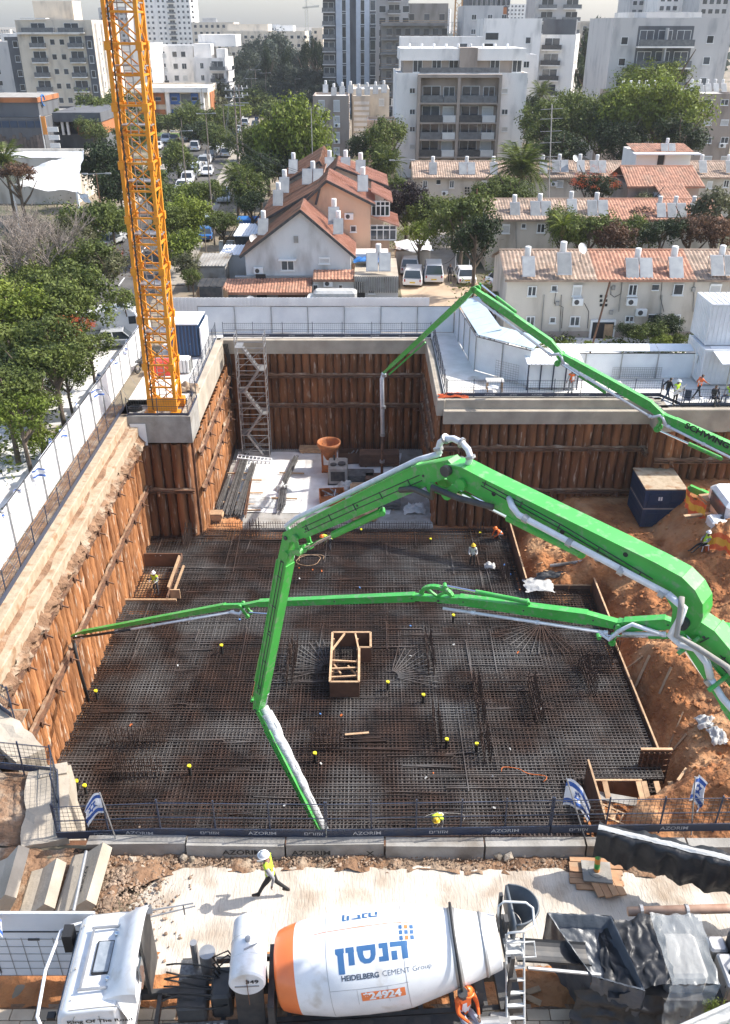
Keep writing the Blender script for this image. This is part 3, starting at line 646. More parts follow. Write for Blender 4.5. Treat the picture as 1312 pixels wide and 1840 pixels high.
MB().rev([(1.0,.25),(2.3,.95),(2.55,.95),(2.55,.88),(2.3,.86),(1.1,.2)],(0,0,0),(0,0,1),20).build('funnel',orr,t,smooth=True)
for i in range(4):
 a=pi/4+i*pi/2;MB().bar((cos(a)*.75,sin(a)*.75,0),(cos(a)*.8,sin(a)*.8,2.2),.09).build('leg',orr,t)
MB().box(-.6,.6,-.6,.6,.1,.17).build('base_frame',orr,t)
c=PZ(608,862,SZ);t=thing('generator','grey diesel generator box beside the orange concrete bucket','generator',c)
MB().bevbox(-.75,.75,-1.0,1.0,.15,1.5,.08).build('housing',greyc,t);MB().box(-.55,.55,-1.03,-1.0,.4,1.2).build('grille',darksteel,t)
MB().tube([(-.3,.5,1.5),(-.3,.5,1.9)],.08).build('exhaust',darksteel,t);MB().box(-.8,.8,-1.05,1.05,0,.14).build('skid',darksteel,t)
MB().tube([(.3,-.3,1.5),(.3,-.3,1.65)],.3,14).build('cover',darksteel,t);MB().tube([(-.35,-.4,1.5),(-.35,-.4,1.6)],.25,14).build('cover',darksteel,t)
def crate(px,py,w_,d_,h_,m,label,rz=0,fill=None,cat='crate',name='crate',z=SZ):
 c=PZ(px,py,z);t=thing(name,label,cat,c,rz)
 for(a0,a1,b0,b1) in((-w_,w_,-d_,-d_+.05),(-w_,w_,d_-.05,d_),(-w_,-w_+.05,-d_+.05,d_-.05),(w_-.05,w_,-d_+.05,d_-.05)):
  MB().box(a0,a1,b0,b1,.1,h_).build('side',m,t)
 MB().box(-w_,w_,-d_,d_,.05,.098).build('bottom',m,t)
 if fill:
  q=MB()
  for i in range(fill):q.bar((rnd.uniform(-w_,w_)*.8,rnd.uniform(-d_,d_)*.8,h_*.5),(rnd.uniform(-w_,w_)*.8,rnd.uniform(-d_,d_)*.8,h_*rnd.uniform(.7,1.3)),.08)
  q.build('contents',steel,t)['kind']='stuff'
 return t
crate(597,903,.95,.7,.9,orr,'rusty open steel crate full of props in front of the generator',.1,9)
crate(630,830,1.0,.5,1.0,ply,'brown steel box behind the generator',.1,3,'box','steel_box')
def pile_of(px,py,w_,d_,n,m,label,cat='formwork stack',rz=0,h=.12,z=SZ,name='panel_stack'):
 c=PZ(px,py,z);t=thing(name,label,cat,c,rz)
 for i in range(n):
  MB().box(-w_,w_,-d_,d_,.1+i*h,.1+(i+.85)*h).build('panel',m,t,loc=(rnd.uniform(-.08,.08),rnd.uniform(-.05,.05),0),rot=(0,0,rnd.uniform(-.03,.03)))
 for s in(-.7,.7):MB().box(s*w_-.06,s*w_+.06,-d_,d_,0,.098).build('bearer',timber,t)
pile_of(682,835,1.6,.55,9,ply,'dark stack of shutter panels behind the hanging pump hose')
pile_of(645,862,1.2,.6,5,barm,'grey stack of steel panels left of the hanging pump hose')
pile_of(690,868,1.5,.5,5,ply,'low dark stack of boards right of the hose foot')
pile_of(652,888,.9,.45,6,timber,'small stack of timber planks near the middle of the slab')
pile_of(680,910,1.6,.6,4,barm,'long low stack of grey frames under the green boom')
pile_of(655,932,0.9,.5,5,timber,'brown parcel of boards at the slab edge under the boom')
pile_of(560,812,1.0,.4,3,timber,'few long timbers lying at the back of the slab')
pile_of(388,935,.5,.35,5,timber,'small stack of orange planks at the left slab corner',z=-9.3)
sack('plastic_bag',510,880,SZ,.6,.5,.5,whiteplastic,'crumpled white bag in the middle of the sheeting','bag',21)
sack('plastic_bag',620,880,SZ,.8,.6,.6,whiteplastic,'white plastic bags behind the rusty crate','bag',22)
sack('plastic_bag',628,925,SZ,.6,.4,.4,whiteplastic,'white plastic bag at the slab edge left of the boards','bag',23)
sack('plastic_bag',745,918,SZ,.8,.6,.5,whiteplastic,'large white sack right of the slab by the dark wall','bag',24)
sack('plastic_bag',340,935,-9.3,.6,.35,.4,whiteplastic,'small white bag on the orange earth mound','bag',26)
sack('plastic_sheet',470,905,SZ,1.4,.8,.35,whiteplastic,'creased white sheet between the bar bundles','sheeting',28)
a=PZ(757,875,SZ+.2);b=PZ(770,892,SZ+.2)
tag(MB().tube([a,b],.25,12).build('white_roll',sheetw),'white roll lying beside the dark wall right of the slab','roll')
t=thing('stair_tower','tall galvanised scaffold stair tower against the back wall','scaffold tower',(-10.2,66.2,-9.5))
aw=PY(415,790,66.0);bw=PY(475,790,66.0)
x0=PY(422,600,65.9).x;x1=PY(468,600,65.9).x+.25;y0=65.3;y1=66.7;z0=-9.4;z1=1.0
for(x,y) in((x0,y0),(x1,y0),(x0,y1),(x1,y1)):MB().tube([(x,y,z0),(x,y,z1)],.045,6).build('standard',steel,t,w=True)
nl=5;lh=(z1-1.1-z0)/nl
for i in range(nl+1):
 z=z0+i*lh+.1;q=MB()
 for(p_,q_) in(((x0,y0),(x1,y0)),((x0,y1),(x1,y1)),((x0,y0),(x0,y1)),((x1,y0),(x1,y1))):
  q.bar((*p_,z),(*q_,z),.05);q.bar((*p_,z+1.0),(*q_,z+1.0),.04);q.bar((*p_,z+.5),(*q_,z+.5),.04)
 q.bar((x0,y0,z),(x1,y0,z+lh),.035) if i<nl else None;q.bar((x0,y0,z),(x0,y1,z+lh),.035) if i<nl else None
 q.build('ledger',steel,t,w=True)
 s=i%2
 MB().box(x0 if s else x1-.55,x0+.55 if s else x1,y0,y1,z-.03,z+.03).build('landing',steel,t,w=True)
 if i<nl:
  fx0,fx1=(x0+.5,x1-.5) if s else(x1-.5,x0+.5);yy=y0+.1
  fl=MB();fl.bar((fx0,yy,z),(fx1,yy,z+lh),.04,.16);fl.bar((fx0,yy+.55,z),(fx1,yy+.55,z+lh),.04,.16)
  for k in range(8):f=(k+.5)/8;x=fx0+(fx1-fx0)*f;fl.box(x-.11,x+.11,yy,yy+.55,z+lh*f,z+lh*f+.03)
  fl.build('stair_flight',steel,t,w=True)
q=MB();q.bar((x0-.3,y0-.4,z0+.4),(x1+.2,y0-.4,z0+.05),.08);q.bar((x0-.3,y0-1.0,z0+.4),(x1+.2,y0-1.0,z0+.05),.08)
for i in range(10):f=i/9;x=x0-.3+(x1-x0+.5)*f;q.bar((x,y0-.4,z0+.4-.35*f),(x,y0-1.0,z0+.4-.35*f),.06)
q.build('bottom_ramp',sheetw,t,w=True)
q=MB()
for k in range(4):q.tube([(x0-1.2+k*.12,67.0,-0.2),(x0-.9+k*.1,66.9,-1.4-k*.2),(x0-1.1+.1*k,66.8,-3.2-.3*k),(x0-.8,66.6,-4.8)],.05,6)
tag(q.build('hanging_cables',black),'black cables drooping in the corner beside the stair tower','cable')

# ================= TOWER CRANE MAST =================
t=t_crane=thing('tower_crane_mast','yellow orange lattice tower crane mast rising from its concrete block','tower crane',(-13.0,53.5,0))
cw=.84;cx,cy=PZ(297,728,0.0).x,53.6
cx=-13.2;zb=0.0
TOPC=26.5
for(sx,sy) in((-1,-1),(1,-1),(1,1),(-1,1)):
 q=MB();z=zb
 q.box(cx+sx*cw-.1,cx+sx*cw+.1,cy+sy*cw-.1,cy+sy*cw+.1,zb,TOPC)
 z=zb+3
 while z<TOPC:q.box(cx+sx*cw-.17,cx+sx*cw+.17,cy+sy*cw-.17,cy+sy*cw+.17,z-.22,z+.22);z+=3
 q.build('chord',orangecrane,t,w=True)
FACES=(((-1,-1),(1,-1)),((1,-1),(1,1)),((1,1),(-1,1)),((-1,1),(-1,-1)))
z=zb;k=0
while z<TOPC-.1:
 q=MB()
 for(a,b) in FACES:
  A=(cx+a[0]*cw,cy+a[1]*cw);B=(cx+b[0]*cw,cy+b[1]*cw)
  q.bar((*A,z+.1),(*B,z+.1),.11);q.bar((*A,z+.1),(*B,z+1.5),.07)
  if a[1]<0 or b[1]<0:q.bar((*B,z+.1),(*A,z+1.5),.07)
 q.build('lattice_bay',orangecrane,t,w=True);z+=1.5
q=MB();q.bar((cx-.25,cy-.3,0),(cx-.25,cy-.3,TOPC),.06);q.bar((cx+.2,cy-.3,0),(cx+.2,cy-.3,TOPC),.06)
z=.3
while z<TOPC:q.bar((cx-.25,cy-.3,z),(cx+.2,cy-.3,z),.035);z+=.3
q.build('ladder',steel,t,w=True)
for zz_ in(5,8,11,14,17,20,23):MB().box(cx-.9,cx+.9,cy-.2,cy+.9,zz_,zz_+.06).build('rest_platform',steel,t,w=True)
MB().tube([(cx-.6,cy-.96,0.1),(cx-.58,cy-.98,12),(cx-.6,cy-.96,TOPC)],.045,6).build('power_cable',black,t,w=True)
for(sx,sy) in((-1,-1),(1,-1),(1,1),(-1,1)):MB().box(cx+sx*cw-.3,cx+sx*cw+.3,cy+sy*cw-.3,cy+sy*cw+.3,-.348,-.02 if sy<0 else .3).build('anchor_shoe',orangecrane,t,w=True)
MB().box(cx-.95,cx+.95,cy-.98,cy-.80,.0,.9).build('base_plate_panel',orangecrane,t,w=True)
cr=[(cx-1.75+.4*cos(a*.5),cy-1.0+.4*sin(a*.5),.1+a*.006) for a in range(40)]
tag(MB().tube(cr,.06,6).build('cable_coil',black),'black cable coil at the foot of the yellow crane','cable')
t_crane.rotation_euler=(0,radians(0.75),0)

# ================= FENCES =================
azfont=None
def text_mesh(body,size,m,name='lettering',bold=0.0,align='CENTER',sx=1.0):
 cu=bpy.data.curves.new(name,'FONT');cu.body=body;cu.size=size;cu.align_x=align;cu.align_y='CENTER';cu.offset=bold;cu.resolution_u=3
 o=bpy.data.objects.new(name,cu);COL.objects.link(o);dg=bpy.context.evaluated_depsgraph_get()
 me=bpy.data.meshes.new_from_object(o.evaluated_get(dg));bpy.data.objects.remove(o);bpy.data.curves.remove(cu)
 me.name=name;me.materials.clear();me.materials.append(m)
 if sx!=1.0:me.transform(Matrix.Diagonal((sx,1,1,1)))
 return me
fadedtext=mat('faded_lettering',(0.45,0.45,0.46),None,rough=.7);whitetext=mat('white_lettering',(0.75,0.75,0.75),None,rough=0.6)
blacktext=mat('black_stencil',(0.03,0.03,0.03),None,rough=0.8)
def flipbody(s):return s[::-1]
HEB=flipbody('\u05d0\u05d6\u05d5\u05e8\u05d9\u05dd')
AZ={}
def az(kind):
 if kind not in AZ:AZ[kind]=text_mesh('AZORIM' if kind=='L' else HEB,.19,fadedtext,bold=.002,sx=1.2)
 return AZ[kind]
def rail_fence(label,pts,h=1.15,post=2.4,boardh=.22,boardm=navy,texts=(),mesh=True,lean=0.0):
 """black site fence: posts, rails, thin mesh, toe board"""
 p0=Vector(pts[0]);t=thing('site_fence',label,'fence',p0,0,'black mesh fences round the pit')
 for i in range(len(pts)-1):
  a=Vector(pts[i]);b=Vector(pts[i+1]);d=b-a;L0=d.length;d.normalize();n=max(1,round(L0/post));s=Vector((-d.y,d.x,0))
  for k in range(n+(1 if i==len(pts)-2 else 0)):
   c=a+d*(L0*k/n)
   q=MB().bar(c-Vector((0,0,.1)),c+Vector((rnd.uniform(-.03,.03),rnd.uniform(-.03,.03),h+.12)),.042)
   q.build('post',navy,t,w=True)
  q=MB()
  for z in(h,h*.55):q.bar(a+Vector((0,0,z)),b+Vector((0,0,z)),.02)
  q.build('rail',navy,t,w=True)
  if mesh:
   q=MB();k=0.0
   while k<L0:c=a+d*k;q.bar(c+Vector((0,0,.2)),c+Vector((0,0,h)),.008);k+=.16
   z=.3
   while z<h:q.bar(a+Vector((0,0,z)),b+Vector((0,0,z)),.008);z+=.16
   q.build('wire_mesh',darksteel,t,w=True)['kind']='stuff'
  c=a.lerp(b,.5);MB().bar(a+s*-.06+Vector((0,0,boardh/2+.03)),b+s*-.06+Vector((0,0,boardh/2+.03)),.03,boardh).build('toe_board',boardm,t,w=True)
  for(f,kd) in[x[1:] for x in texts if x[0]==i]:
   c=a.lerp(b,f)+s*-.082+Vector((0,0,boardh/2+.03))-p0
   if s.y>0 or True:addmesh('lettering',az(kd),t,c,(radians(90),0,atan2(d.y,d.x)),(boardh/.3,boardh/.3,1))
 return t
rail_fence('near black mesh fence on the kerb, from the left corner to the green boom tip',[(-9.45,18.45,0.1),(-6.2,18.3,.45),(-1.2,18.2,.5)],1.35,1.55,.3,texts=[(0,.45,'H'),(0,.8,'L'),(1,.3,'H'),(1,.62,'L'),(1,.93,'H')])
rail_fence('near black mesh fence on the kerb, between boom tip and the right flag',[(-1.15,18.2,.5),(5.6,18.35,.5)],1.35,1.3,.3,texts=[(0,.18,'L'),(0,.5,'H'),(0,.8,'L')])
rail_fence('near black mesh fence on the kerb, right of the right flag',[(5.65,18.35,.5),(14,18.5,.5)],1.35,1.6,.3,texts=[(0,.1,'H'),(0,.45,'L'),(0,.7,'H')])
rail_fence('short black fence at the left frame edge above the broken beam',[(-14.2,24.9,.2),(-12.6,23.6,.3)],1.3,1.0)
rail_fence('black fence running back from the near left corner',[(-9.45,18.5,.1),(-10.3,21.0,.1),(-12.6,21.3,.1)],1.3,1.3,.28,texts=[(1,.5,'L')])
rail_fence('long black fence on the beam above the sunlit pile wall',[(-15.85,24,0.02),(-15.85,53,0.02)],1.15,1.9,.25)
rail_fence('black fence around the crane block',[(-15.3,51.9,.02),(-11.4,51.9,.02),(-11.4,55,.02)],1.1,1.9,.15)
rail_fence('black fence beside the crane yard above the side piles',[(-11.8,55.2,0.02),(-12.0,67.8,0.02)],1.15,1.7,.15)
rail_fence('black fence along the far edge of the deep pit',[(-11.4,67.95,0.02),(5.3,67.95,0.02)],1.15,2.4,.25,texts=[(0,f,'LH'[i%2]) for i,f in enumerate((.2,.33,.46,.6,.73,.86))])
rail_fence('black fence at the left edge of the white terrace',[(5.5,67.6,.02),(5.5,55.2,.02)],1.15,1.7,.2)
rail_fence('black fence along the front of the white terrace',[(5.55,55.15,0.02),(20.0,55.15,0.02)],1.15,1.9,.25,texts=[(0,f,'LH'[i%2]) for i,f in enumerate((.2,.31,.42,.53,.64,.8))])
rail_fence('black fence before the resting workers and the site office',[(20.0,55.1,.02),(20.9,53.55,0.02),(30,53.55,0.02)],1.15,2.2,.2)
def hoarding(label,pts,h,post,facing_posts=1,m=sheetw,brace=True,gp='white sheet hoardings round the site'):
 p0=Vector(pts[0]);t=thing('hoarding',label,'hoarding',p0,0,gp)
 for i in range(len(pts)-1):
  a=Vector(pts[i]);b=Vector(pts[i+1]);d=b-a;L0=d.length;d.normalize();n=max(1,round(L0/post));s=Vector((-d.y,d.x,0))*facing_posts
  for k in range(n):
   u=a+d*(L0*k/n);v=a+d*(L0*(k+1)/n-.02);dz=rnd.uniform(-.04,.04)
   q=MB().bar(u+Vector((0,0,h/2+.03+dz)),v+Vector((0,0,h/2+.03+dz)),.05,h)
   q.build('sheet_panel',m,t,w=True)
   q=MB().bar(u-s*.08,u-s*.08+Vector((0,0,h+.12)),.06)
   if brace:q.bar(u-s*.08+Vector((0,0,h*.85)),u-s*1.0+Vector((0,0,.02)),.022)
   q.build('post',steel,t,w=True)
  q=MB().bar(a-s*.05+Vector((0,0,h+.06)),b-s*.05+Vector((0,0,h+.06)),.045);q.build('top_rail',darksteel,t,w=True)
 return t
hoarding('long white hoarding with braced posts along the left of the pit',[(-16.9,24,0),(-16.9,66.5,0)],2.3,2.35,1)
hoarding('white hoarding behind the far edge of the deep pit',[(-13.5,69.15,0),(7.2,69.15,0)],2.15,2.9,1)
hoarding('white hoarding bending forward beside the covered walkway',[(7.3,69.1,0),(8.0,60.3,0),(11.4,57.2,0)],2.5,2.2,1,brace=False)
hoarding('white hoarding behind the terrace booth up to the site office',[(13.0,58.7,0),(23.2,58.7,0)],1.8,2.8,1,brace=False)
t=thing('covered_walkway','pale blue sheet roof panels of the walkway outside the hoarding','walkway roof',(8,62,2.5))
wk=[(7.4,69.0),(8.1,60.4),(11.5,57.3)]
lb=mat('pale_blue_sheet',(0.50,0.60,0.66),(0.44,0.53,0.59),1,0.5,world=True)
for i in range(2):
 a=Vector((*wk[i],2.62));b=Vector((*wk[i+1],2.62));n=(5,3)[i];d=(b-a).normalized();s=Vector((-d.y,d.x,0))
 for k in range(n):
  u=a.lerp(b,k/n);v=a.lerp(b,(k+1)/n)-d*.03
  s1=s*1.7+Vector((0,0,.35))
  MB().add([u,v,v+s1,u+s1,u+Vector((0,0,.04)),v+Vector((0,0,.04)),v+s1+Vector((0,0,.04)),u+s1+Vector((0,0,.04))],[(0,3,2,1),(4,5,6,7),(0,1,5,4),(1,2,6,5),(2,3,7,6),(3,0,4,7)]).build('roof_panel',lb,t,w=True)
  MB().bar(u+s*1.6-Vector((0,0,2.6)),u+s*1.6+Vector((0,0,.3)),.08).build('post',darksteel,t,w=True)
t=thing('covered_walkway','white sheet roof strip along the back of the terrace hoarding','walkway roof',(18,59,2.0))
for k in range(4):
 x=13.2+k*2.5
 MB().add([(x,58.8,1.95),(x+2.46,58.8,1.95),(x+2.46,59.8,2.15),(x,59.8,2.15),(x,58.8,1.99),(x+2.46,58.8,1.99),(x+2.46,59.8,2.19),(x,59.8,2.19)],[(0,3,2,1),(4,5,6,7),(0,1,5,4),(1,2,6,5),(2,3,7,6),(3,0,4,7)]).build('roof_panel',sheetw,t,w=True)
t=thing('corrugated_fence','pale corrugated sheet fence in front of the gabled house','fence',(-15,74,0))
q=MB();x=-17.5
while x<5.4:q.box(x,x+.16,74.0,74.04,0,1.55);q.box(x+.16,x+.32,74.06,74.1,0,1.55);x+=.32
q.build('corrugated_sheet',sheetw,t,w=True)['kind']='stuff'
MB().bar((-17.5,74.2,1.3),(5.4,74.2,1.3),.06).build('rail',darksteel,t,w=True)
blue=mat('flag_blue',(0.03,0.10,0.36),None,rough=0.7);clothw=mat('white_cloth',(0.74,0.75,0.78),(0.64,0.65,0.68),2,0.8,subs=0.25)
def flagcloth(w_,h_,seed,drape=0.5,star=True,nx=26,ny=18):
 """white cloth with two blue stripes and a blue hexagram outline; u along fly, v down the hoist"""
 q=MB();
 R1=.19;
 def inhex(u,v):
  x=(u-.5)*w_/h_;y=v-.5
  for sgn in(1,-1):
   d=[]
   for k in range(3):
    a=pi/2*sgn+k*2*pi/3;d.append(x*cos(a)+y*sin(a))
   m_=max(-min(d),max(-dd for dd in d))
   if abs(max(-dd for dd in d)-R1*.5)<.022:return True
  return False
 def fn(u,v):
  f=sin(u*9+seed)*.07*u+noise.noise(Vector((u*3,v*3,seed)))*.10*u
  return(u*w_*(1-drape*.55),f*1.6,-v*h_-u*u*w_*drape*(.9+.2*sin(v*4+seed)))
 n=len(q.v)
 for j in range(ny+1):
  for i in range(nx+1):q.v.append(fn(i/nx,j/ny))
 for j in range(ny):
  for i in range(nx):
   u=(i+.5)/nx;v=(j+.5)/ny;a=j*(nx+1)+i
   q.f.append((a,a+1,a+nx+2,a+nx+1));q.m.append(1 if(.11<v<.26 or .74<v<.89 or(star and inhex(u,v))) else 0)
 return q
for i in range(15):
 y=26+i*2.65+rnd.uniform(-.5,.5)
 o=flagcloth(.85,.5,i*3.1,rnd.uniform(.2,.6),i%3==0,16,12).build('bunting_flag',[clothw,blue]);o.location=(-16.8+rnd.uniform(-.3,.1),y,2.45);o.rotation_euler=(rnd.uniform(-.5,.5),rnd.uniform(-.6,.3),radians(90)+rnd.uniform(-.6,.6))
 tag(o,'blue and white pennant tangled on the left hoarding top, %s from the near end'%ORD[i],'flag','pennants along the left hoarding')
def pole_flag(px,py,base,hp,w_,h_,lean,seed,label,rz):
 t=thing('flag_on_pole',label,'flag',base)
 top=Vector((lean[0],lean[1],hp));MB().tube([(0,0,0),top],.022,6).build('pole',steel,t)
 o=flagcloth(w_,h_,seed,.78,True,40,30).build('cloth',[clothw,blue],t,smooth=True,loc=tuple(top*.995),rot=(0,0,rz))
pole_flag(0,0,PZ(1052,1508,.3),2.2,1.6,1.1,(-.75,.35,0),1.0,'large blue and white star flag hanging on a pole at the kerb',radians(12))
pole_flag(0,0,PZ(1242,1500,.3),2.1,1.15,1.0,(-.15,.35,0),4.0,'smaller blue and white flag hanging on a pole at the right',radians(30))
pole_flag(0,0,PZ(212,1518,.3),1.9,1.1,.85,(-.35,.3,0),2.2,'small blue and white star flag hanging on a pole at left',radians(178))
for(px,py,s_,tx) in((165,1533,1,'AZORIM'),(435,1535,1,'AZORIM'),(665,1523,1,'X'),(735,1522,0,''),(560,1527,1,'AZORIM')):
 if not tx:continue
 c=PZ(px,py,.28)
 b=None
 o=addmesh('stencil',text_mesh(tx,.24,blacktext,'stencil',.006,sx=1.3),kt,(c.x-2,17.80-0.10*sin((c.x+8)*0.12)-17.7+.0,.30),(radians(84),0,0))

# ================= TERRACE OBJECTS =================
t=thing('site_booth','small white panel booth with dark frames and striped roof on the terrace','booth',(12.2,57.0,0))
bx0,bx1=11.15,14.6;by0,by1=56.4,58.4
for i in range(4):MB().box(bx0+i*.86+.04,bx0+(i+1)*.86-.04,by0+.02,by0+.06,.15,1.85).build('wall_panel',sheetw,t,w=True)
MB().box(bx0,bx0+.04,by0+.06,by1,.15,1.85).box(bx1-.04,bx1,by0+.06,by1,.15,1.85).box(bx0+.05,bx1-.05,by1-.04,by1,.15,1.85).build('side_wall',sheetw,t,w=True)
for i in range(5):MB().box(bx0+i*.86-.04,bx0+i*.86+.04,by0-.03,by0+.018,0,1.9).build('frame_post',navy,t,w=True)
q=MB();x=bx0-.15
while x<bx1+.1:q.add([(x,by0-.25,1.9),(x+.26,by0-.25,1.9),(x+.26,by1+.15,2.2),(x,by1+.15,2.2),(x,by0-.25,1.95),(x+.26,by0-.25,1.95),(x+.26,by1+.15,2.25),(x,by1+.15,2.25)],[(0,3,2,1),(4,5,6,7),(0,1,5,4),(1,2,6,5),(2,3,7,6),(3,0,4,7)]);x+=.3
q.build('roof',sheetw,t,w=True)
q=MB();
for i in range(10):q.bar((9.2+i*.16,58.35-i*.12,.1),(9.2+i*.16,58.35-i*.12,1.5),.02)
for i in range(9):q.bar((9.2,58.35,.1+i*.17),(10.65,57.25,.1+i*.17),.02)
tag(q.build('mesh_panel',steel),'wire mesh panel leaning on the white hoarding','mesh panel')
q=MB()
for i in range(24):q.bar((17.5+i*.15,58.45,.1),(17.5+i*.15,58.45,.9),.02)
for i in range(7):q.bar((17.5,58.45,.1+i*.13),(21.0,58.45,.1+i*.13),.02)
tag(q.build('mesh_panel',steel),'long wire mesh panel standing before the terrace back hoarding','mesh panel')
c=PZ(888,702,0);t=thing('work_table','small white topped work table on the terrace','table',c)
MB().box(-.6,.6,-.35,.35,.72,.8).build('table_top',whitec,t)
for s in((-1,-1),(1,-1),(1,1),(-1,1)):MB().box(s[0]*.5-.04,s[0]*.5+.04,s[1]*.28-.04,s[1]*.28+.04,0,.718).build('leg',timber,t)
sack('paper_sheets',886,696,.82,.35,.22,.12,clothw,'crumpled white sheet on the small work table','paper',31)
netm=mat('orange_net',(0.75,0.13,0.03),(0.6,0.1,0.03),8,0.8)
sack('orange_net',815,712,0.02,1.0,.35,.22,netm,'heap of orange net by the terrace corner fence','net',33)
t=thing('post_rod','leaning rusty pole standing behind the booth','pole',(16.0,60.1,0));MB().tube([(0,0,0),(.9,-.1,6.6)],.07,8).build('pole',rust,t)
cabm=mat('white_corrugated_cabin',(0.72,0.73,0.75),(0.62,0.62,0.63),1,0.55,c3=(0.45,0.42,0.38),s3=0.5,r3=(0.6,0.8))
def cabin(name,label,x0,x1,y0,y1,z0,z1,roof=True):
 t=thing(name,label,'site cabin',((x0+x1)/2,y0,z0))
 MB().box(x0,x1,y0,y1,z0,z1).build('wall',cabm,t,w=True)
 q=MB();x=x0+.1
 while x<x1-.1:q.box(x,x+.05,y0-.03,y0+.01,z0+.15,z1-.15);x+=.3
 y=y0+.1
 while y<y1-.1:q.box(x0-.03,x0+.01,y,y+.05,z0+.15,z1-.15);y+=.3
 q.build('corrugation',cabm,t,w=True)['kind']='stuff'
 q=MB()
 for(x,y) in((x0,y0),(x0,y1)):q.box(x-.04,x+.06,y-.04,y+.06,z0,z1+.02)
 q.box(x0-.05,x1,y0-.05,y0+.02,z1-.12,z1+.03);q.box(x0-.05,x0+.02,y0,y1,z1-.12,z1+.03);q.build('edge_frame',cabm,t,w=True)
 if roof:
  q=MB();x=x0
  while x<x1:q.box(x,x+.28,y0,y1,z1,z1+.05);x+=.4
  q.build('roof_ribs',cabm,t,w=True)
 return t
ca=PZ(1242,700,0);
t1=cabin('site_cabin','lower white site cabin with window behind the resting workers',23.3,31,57.2,60.5,0.1,2.6,False)
MB().box(25.9,27.3,57.12,57.19,1.4,2.0).build('window',frame,t1,w=True);MB().box(25.97,26.55,57.09,57.118,1.45,1.95).box(26.65,27.23,57.09,57.118,1.45,1.95).build('window_pane',glass,t1,w=True)
MB().box(23.18,23.3,58.2,58.6,1.3,1.9).build('meter_box',frame,t1,w=True)
t2=cabin('site_cabin','upper white corrugated cabin stacked on the lower one at right',23.5,31,58.0,61.0,2.68,5.5)
MB().box(26.3,27.3,58.8,59.4,5.56,6.05).build('roof_unit',frame,t2,w=True)
t3=thing('cabin_awning','bright white sheet awning on poles before the lower cabin','awning',(26,56.3,2.5))
for i in range(3):
 x=23.8+i*2.6
 MB().add([(x,55.2,2.25),(x+2.55,55.2,2.25),(x+2.55,57.9,2.62),(x,57.9,2.62),(x,55.2,2.29),(x+2.55,55.2,2.29),(x+2.55,57.9,2.66),(x,57.9,2.66)],[(0,3,2,1),(4,5,6,7),(0,1,5,4),(1,2,6,5),(2,3,7,6),(3,0,4,7)]).build('sheet_panel',sheetw,t3,w=True)
for x in(24.4,28.2):MB().tube([(x,55.3,-2.27+2.27),(x,55.3,2.6)],.05,6).build('pole',steel,t3,w=True)
pbx=PZ(1186,944,-7.4)
bx=thing('storage_container','navy storage container with beige roof standing on the orange earth','container',((15.2+18)/2,49,-7.1))
X0,X1=PZ(1150,943,-7.0).x,PZ(1222,943,-7.0).x;Y0=PZ(1150,943,-7.0).y;Y1=Y0+3.1;Z0=-7.15
for(za,zb_) in((Z0,Z0+1.3),(Z0+1.42,Z0+2.75)):
 MB().box(X0,X1,Y0,Y1,za,zb_).build('box_body',navybox,bx,w=True)
 q=MB();
 for xm in(X0+.08,(X0+X1)/2+.04):
  for zz2 in(.25,.95):q.box(xm+.15,xm+1.15,Y0-.05,Y0-.002,za+zz2,za+zz2+.08)
 for k in range(4):q.bar((X0+.3+k*.72,Y0-.05,za+.03),(X0+.3+k*.72,Y0-.05,zb_-.03),.035)
 q.build('door_bars',steel if False else navybox,bx,w=True)
 q=MB();y=Y0+.15
 while y<Y1-.1:q.box(X0-.04,X0-.002,y,y+.1,za+.1,zb_-.1);y+=.25
 q.build('corrugation',navybox,bx,w=True)
MB().box(X0+.02,X1-.02,Y0+.02,Y1-.02,Z0+1.3,Z0+1.42).build('joint_strip',greyc,bx,w=True)
MB().box(X0-.03,X1+.03,Y0-.03,Y1+.03,Z0+2.752,Z0+2.83).build('roof',beamc,bx,w=True)
MB().box(X0+.9,X0+1.15,Y0-.06,Y0-.003,Z0+2.0,Z0+2.25).build('notice',frame,bx,w=True)
lz=-6.4;lc=PZ(1300,950,lz)
t=thing('pump_lorry','white lorry cab with dark windscreen cut by the right frame edge on the earth','lorry',(21.9,47.5,lz))
q=MB();q.bevbox(20.9,23.4,46.4,49.6,lz+.9,lz+3.0,.25).build('cab',truckw,t,w=True)
MB().box(20.84,20.9,46.6,48.9,lz+1.9,lz+2.8).box(21.2,22.6,46.34,46.4,lz+1.9,lz+2.7).build('windscreen',glass,t,w=True)
MB().box(20.8,20.9,46.5,49,lz+.95,lz+1.4).build('grille',darksteel,t,w=True)
MB().box(20.7,20.95,46.4,49.1,lz+.45,lz+.85).build('bumper',truckw,t,w=True)
for y in(46.5,49.2):MB().tube([(22.0,y-.15,lz+.5),(22.0,y+.15,lz+.5)],.5,18).build('wheel',black,t,w=True)
MB().bar((23.5,46.6,lz+.9),(32,46.6,lz+.9),.3,.5).bar((23.5,49.3,lz+.9),(32,49.3,lz+.9),.3,.5).build('chassis',darksteel,t,w=True)
lt=PY(1239,876,50.6);la=PY(1302,905,49.2);MB().bar(la,lt.lerp(la,.3),.3,.5).bar(lt.lerp(la,.32),lt,.25,.42).build('outrigger_arm',green,t,w=True);MB().tube([lt,(lt.x,lt.y,lt.z-2.6)],.13,8).build('outrigger_leg',green,t,w=True);dlx=PY(1293,950,46.5).x-20.85
for o_ in kids(t):
 if 'outrigger' not in o_.name:o_.location=(dlx,-.2,-.1)
pile_of(1255,930,1.0,.12,3,timber,'pale planks under the far green outrigger leg','planks',.2,.06,onearth(1255,930)+.1,'plank_pile')
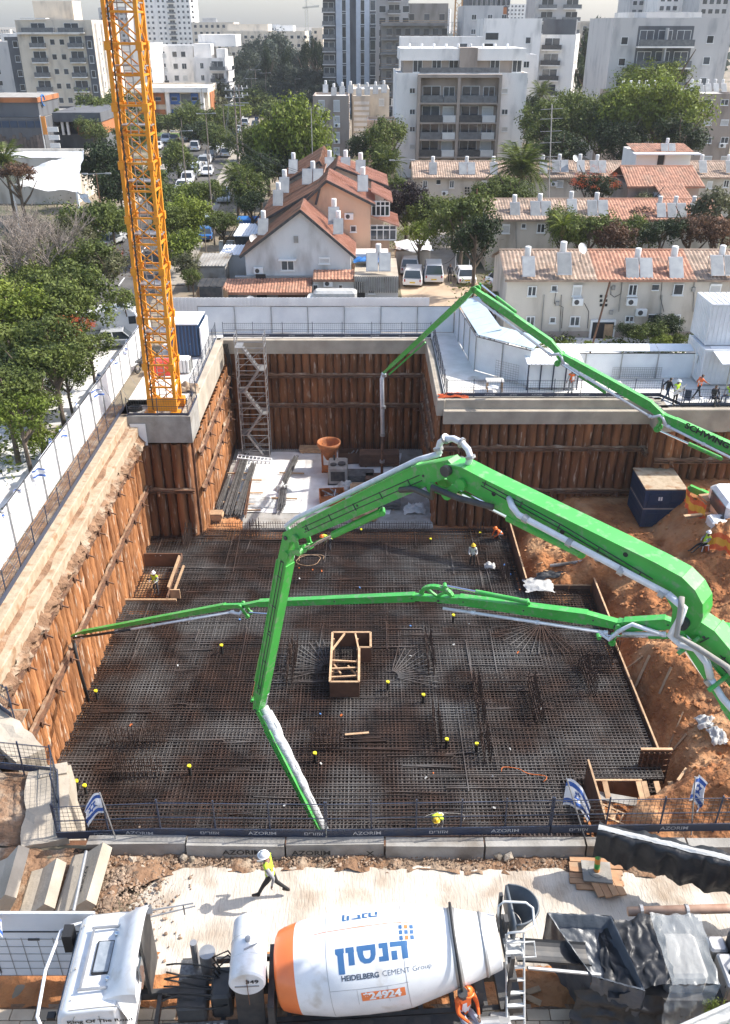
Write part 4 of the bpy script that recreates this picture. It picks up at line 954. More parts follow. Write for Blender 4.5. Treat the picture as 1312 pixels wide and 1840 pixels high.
pile_of(1275,912,.7,.5,5,timber,'wooden pallets stacked behind the far outrigger','pallets',.2,.14,onearth(1275,912),'pallet_stack')
c=PZ(1290,965,onearth(1290,975,-6));t=thing('white_cube_tank','dusty white cube tank before the lorry cab','tank',(c.x,c.y,c.z))
MB().bevbox(-.75,.75,-.6,.6,0,1.35,.12).build('body',frame,t);MB().tube([(0,0,1.35),(0,0,1.42)],.12,10).build('lid',darksteel,t)
netr=mat('safety_net_orange',(0.72,0.13,0.04),None,rough=.7,alpha=.85);nety=mat('safety_net_yellow',(0.75,0.45,0.04),None,rough=.7,alpha=.85)
def net(label,pts,h):
 q=MB();n=24
 P=[Vector((p.x,p.y,0)) for p in pts]
 def at_(u):
  s=u*(len(P)-1);i=min(int(s),len(P)-2);return P[i].lerp(P[i+1],s-i)
 vs=[]
 for j in range(10):
  for i in range(n):
   def pp(i,j):
    c=at_(i/n);z=onh(c.x,c.y)+.05+h*j/10;return(c.x+.08*sin(i*.9+j*.3),c.y+.06*sin(i*1.3),z+.05*sin(i*.8))
   q.add([pp(i,j),pp(i+1,j),pp(i+1,j+1),pp(i,j+1)],[(0,1,2,3)],1 if 3<=j<=6 else 0)
 tag(q.build('safety_net',[netr,nety]),label,'safety net')
def onh(x,y):return pit_h(x,y)
net('short orange and yellow safety net strip beside the navy container',[PZ(1222,935,-6.6),PZ(1232,955,-6.6),PZ(1258,972,-6.4)],1.1)
net('long orange and yellow safety net strip below the white tank',[PZ(1262,985,-6),PZ(1285,1000,-6),PZ(1330,1030,-5.8)],1.1)

# ================= CONCRETE PUMP BOOMS =================
def boom_prof(p0,p1,h0,h1,w_,kneeA=0.0,kneeB=0.0):
 """side profile polygon of a section between joints (kneeX raises the beam above the joint near that end)"""
 p0=Vector(p0);p1=Vector(p1);d=(p1-p0);L0=d.length;d.normalize();up=Vector((0,0,1));s=d.cross(up).normalized();u=s.cross(d).normalized()
 if u.z<0:u=-u
 poly=[(-.12*1,-h0*.35),(-h0*.35,0),(-.1,h0*.4)]
 a=min(1.0,L0*.16);b=min(.8,L0*.14)
 poly+=[(a,kneeA+h0*.55),(L0-b,kneeB+h1*.55),(L0+.05,h1*.42),(L0+h1*.35,0),(L0+.05,-h1*.42),(L0-b,kneeB-h1*.5),(a,kneeA-h0*.5)]
 return p0,d,u,s,poly,L0
def boom_section(t,p0,p1,h0,h1,w_,ka=0.0,kb=0.0,m=green):
 p0,d,u,s,poly,L0=boom_prof(p0,p1,h0,h1,w_,ka,kb)
 q=MB().prism(poly,p0-s*w_/2,d,u,s*w_)
 for f in(1,-1):
  yA=ka+(h0*.55 if f>0 else-h0*.5);yB=kb+(h1*.55 if f>0 else-h1*.5);a=min(1.0,L0*.16);b=min(.8,L0*.14)
  q.bar(p0+d*a+u*(yA+.012*f),p0+d*(L0-b)+u*(yB+.012*f),w_+.05,.03,up=u)
 o=q.build('boom_section',m,t,w=True)
 MB().tube([p0-s*(w_/2+.06),p0+s*(w_/2+.06)],h0*.2,12).build('joint_pin',darksteel,t,w=True)
 q=MB()
 for f in(.12,.5,.85):
  c=p0+d*(L0*f)+u*(ka*(1-f)+kb*f)
  for sg in(1,-1):q.tube([c+s*(w_/2+.001)*sg,c+s*(w_/2+.012)*sg],.035,8)
 q.build('bolt',darksteel,t,w=True)
 return p0,d,u,s,L0
def delivery(t,secs,side,r,off,lift=0.0,m=pipew):
 """pipe following the sections at one side; secs = [(p0,d,u,s,L,w)]"""
 pts=[]
 for(p0,d,u,s,L0,w_,k) in secs:
  o=s*side*(w_/2+off)
  MB().tube([p0+d*.55+o+u*(k+lift),p0+d*(L0-.5)+o+u*(k+lift)],r,10).build('delivery_pipe',m,t,w=True)
  q=MB();x=.55
  while x<L0-.3:q.tube([p0+d*(x-.05)+o+u*(k+lift),p0+d*(x+.05)+o+u*(k+lift)],r*1.35,10);x+=1.75
  q.build('pipe_coupling',steel,t,w=True)
  pts.append((p0+d*(L0-.5)+o+u*(k+lift),p0+d*.55+o+u*(k+lift)))
 for i in range(len(secs)-1):
  a=pts[i][0];b=pts[i+1][1];mid=(a+b)/2;dirs=secs[i][1];nxt=secs[i+1][1]
  c1=a+dirs*.35;c2=b-nxt*.35
  path=[a,c1.lerp(a,.3)]+[((1-f)**3)*c1+3*f*(1-f)**2*(c1+dirs*.25)+3*f*f*(1-f)*(c2-nxt*.25)+f**3*c2 for f in(0,.25,.5,.75,1)]+[c2.lerp(b,.7),b]
  MB().tube(path,r,10).build('pipe_elbow',m,t,smooth=True,w=True)
def cylinder(t,a,b,r,f=.5,m=green):
 a=Vector(a);b=Vector(b);c=a.lerp(b,f)
 o=MB().tube([a,c],r,12).build('hydraulic_cylinder',m,t,w=True)
 MB().tube([c,b],r*.55,10).build('cylinder_rod',chrome,o,w=False,loc=tuple(-t.location))
 MB().tube([b-Vector((0,.12,0)),b+Vector((0,.12,0))],r*.8,8).tube([a-Vector((0,.12,0)),a+Vector((0,.12,0))],r*.8,8).build('cylinder_eye',m,t,w=True)
def link(t,a,b,w_,s,off,m=green,h=.2):
 for sg in(1,-1):MB().bar(Vector(a)+s*off*sg,Vector(b)+s*off*sg,.04,h).tube([Vector(a)+s*(off-.03)*sg,Vector(a)+s*(off+.05)*sg],h*.7,10).tube([Vector(b)+s*(off-.03)*sg,Vector(b)+s*(off+.05)*sg],h*.7,10).build('link_plate',m,t,w=True)
d0=Vector(ray(1240,1108))*17.3;eA=(cos(radians(140)),sin(radians(140)))
JA=[PL(px,py,(d0.x,d0.y),eA) for px,py in((1420,1330),(1237,1108),(815,838),(522,962),(465,1272),(582,1500))]
tA=thing('concrete_pump_boom','largest bright green pump boom bent over the pit in the foreground','pump boom',JA[1])
S=[]
r_=boom_section(tA,JA[0],JA[1],.48,.50,.42,0.15,.12);S.append((*r_,.46,.15))
p0=JA[1];p1=JA[2];d=(p1-p0).normalized();L0=(p1-p0).length;s_=d.cross(Vector((0,0,1))).normalized();u_=s_.cross(d).normalized()
prof=[(-.24,-.20),(-.28,.1),(-.24,.36),(-.12,.60),(.12,.78),(.45,.88),(1.0,.84),(L0-.9,.32),(L0-.3,.26),(L0+.1,.1),(L0+.16,-.1),(L0-.1,-.27),(L0-.9,-.2),(L0-2.0,-.16),(L0*.55,.02),(1.2,.30),(.6,.32),(.3,.1),(.2,-.20)]
q=MB().prism(prof,p0-s_*.22,d,u_,s_*.44);
for i in range(len(prof)):
 pass
q.build('boom_section',green,tA,w=True)
q=MB()
for i in list(range(0,9)):
 a=prof[i];b=prof[i+1];q.bar(p0+d*a[0]+u_*a[1],p0+d*b[0]+u_*b[1],.50,.03,up=(u_ if 4<i else d))
q.build('top_flange',green,tA,w=True)
q=MB()
for(x,y) in((L0-1.25,.12),(L0-3.0,.25),(1.6,.62)):
 for sg in(1,-1):c=p0+d*x+u_*y;q.tube([c+s_*.222*sg,c+s_*.23*sg],.055,10)
q.build('hole',black,tA,w=True)
for(x,y) in((0,0),(L0,0)):
 c=p0+d*x;MB().tube([c-s_*.36,c+s_*.36],.13,14).build('joint_pin',darksteel,tA,w=True)
S2=(p0,d,u_,s_,L0,.52,.3)
w3=.38
r3=boom_section(tA,JA[2],JA[3],.50,.38,w3,.1,.0);r4=boom_section(tA,JA[3],JA[4],.34,.30,.32);r5=boom_section(tA,JA[4],JA[5],.28,.15,.24)
sd_side=1 if s_.y<0 else-1
sA=[(*r_,.46,.0),(p0,d,u_,s_,L0,.52,.22),(*r3,w3,.35),(*r4,.36,0.1)]
def side_of(s):return 1 if s.y<0 else-1
def pipe_run(t,pts,r,m=pipew,cps=True):
 pts=[Vector(p) for p in pts]
 MB().tube(pts,r,10).build('delivery_pipe',m,t,smooth=True,w=True)
def rpt(R,x,y,z):return R[0]+R[1]*x+R[2]*y+R[3]*z
R1=r_;R2=(p0,d,u_,s_);sg1=side_of(r_[3]);sg2=side_of(s_)
L1=r_[4]
pa=.072
pipe_run(tA,[rpt(R1,.2,-.25,.42*sg1),rpt(R1,L1-1.6,-.30,.42*sg1),rpt(R1,L1-1.15,-.2,.44*sg1)],pa)
pipe_run(tA,[rpt(R1,L1-1.15,-.2,.44*sg1),rpt(R1,L1-.85,-.02,.46*sg1),rpt(R1,L1-.5,-.0,.48*sg1),rpt(R1,L1-.3,-.2,.5*sg1),rpt(R1,L1-.05,-.25,.5*sg1),rpt(R2,.05,.15,.5*sg2),rpt(R2,.1,.45,.46*sg2),rpt(R2,.5,.5,.42*sg2)],pa*1.08)
pipe_run(tA,[rpt(R2,.5,.48,.40*sg2),rpt(R2,L0*.66,.14,.40*sg2),rpt(R2,L0*.7,.2,.34*sg2),rpt(R2,L0*.73,.25,.2*sg2)],pa)
q=MB()
for x in(.6,L0*.25,L0*.45,L0*.63):a=rpt(R2,x,.48+(.14-.48)*x/(L0*.66),.40*sg2);q.tube([a-d*.06,a+d*.06],pa*1.4,10)
for x in(L1-2.4,L1-1.2,L1-.4):a=rpt(R1,x,-.28,.43*sg1);q.tube([a-R1[1]*.06,a+R1[1]*.06],pa*1.4,10)
q.build('pipe_coupling',steel,tA,w=True)
q=MB()
for x in(1.0,2.6,L1-1.3):q.tube([rpt(R1,x,.05,.23*sg1),rpt(R1,x,-.3,.62*sg1)],.045,8)
q.build('pipe_bracket',green,tA,w=True)
MB().tube([rpt(R1,L1-1.9,.1,.27*sg1),rpt(R1,L1-1.1,.25,.42*sg1),rpt(R1,L1-.5,.1,.55*sg1),rpt(R1,L1-.1,-.1,.56*sg1),rpt(R2,.15,.5,.55*sg2),rpt(R2,.25,.6,.4*sg2)],.06,10).build('hose_bundle',greyc,tA,smooth=True,w=True)
cylinder(tA,rpt(R1,L1-3.6,-.75,.1*sg1),rpt(R1,L1-.4,-.45,.1*sg1),.12,.55)
MB().bar(rpt(R1,L1-2.2,-.52,.3*sg1),rpt(R1,L1-.2,-.2,.3*sg1),.05,.16).build('link_plate',green,tA,w=True)
for(R_,Lx,yv,off,ks) in((R1,L1,(.12,-.05),.225,.12),(R2,L0,(.12,.02),.228,.35),(r3,r3[4],(.06,-.08),.198,.08),(r4,r4[4],(.05,-.06),.168,0)):
 sgx=side_of(R_[3]);q=MB()
 for y_ in yv:q.tube([rpt(R_,.9,y_+ks,off*sgx),rpt(R_,Lx*.5,y_+ks*.8,off*sgx),rpt(R_,Lx-.9,y_+ks*.3,off*sgx)],.012,5)
 for f in(.2,.36,.52,.68,.84):q.tube([rpt(R_,Lx*f-.02,yv[0]+.03+ks*(1-f*.6),off*sgx),rpt(R_,Lx*f-.02,yv[1]-.03+ks*(1-f*.6),off*sgx)],.014,5)
 q.build('hydraulic_line',darksteel,tA,w=True)
R3=r3;L3=r3[4];R4=r4;L4=r4[4];sg4=side_of(r4[3]);sg3=side_of(r3[3])
arc=[rpt(R2,L0-.55,.30,.1),rpt(R2,L0-.45,.62,.1)]
c_=JA[2]+Vector((0,0,.34))
arc=[c_+Vector((-(eA[0])*.44*cos(a),-(eA[1])*.44*cos(a),.34*sin(a))) for a in[radians(v) for v in(-30,5,35,65,95,125,155,185,205)]]
MB().tube(arc,.075,12).build('pipe_elbow',pipew,tA,smooth=True,w=True)
q=MB();
for i in(1,3,5,7):dd=(arc[i+1]-arc[i]).normalized() if i<8 else(arc[i]-arc[i-1]).normalized();q.tube([arc[i]-dd*.03,arc[i]+dd*.03],.12,12)
q.build('pipe_coupling',steel,tA,w=True)
pipe_run(tA,[arc[-1],rpt(R3,.9,.47,0),rpt(R3,L3-.6,.38,0),rpt(R3,L3-.1,.3,.05*sg3),rpt(R4,.3,.1,.27*-sg4),rpt(R4,.8,0,.27*-sg4),rpt(R4,L4-.5,0,.27*-sg4),rpt(R4,L4,-.05,.25*-sg4)],.07)
q=MB();x=.8
while x<L4:a=rpt(R4,x,0,.27*-sg4);q.tube([a-R4[1]*.05,a+R4[1]*.05],.1,10);x+=1.3
q.build('pipe_coupling',steel,tA,w=True)
MB().tube([rpt(R2,L0-1.4,-.1,.34*sg2),rpt(R2,L0-.6,-.3,.5*sg2),rpt(R2,L0+.1,-.45,.5*sg2),rpt(R3,.6,-.42,.45*sg3),rpt(R3,1.1,-.1,.35*sg3),rpt(R3,1.6,.0,.28*sg3)],.075,10).build('hose_bundle',darksteel,tA,smooth=True,w=True)
cylinder(tA,rpt(R2,L0*.42,-.10,0),rpt(R2,L0-.2,-.55,0),.12,.55)
link(tA,rpt(R2,L0-.2,-.55,0),rpt(R3,.7,-.25,0),.3,s_,.2);link(tA,rpt(R2,L0-.2,-.55,0),rpt(R2,L0-.45,-.1,0),.3,s_,.28)
cylinder(tA,rpt(R3,L3*.42,-.35,0),rpt(R3,L3-.3,-.5,0),.10,.6)
link(tA,rpt(R3,L3-.3,-.5,0),rpt(R4,.55,-.12,0),.3,r3[3],.17,h=.16);link(tA,rpt(R3,L3-.3,-.5,0),rpt(R3,L3-.45,-.1,0),.3,r3[3],.24,h=.16)
cylinder(tA,rpt(R4,L4*.66,.28,0),rpt(R4,L4-.15,.34,0),.07,.6)
R5=r5;L5=r5[4];sg5=side_of(r5[3])
MB().tube([rpt(R5,.05,.16,-.10*sg5),rpt(R5,L5*.5,.13,-.10*sg5),rpt(R5,L5,.08,-.05*sg5),rpt(R5,L5+.35,.0,0)],[.15,.13,.10,.06],10).build('plastic_wrapped_pipe',wrapm,tA,smooth=True,w=True)
q=MB();
q.grid(lambda u,v:tuple(rpt(R5,.25+u*(L5-.4),.13-.06*u+(.20-.07*u)*cos(v*2*pi)*(1+.25*noise.noise(Vector((u*14,v*4,1)))),-.10*sg5+(.22-.10*u)*sin(v*2*pi)*(1+.3*noise.noise(Vector((u*12,v*4,8)))))),50,14)
q.build('plastic_film',wrapm,tA,smooth=True,w=True)
eB=(cos(radians(157)),sin(radians(157)))
JB=[PL(px,py,(-14.4,34.3),eB) for px,py in((1340,1140),(1215,1124),(1108,1122),(790,1076),(440,1088),(130,1142))]
tB=thing('concrete_pump_boom','thin green pump boom lying low across the middle of the rebar mat','pump boom',JB[2])
hb=[(.42,.42,.32),(.36,.34,.28),(.38,.26,.27),(.24,.19,.22),(.20,.09,.16)]
RB=[]
for i,(a,b,c) in enumerate(hb):
 RB.append(boom_section(tB,JB[i],JB[i+1],a,b,c,0 if i<1 else .12,0.1 if i in(2,3,4) else 0))
for i,(x0,x1,r,y) in enumerate(((0.5,.9,.07,-.25),(.2,.9,.07,-.22),(.05,.97,.06,-.26),(0,0,0,0),(.06,.99,.055,-.12))):
 if r==0:continue
 R=RB[i];sg=side_of(R[3]);L_0=R[4];wd=hb[i][2]/2+.08
 MB().tube([rpt(R,L_0*x0,y,wd*sg),rpt(R,L_0*x1,y,wd*sg)],r,8).build('delivery_pipe',pipew,tB,smooth=True,w=True)
 q=MB();x=L_0*x0
 while x<L_0*x1:a=rpt(R,x,y,wd*sg);q.tube([a-R[1]*.07,a+R[1]*.07],r*1.4,10);x+=2.4
 q.build('pipe_coupling',pipew,tB,w=True)
R=RB[2];sg=side_of(R[3])
MB().tube([rpt(RB[1],RB[1][4]*.2,-.22,.25*sg),rpt(RB[1],RB[1][4]*.7,.2,.28*sg),rpt(RB[1],RB[1][4]*.95,-.1,.28*sg),rpt(R,.2,-.5,.26*sg),rpt(R,.5,-.28,.24*sg)],.08,8).build('pipe_elbow',pipew,tB,smooth=True,w=True)
R=RB[4];sg=side_of(R[3])
MB().tube([rpt(R,.1,-.1,.0),rpt(R,.3,-.25,.2*sg),rpt(R,.7,-.12,.18*sg)],.07,8).build('pipe_elbow',pipew,tB,smooth=True,w=True)
tip=JB[5]
MB().tube([rpt(R,R[4]-4.2,-.12,.19*sg),rpt(R,R[4]-.2,-.08,.15*sg)],.062,8).build('rubber_pipe',black,tB,smooth=True,w=True)
MB().tube([tip+Vector((.2,0,-.05)),tip+Vector((0,0,-.05)),tip+Vector((0,0,-.5))],.09,8).build('pipe_elbow',steel,tB,smooth=True,w=True)
MB().tube([tip+Vector((0,0,-.45)),tip+Vector((.03,0,-2.4)),tip+Vector((.12,.05,-4.25))],.095,8).build('end_hose',black,tB,smooth=True,w=True)
R=RB[2];c=JB[3];sgn=1
q=MB();ar=[c+R[1]*(.1-.62*cos(a))+R[2]*(.12+.40*sin(a)) for a in[radians(v) for v in range(0,190,15)]]
for i in range(len(ar)-1):q.bar(ar[i],ar[i+1],.18,.13,up=R[2])
for i in(3,9):q.bar(c+R[2]*.1+R[1]*.1,ar[i],.1,.08)
q.build('swivel_arc',green,tB,w=True)
R2b=RB[2]
cylinder(tB,rpt(R2b,R2b[4]*.48,.42,0),rpt(R2b,R2b[4]-.25,.62,0),.09,.62)
cylinder(tB,rpt(RB[1],-.2,-.42,0),rpt(R2b,.6,-.62,0),.10,.4)
link(tB,rpt(R2b,.1,-.65,0),rpt(RB[1],RB[1][4]-.1,0,0),.2,R2b[3],.2,h=.18)
MB().tube([rpt(RB[3],RB[3][4]-1.6,-.5,0),rpt(RB[3],RB[3][4]-.1,-.35,0)],.04,6).build('cylinder_rod',chrome,tB,w=True)
link(tB,rpt(RB[3],RB[3][4]-.05,-.45,0),rpt(RB[4],.15,.05,0),.2,RB[3][3],.14,h=.14)
eC=(cos(radians(146)),sin(radians(146)))
JC=[PL(px,py,(1.4,61),eC) for px,py in((1420,862),(1190,748),(1008,638),(852,520),(690,670))]
tC=thing('concrete_pump_boom','far green pump boom arching over the terrace into the deep pit','pump boom',JC[2])
hc=[(.62,.5,.36),(.5,.4,.32),(.42,.34,.28),(.34,.2,.24)]
RC=[boom_section(tC,JC[i],JC[i+1],*hc[i],.2 if i<3 else .0,.0) for i in range(4)]
for i in range(3):
 R=RC[i];sg=side_of(R[3]);wd=hc[i][2]/2+.1;r=.085
 MB().tube([rpt(R,.4,-.3,wd*sg),rpt(R,R[4]-.3,-.3,wd*sg)],r,8).build('delivery_pipe',pipew,tC,smooth=True,w=True)
 q=MB();x=.6
 while x<R[4]:a=rpt(R,x,-.3,wd*sg);q.tube([a-R[1]*.08,a+R[1]*.08],r*1.4,8);x+=2.3
 q.build('pipe_coupling',pipew,tC,w=True)
 if i<2:
  Rn=RC[i+1];MB().tube([rpt(R,R[4]-.5,-.3,wd*sg),rpt(R,R[4]-.1,.05,wd*sg),rpt(Rn,.1,.1,wd*sg),rpt(Rn,.5,-.3,wd*sg)],r*1.1,8).build('pipe_elbow',pipew,tC,smooth=True,w=True)
cylinder(tC,rpt(RC[0],RC[0][4]-4.2,-.75,0),rpt(RC[0],RC[0][4]-.1,-.95,0),.13,.5);cylinder(tC,rpt(RC[1],RC[1][4]-3.6,-.6,0),rpt(RC[1],RC[1][4]-.1,-.5,0),.11,.55)
cylinder(tC,rpt(RC[2],RC[2][4]-3.2,.5,0),rpt(RC[2],RC[2][4]-.2,.55,0),.1,.55);MB().tube([rpt(RC[3],RC[3][4]*.55,-.4,0),rpt(RC[3],RC[3][4]-.3,-.35,0)],.07,8).build('hydraulic_cylinder',green,tC,w=True)
for i,(u,j) in enumerate(((-.8,1),(-.5,2),(.1,3))):link(tC,rpt(RC[j-1],RC[j-1][4]-.1,u,0),JC[j],.2,RC[j][3],.25,h=.3)
tp=JC[4];hp=PZ(686,866,SZ)
MB().tube([tp,tp+Vector((-.15,0,-.5)),tp.lerp(hp,.55)],.16,10).build('end_pipe',chrome if False else pipew,tC,smooth=True,w=True)
MB().tube([tp.lerp(hp,.55),tp.lerp(hp,.97)],.11,10).build('end_hose',rust,tC,smooth=True,w=True)
q=MB()
for f in(.02,.3,.55,.8):c=tp.lerp(hp,f);q.tube([c+Vector((0,0,.1)),c-Vector((0,0,.1))],.2,10)
q.build('pipe_coupling',steel,tC,w=True)
R=RC[0];sg=side_of(R[3]);xx=R[1]*(1 if R[1].x>0 else-1)
c=rpt(R,R[4]-2.9,.25,(.42/2+.012)*sg)-tC.location
sm=addmesh('lettering',text_mesh('SCHWING',.5,blacktext,bold=.02,sx=1.2),tC,c)
zx=-R[1];zz_=R[3]*sg;zy=zz_.cross(zx);sm.rotation_euler=Matrix((zx,zy,zz_)).transposed().to_euler()

# ================= MIXER TRUCK =================
T0=Vector((-1.3,12.74,0));TR=radians(3.2)
tm=thing('mixer_truck','white concrete mixer truck with orange banded drum in the foreground','mixer truck',T0,TR)
orangeband=mat('orange_drum_paint',(0.80,0.20,0.055),(0.74,0.18,0.05),3,0.35,coat=.4)
logoblue=mat('logo_blue',(0.045,0.13,0.29),(0.055,0.15,0.31),3,0.4)
logogrey=mat('logo_dark_grey',(0.07,0.09,0.12),None,rough=.5)
dp=Vector((-.72,.10,2.22));de=Vector((4.55,.0,3.02));dax=(de-dp).normalized()
PR=[(0,.0),(0,.80),(.05,.87),(.18,.92),(.50,1.0),(.505,1.0),(1.25,1.12),(2.0,1.155),(2.75,1.155),(3.1,1.12),(4.15,.87),(4.2,.89),(4.28,.89),(4.33,.84),(4.85,.70),(4.9,.72),(4.95,.68),(5.25,.59),(5.27,.52),(5.0,.42)]
def prof_r(u):
 for i in range(1,len(PR)-1):
  if PR[i][0]<=u<=PR[i+1][0] and PR[i+1][0]>PR[i][0]:f=(u-PR[i][0])/(PR[i+1][0]-PR[i][0]);return PR[i][1]+(PR[i+1][1]-PR[i][1])*f
 return PR[-1][1]
dr_=MB().rev(PR,dp,dax,72,mi=[1 if PR[i][0]<.5 else(2 if 4.15<=PR[i][0]<4.33 or 4.85<=PR[i][0]<4.95 else 0) for i in range(len(PR)-1)]).build('drum',[truckw,orangeband,steel],tm);autosmooth(dr_,30)
dn0=(Vector((0,-1,0))-dax*Vector((0,-1,0)).dot(dax)).normalized();dup_=dax.cross(dn0).normalized()
if dup_.z<0:dup_=-dup_
def dpt(u,phi,r):return dp+dax*u+(dn0*cos(phi)+dup_*sin(phi))*r
def wrap(me,u0,phi0,name,h=.006,parent=None,maxlen=.07):
 bm=bmesh.new();bm.from_mesh(me);bmesh.ops.triangulate(bm,faces=bm.faces)
 for _ in range(6):
  ed=[e for e in bm.edges if e.calc_length()>maxlen]
  if not ed:break
  bmesh.ops.subdivide_edges(bm,edges=ed,cuts=1);bmesh.ops.triangulate(bm,faces=bm.faces)
 for v in bm.verts:
  u=u0+v.co.x;r=prof_r(u);v.co=dpt(u,phi0+v.co.y/1.12,r+h)
 bm.to_mesh(me);bm.free();return addmesh(name,me,dr_)
def poly_text(polys,m,name='lettering'):
 q=MB()
 for P in polys:q.add([(x,y,0) for x,y in P],[tuple(range(len(P)))])
 return q.mesh(name,m)
def R_(x0,y0,x1,y1):return[(x0,y0),(x1,y0),(x1,y1),(x0,y1)]
NUNS=[R_(.12,-.45,.48,.72),[(.0,.72),(.52,.72),(.52,1),(.0,1)],[(.12,.6),(.2,.72),(.0,.72)]]
VAV=[R_(.14,0,.48,.7),[(0,.7),(.5,.7),(.48,1),(0,1)]]
SAM=[[(.0,.7),(1.1,.7),(1.1,1),(0,1)],[(.06,.42),(.36,.5),(.36,.7),(.02,.7)],[(.80,.45),(1.08,.42),(1.1,.7),(.80,.7)],[(.06,.42),(.16,.16),(.42,.32),(.36,.5)],[(.16,.16),(.4,0),(.5,.25),(.42,.32)],[(.4,0),(.74,0),(.68,.25),(.5,.25)],[(.74,0),(.98,.16),(.76,.34),(.68,.25)],[(.98,.16),(1.08,.42),(.80,.45),(.76,.34)]]
NUN=[R_(0,0,.56,.27),R_(.24,.27,.56,.72),[(.04,.72),(.56,.72),(.56,1),(.04,1)]]
HE=[R_(0,.72,1.0,1),R_(.64,0,.98,.72),R_(.04,0,.36,.5)]
polys=[];xo=0
for L_t,adv in((NUNS,.62),(VAV,.66),(SAM,1.26),(NUN,.70),(HE,1.0)):
 polys+=[[(x+xo,y) for x,y in P] for P in L_t];xo+=adv
sc=.36
polys=[[(x*1.09*sc,y*sc) for x,y in P] for P in polys]
wrap(poly_text(polys,logoblue),1.50,radians(52),'lettering')
sq=[];sqo=[]
for i in range(3):
 for j in range(3):
  P=R_(2.98+i*.125,.36+j*.125,3.06+i*.125,.45+j*.125);P=[(x-0,y) for x,y in P]
  (sqo if(i==1 and j in(0,2)) else sq).append(P)
wrap(poly_text(sq,logoblue),0.02,radians(53),'logo_squares');wrap(poly_text(sqo,orangeband),0.02,radians(53),'logo_squares',.0065)
wrap(text_mesh('HEIDELBERG',.155,logogrey,bold=.005,align='LEFT'),1.58,radians(39),'lettering')
wrap(text_mesh('CEMENT Group',.165,logogrey,bold=-.002,align='LEFT'),2.52,radians(39.4),'lettering')
wrap(poly_text([R_(0,0,1.0,.22)],orangeband),1.98,radians(10),'label_panel',.004)
wrap(text_mesh('*24924',.24,whitetext,bold=.010,align='LEFT',sx=1.22),2.03,radians(15.5),'lettering',.008)
wrap(poly_text([R_(0,0,2.25,.015)],orangeband),1.0,radians(92),'stripe',.005)
o=text_mesh('\u05d4\u05e0\u05e1\u05d5\u05df',.26,logoblue,bold=.008,align='CENTER',sx=1.5);o.transform(Matrix.Rotation(pi,4,'Z'));wrap(o,2.1,radians(108),'lettering')
q=MB()
for u in(1.28,3.05):q.tube([dpt(u,radians(a),prof_r(u)+.001) for a in range(-20,130,6)],.006,4)
q.tube([dpt(1.28+k*.2,radians(26),prof_r(1.28+k*.2)+.001) for k in range(10)],.005,4)
for u in(1.9,2.6):q.tube([dpt(u,radians(a),prof_r(u)+.001) for a in range(5,28,4)],.005,4)
q.build('weld_seam',steel,dr_)
cabx0,cabx1=-5.78,-4.22
q=MB()
q.prism([(cabx0+.12,.9),(cabx0,1.4),(cabx0+.04,2.0),(cabx0+.22,2.95),(cabx0+.42,3.12),(cabx0+1.2,3.20),(cabx1,3.2),(cabx1,.9)],(0,-1.22,0),(1,0,0),(0,0,1),(0,2.44,0))
cabo=q.build('cab',truckw,tm)
md=cabo.modifiers.new('bevel','BEVEL');md.width=.10;md.segments=4;md.limit_method='ANGLE';md.angle_limit=radians(25);autosmooth(cabo,40)
MB().box(cabx0+.55,cabx1-.5,-1.232,-1.222,2.05,2.62).box(cabx0+.55,cabx1-.5,1.222,1.232,2.05,2.62).build('side_window',glass,cabo)
MB().add([(cabx0+.045,-1.0,2.02),(cabx0+.045,1.0,2.02),(cabx0+.17,1.0,2.72),(cabx0+.17,-1.0,2.72),(cabx0+.01,-1.0,2.02),(cabx0+.01,1.0,2.02),(cabx0+.13,1.0,2.72),(cabx0+.13,-1.0,2.72)],[(3,2,1,0),(4,5,6,7),(0,1,5,4),(1,2,6,5),(2,3,7,6),(3,0,4,7)]).build('windscreen',glass,cabo)
MB().bevbox(cabx0+.82,cabx0+1.25,-.42,.42,3.18,3.235,.03).build('hatch_rim',black,cabo);MB().bevbox(cabx0+.86,cabx0+1.21,-.38,.38,3.232,3.255,.02).build('roof_hatch',mat('smoked_hatch',(0.22,0.25,0.28),(0.32,0.35,0.38),5,.25,coat=.5),cabo)
q=MB();q.bar((cabx0+.68,-.8,3.26),(cabx0+.68,.72,3.26),.05)
for y in(-.8,.72):q.bar((cabx0+.63,y,3.26),(cabx0+1.45,y,3.30),.05)
q.build('roof_rail',steel,cabo)
for y in(-.58,.52):
 MB().tube([(cabx0+1.22,y,3.30),(cabx0+1.32,y,3.30),(cabx0+1.36,y,3.30),(cabx0+1.55,y,3.30)],[.075,.045,.03,.03],12).build('air_horn',chrome,cabo,smooth=True)
MB().tube([(cabx0+.25,-1.3,2.2),(cabx0-.12,-1.28,2.55),(cabx0-.28,-1.05,2.75),(cabx0-.36,0,2.82),(cabx0-.28,1.05,2.75),(cabx0-.1,1.22,2.7),(cabx0+.2,1.2,2.8)],.04,10).build('guard_tube',truckw,cabo,smooth=True)
MB().box(cabx0-.18,cabx0+.05,.78,1.12,2.3,2.9).box(cabx0-.12,cabx0+.05,-1.0,-.85,2.5,2.6).build('mirror',black,cabo)
q=MB()
for y in(-1.17,1.17):q.tube([(cabx0+.5,y,3.12),(cabx0+1.2,y,3.185),(cabx1,y,3.19)],.012,5)
q.tube([(cabx0+.30,-1.1,3.02),(cabx0+.30,1.1,3.02)],.010,5);q.tube([(cabx0+.5,-1.225,1.2),(cabx0+.5,-1.228,2.7),(cabx0+.62,-1.228,2.98)],.010,5);q.tube([(cabx1-.42,-1.226,1.2),(cabx1-.42,-1.228,2.95)],.010,5)
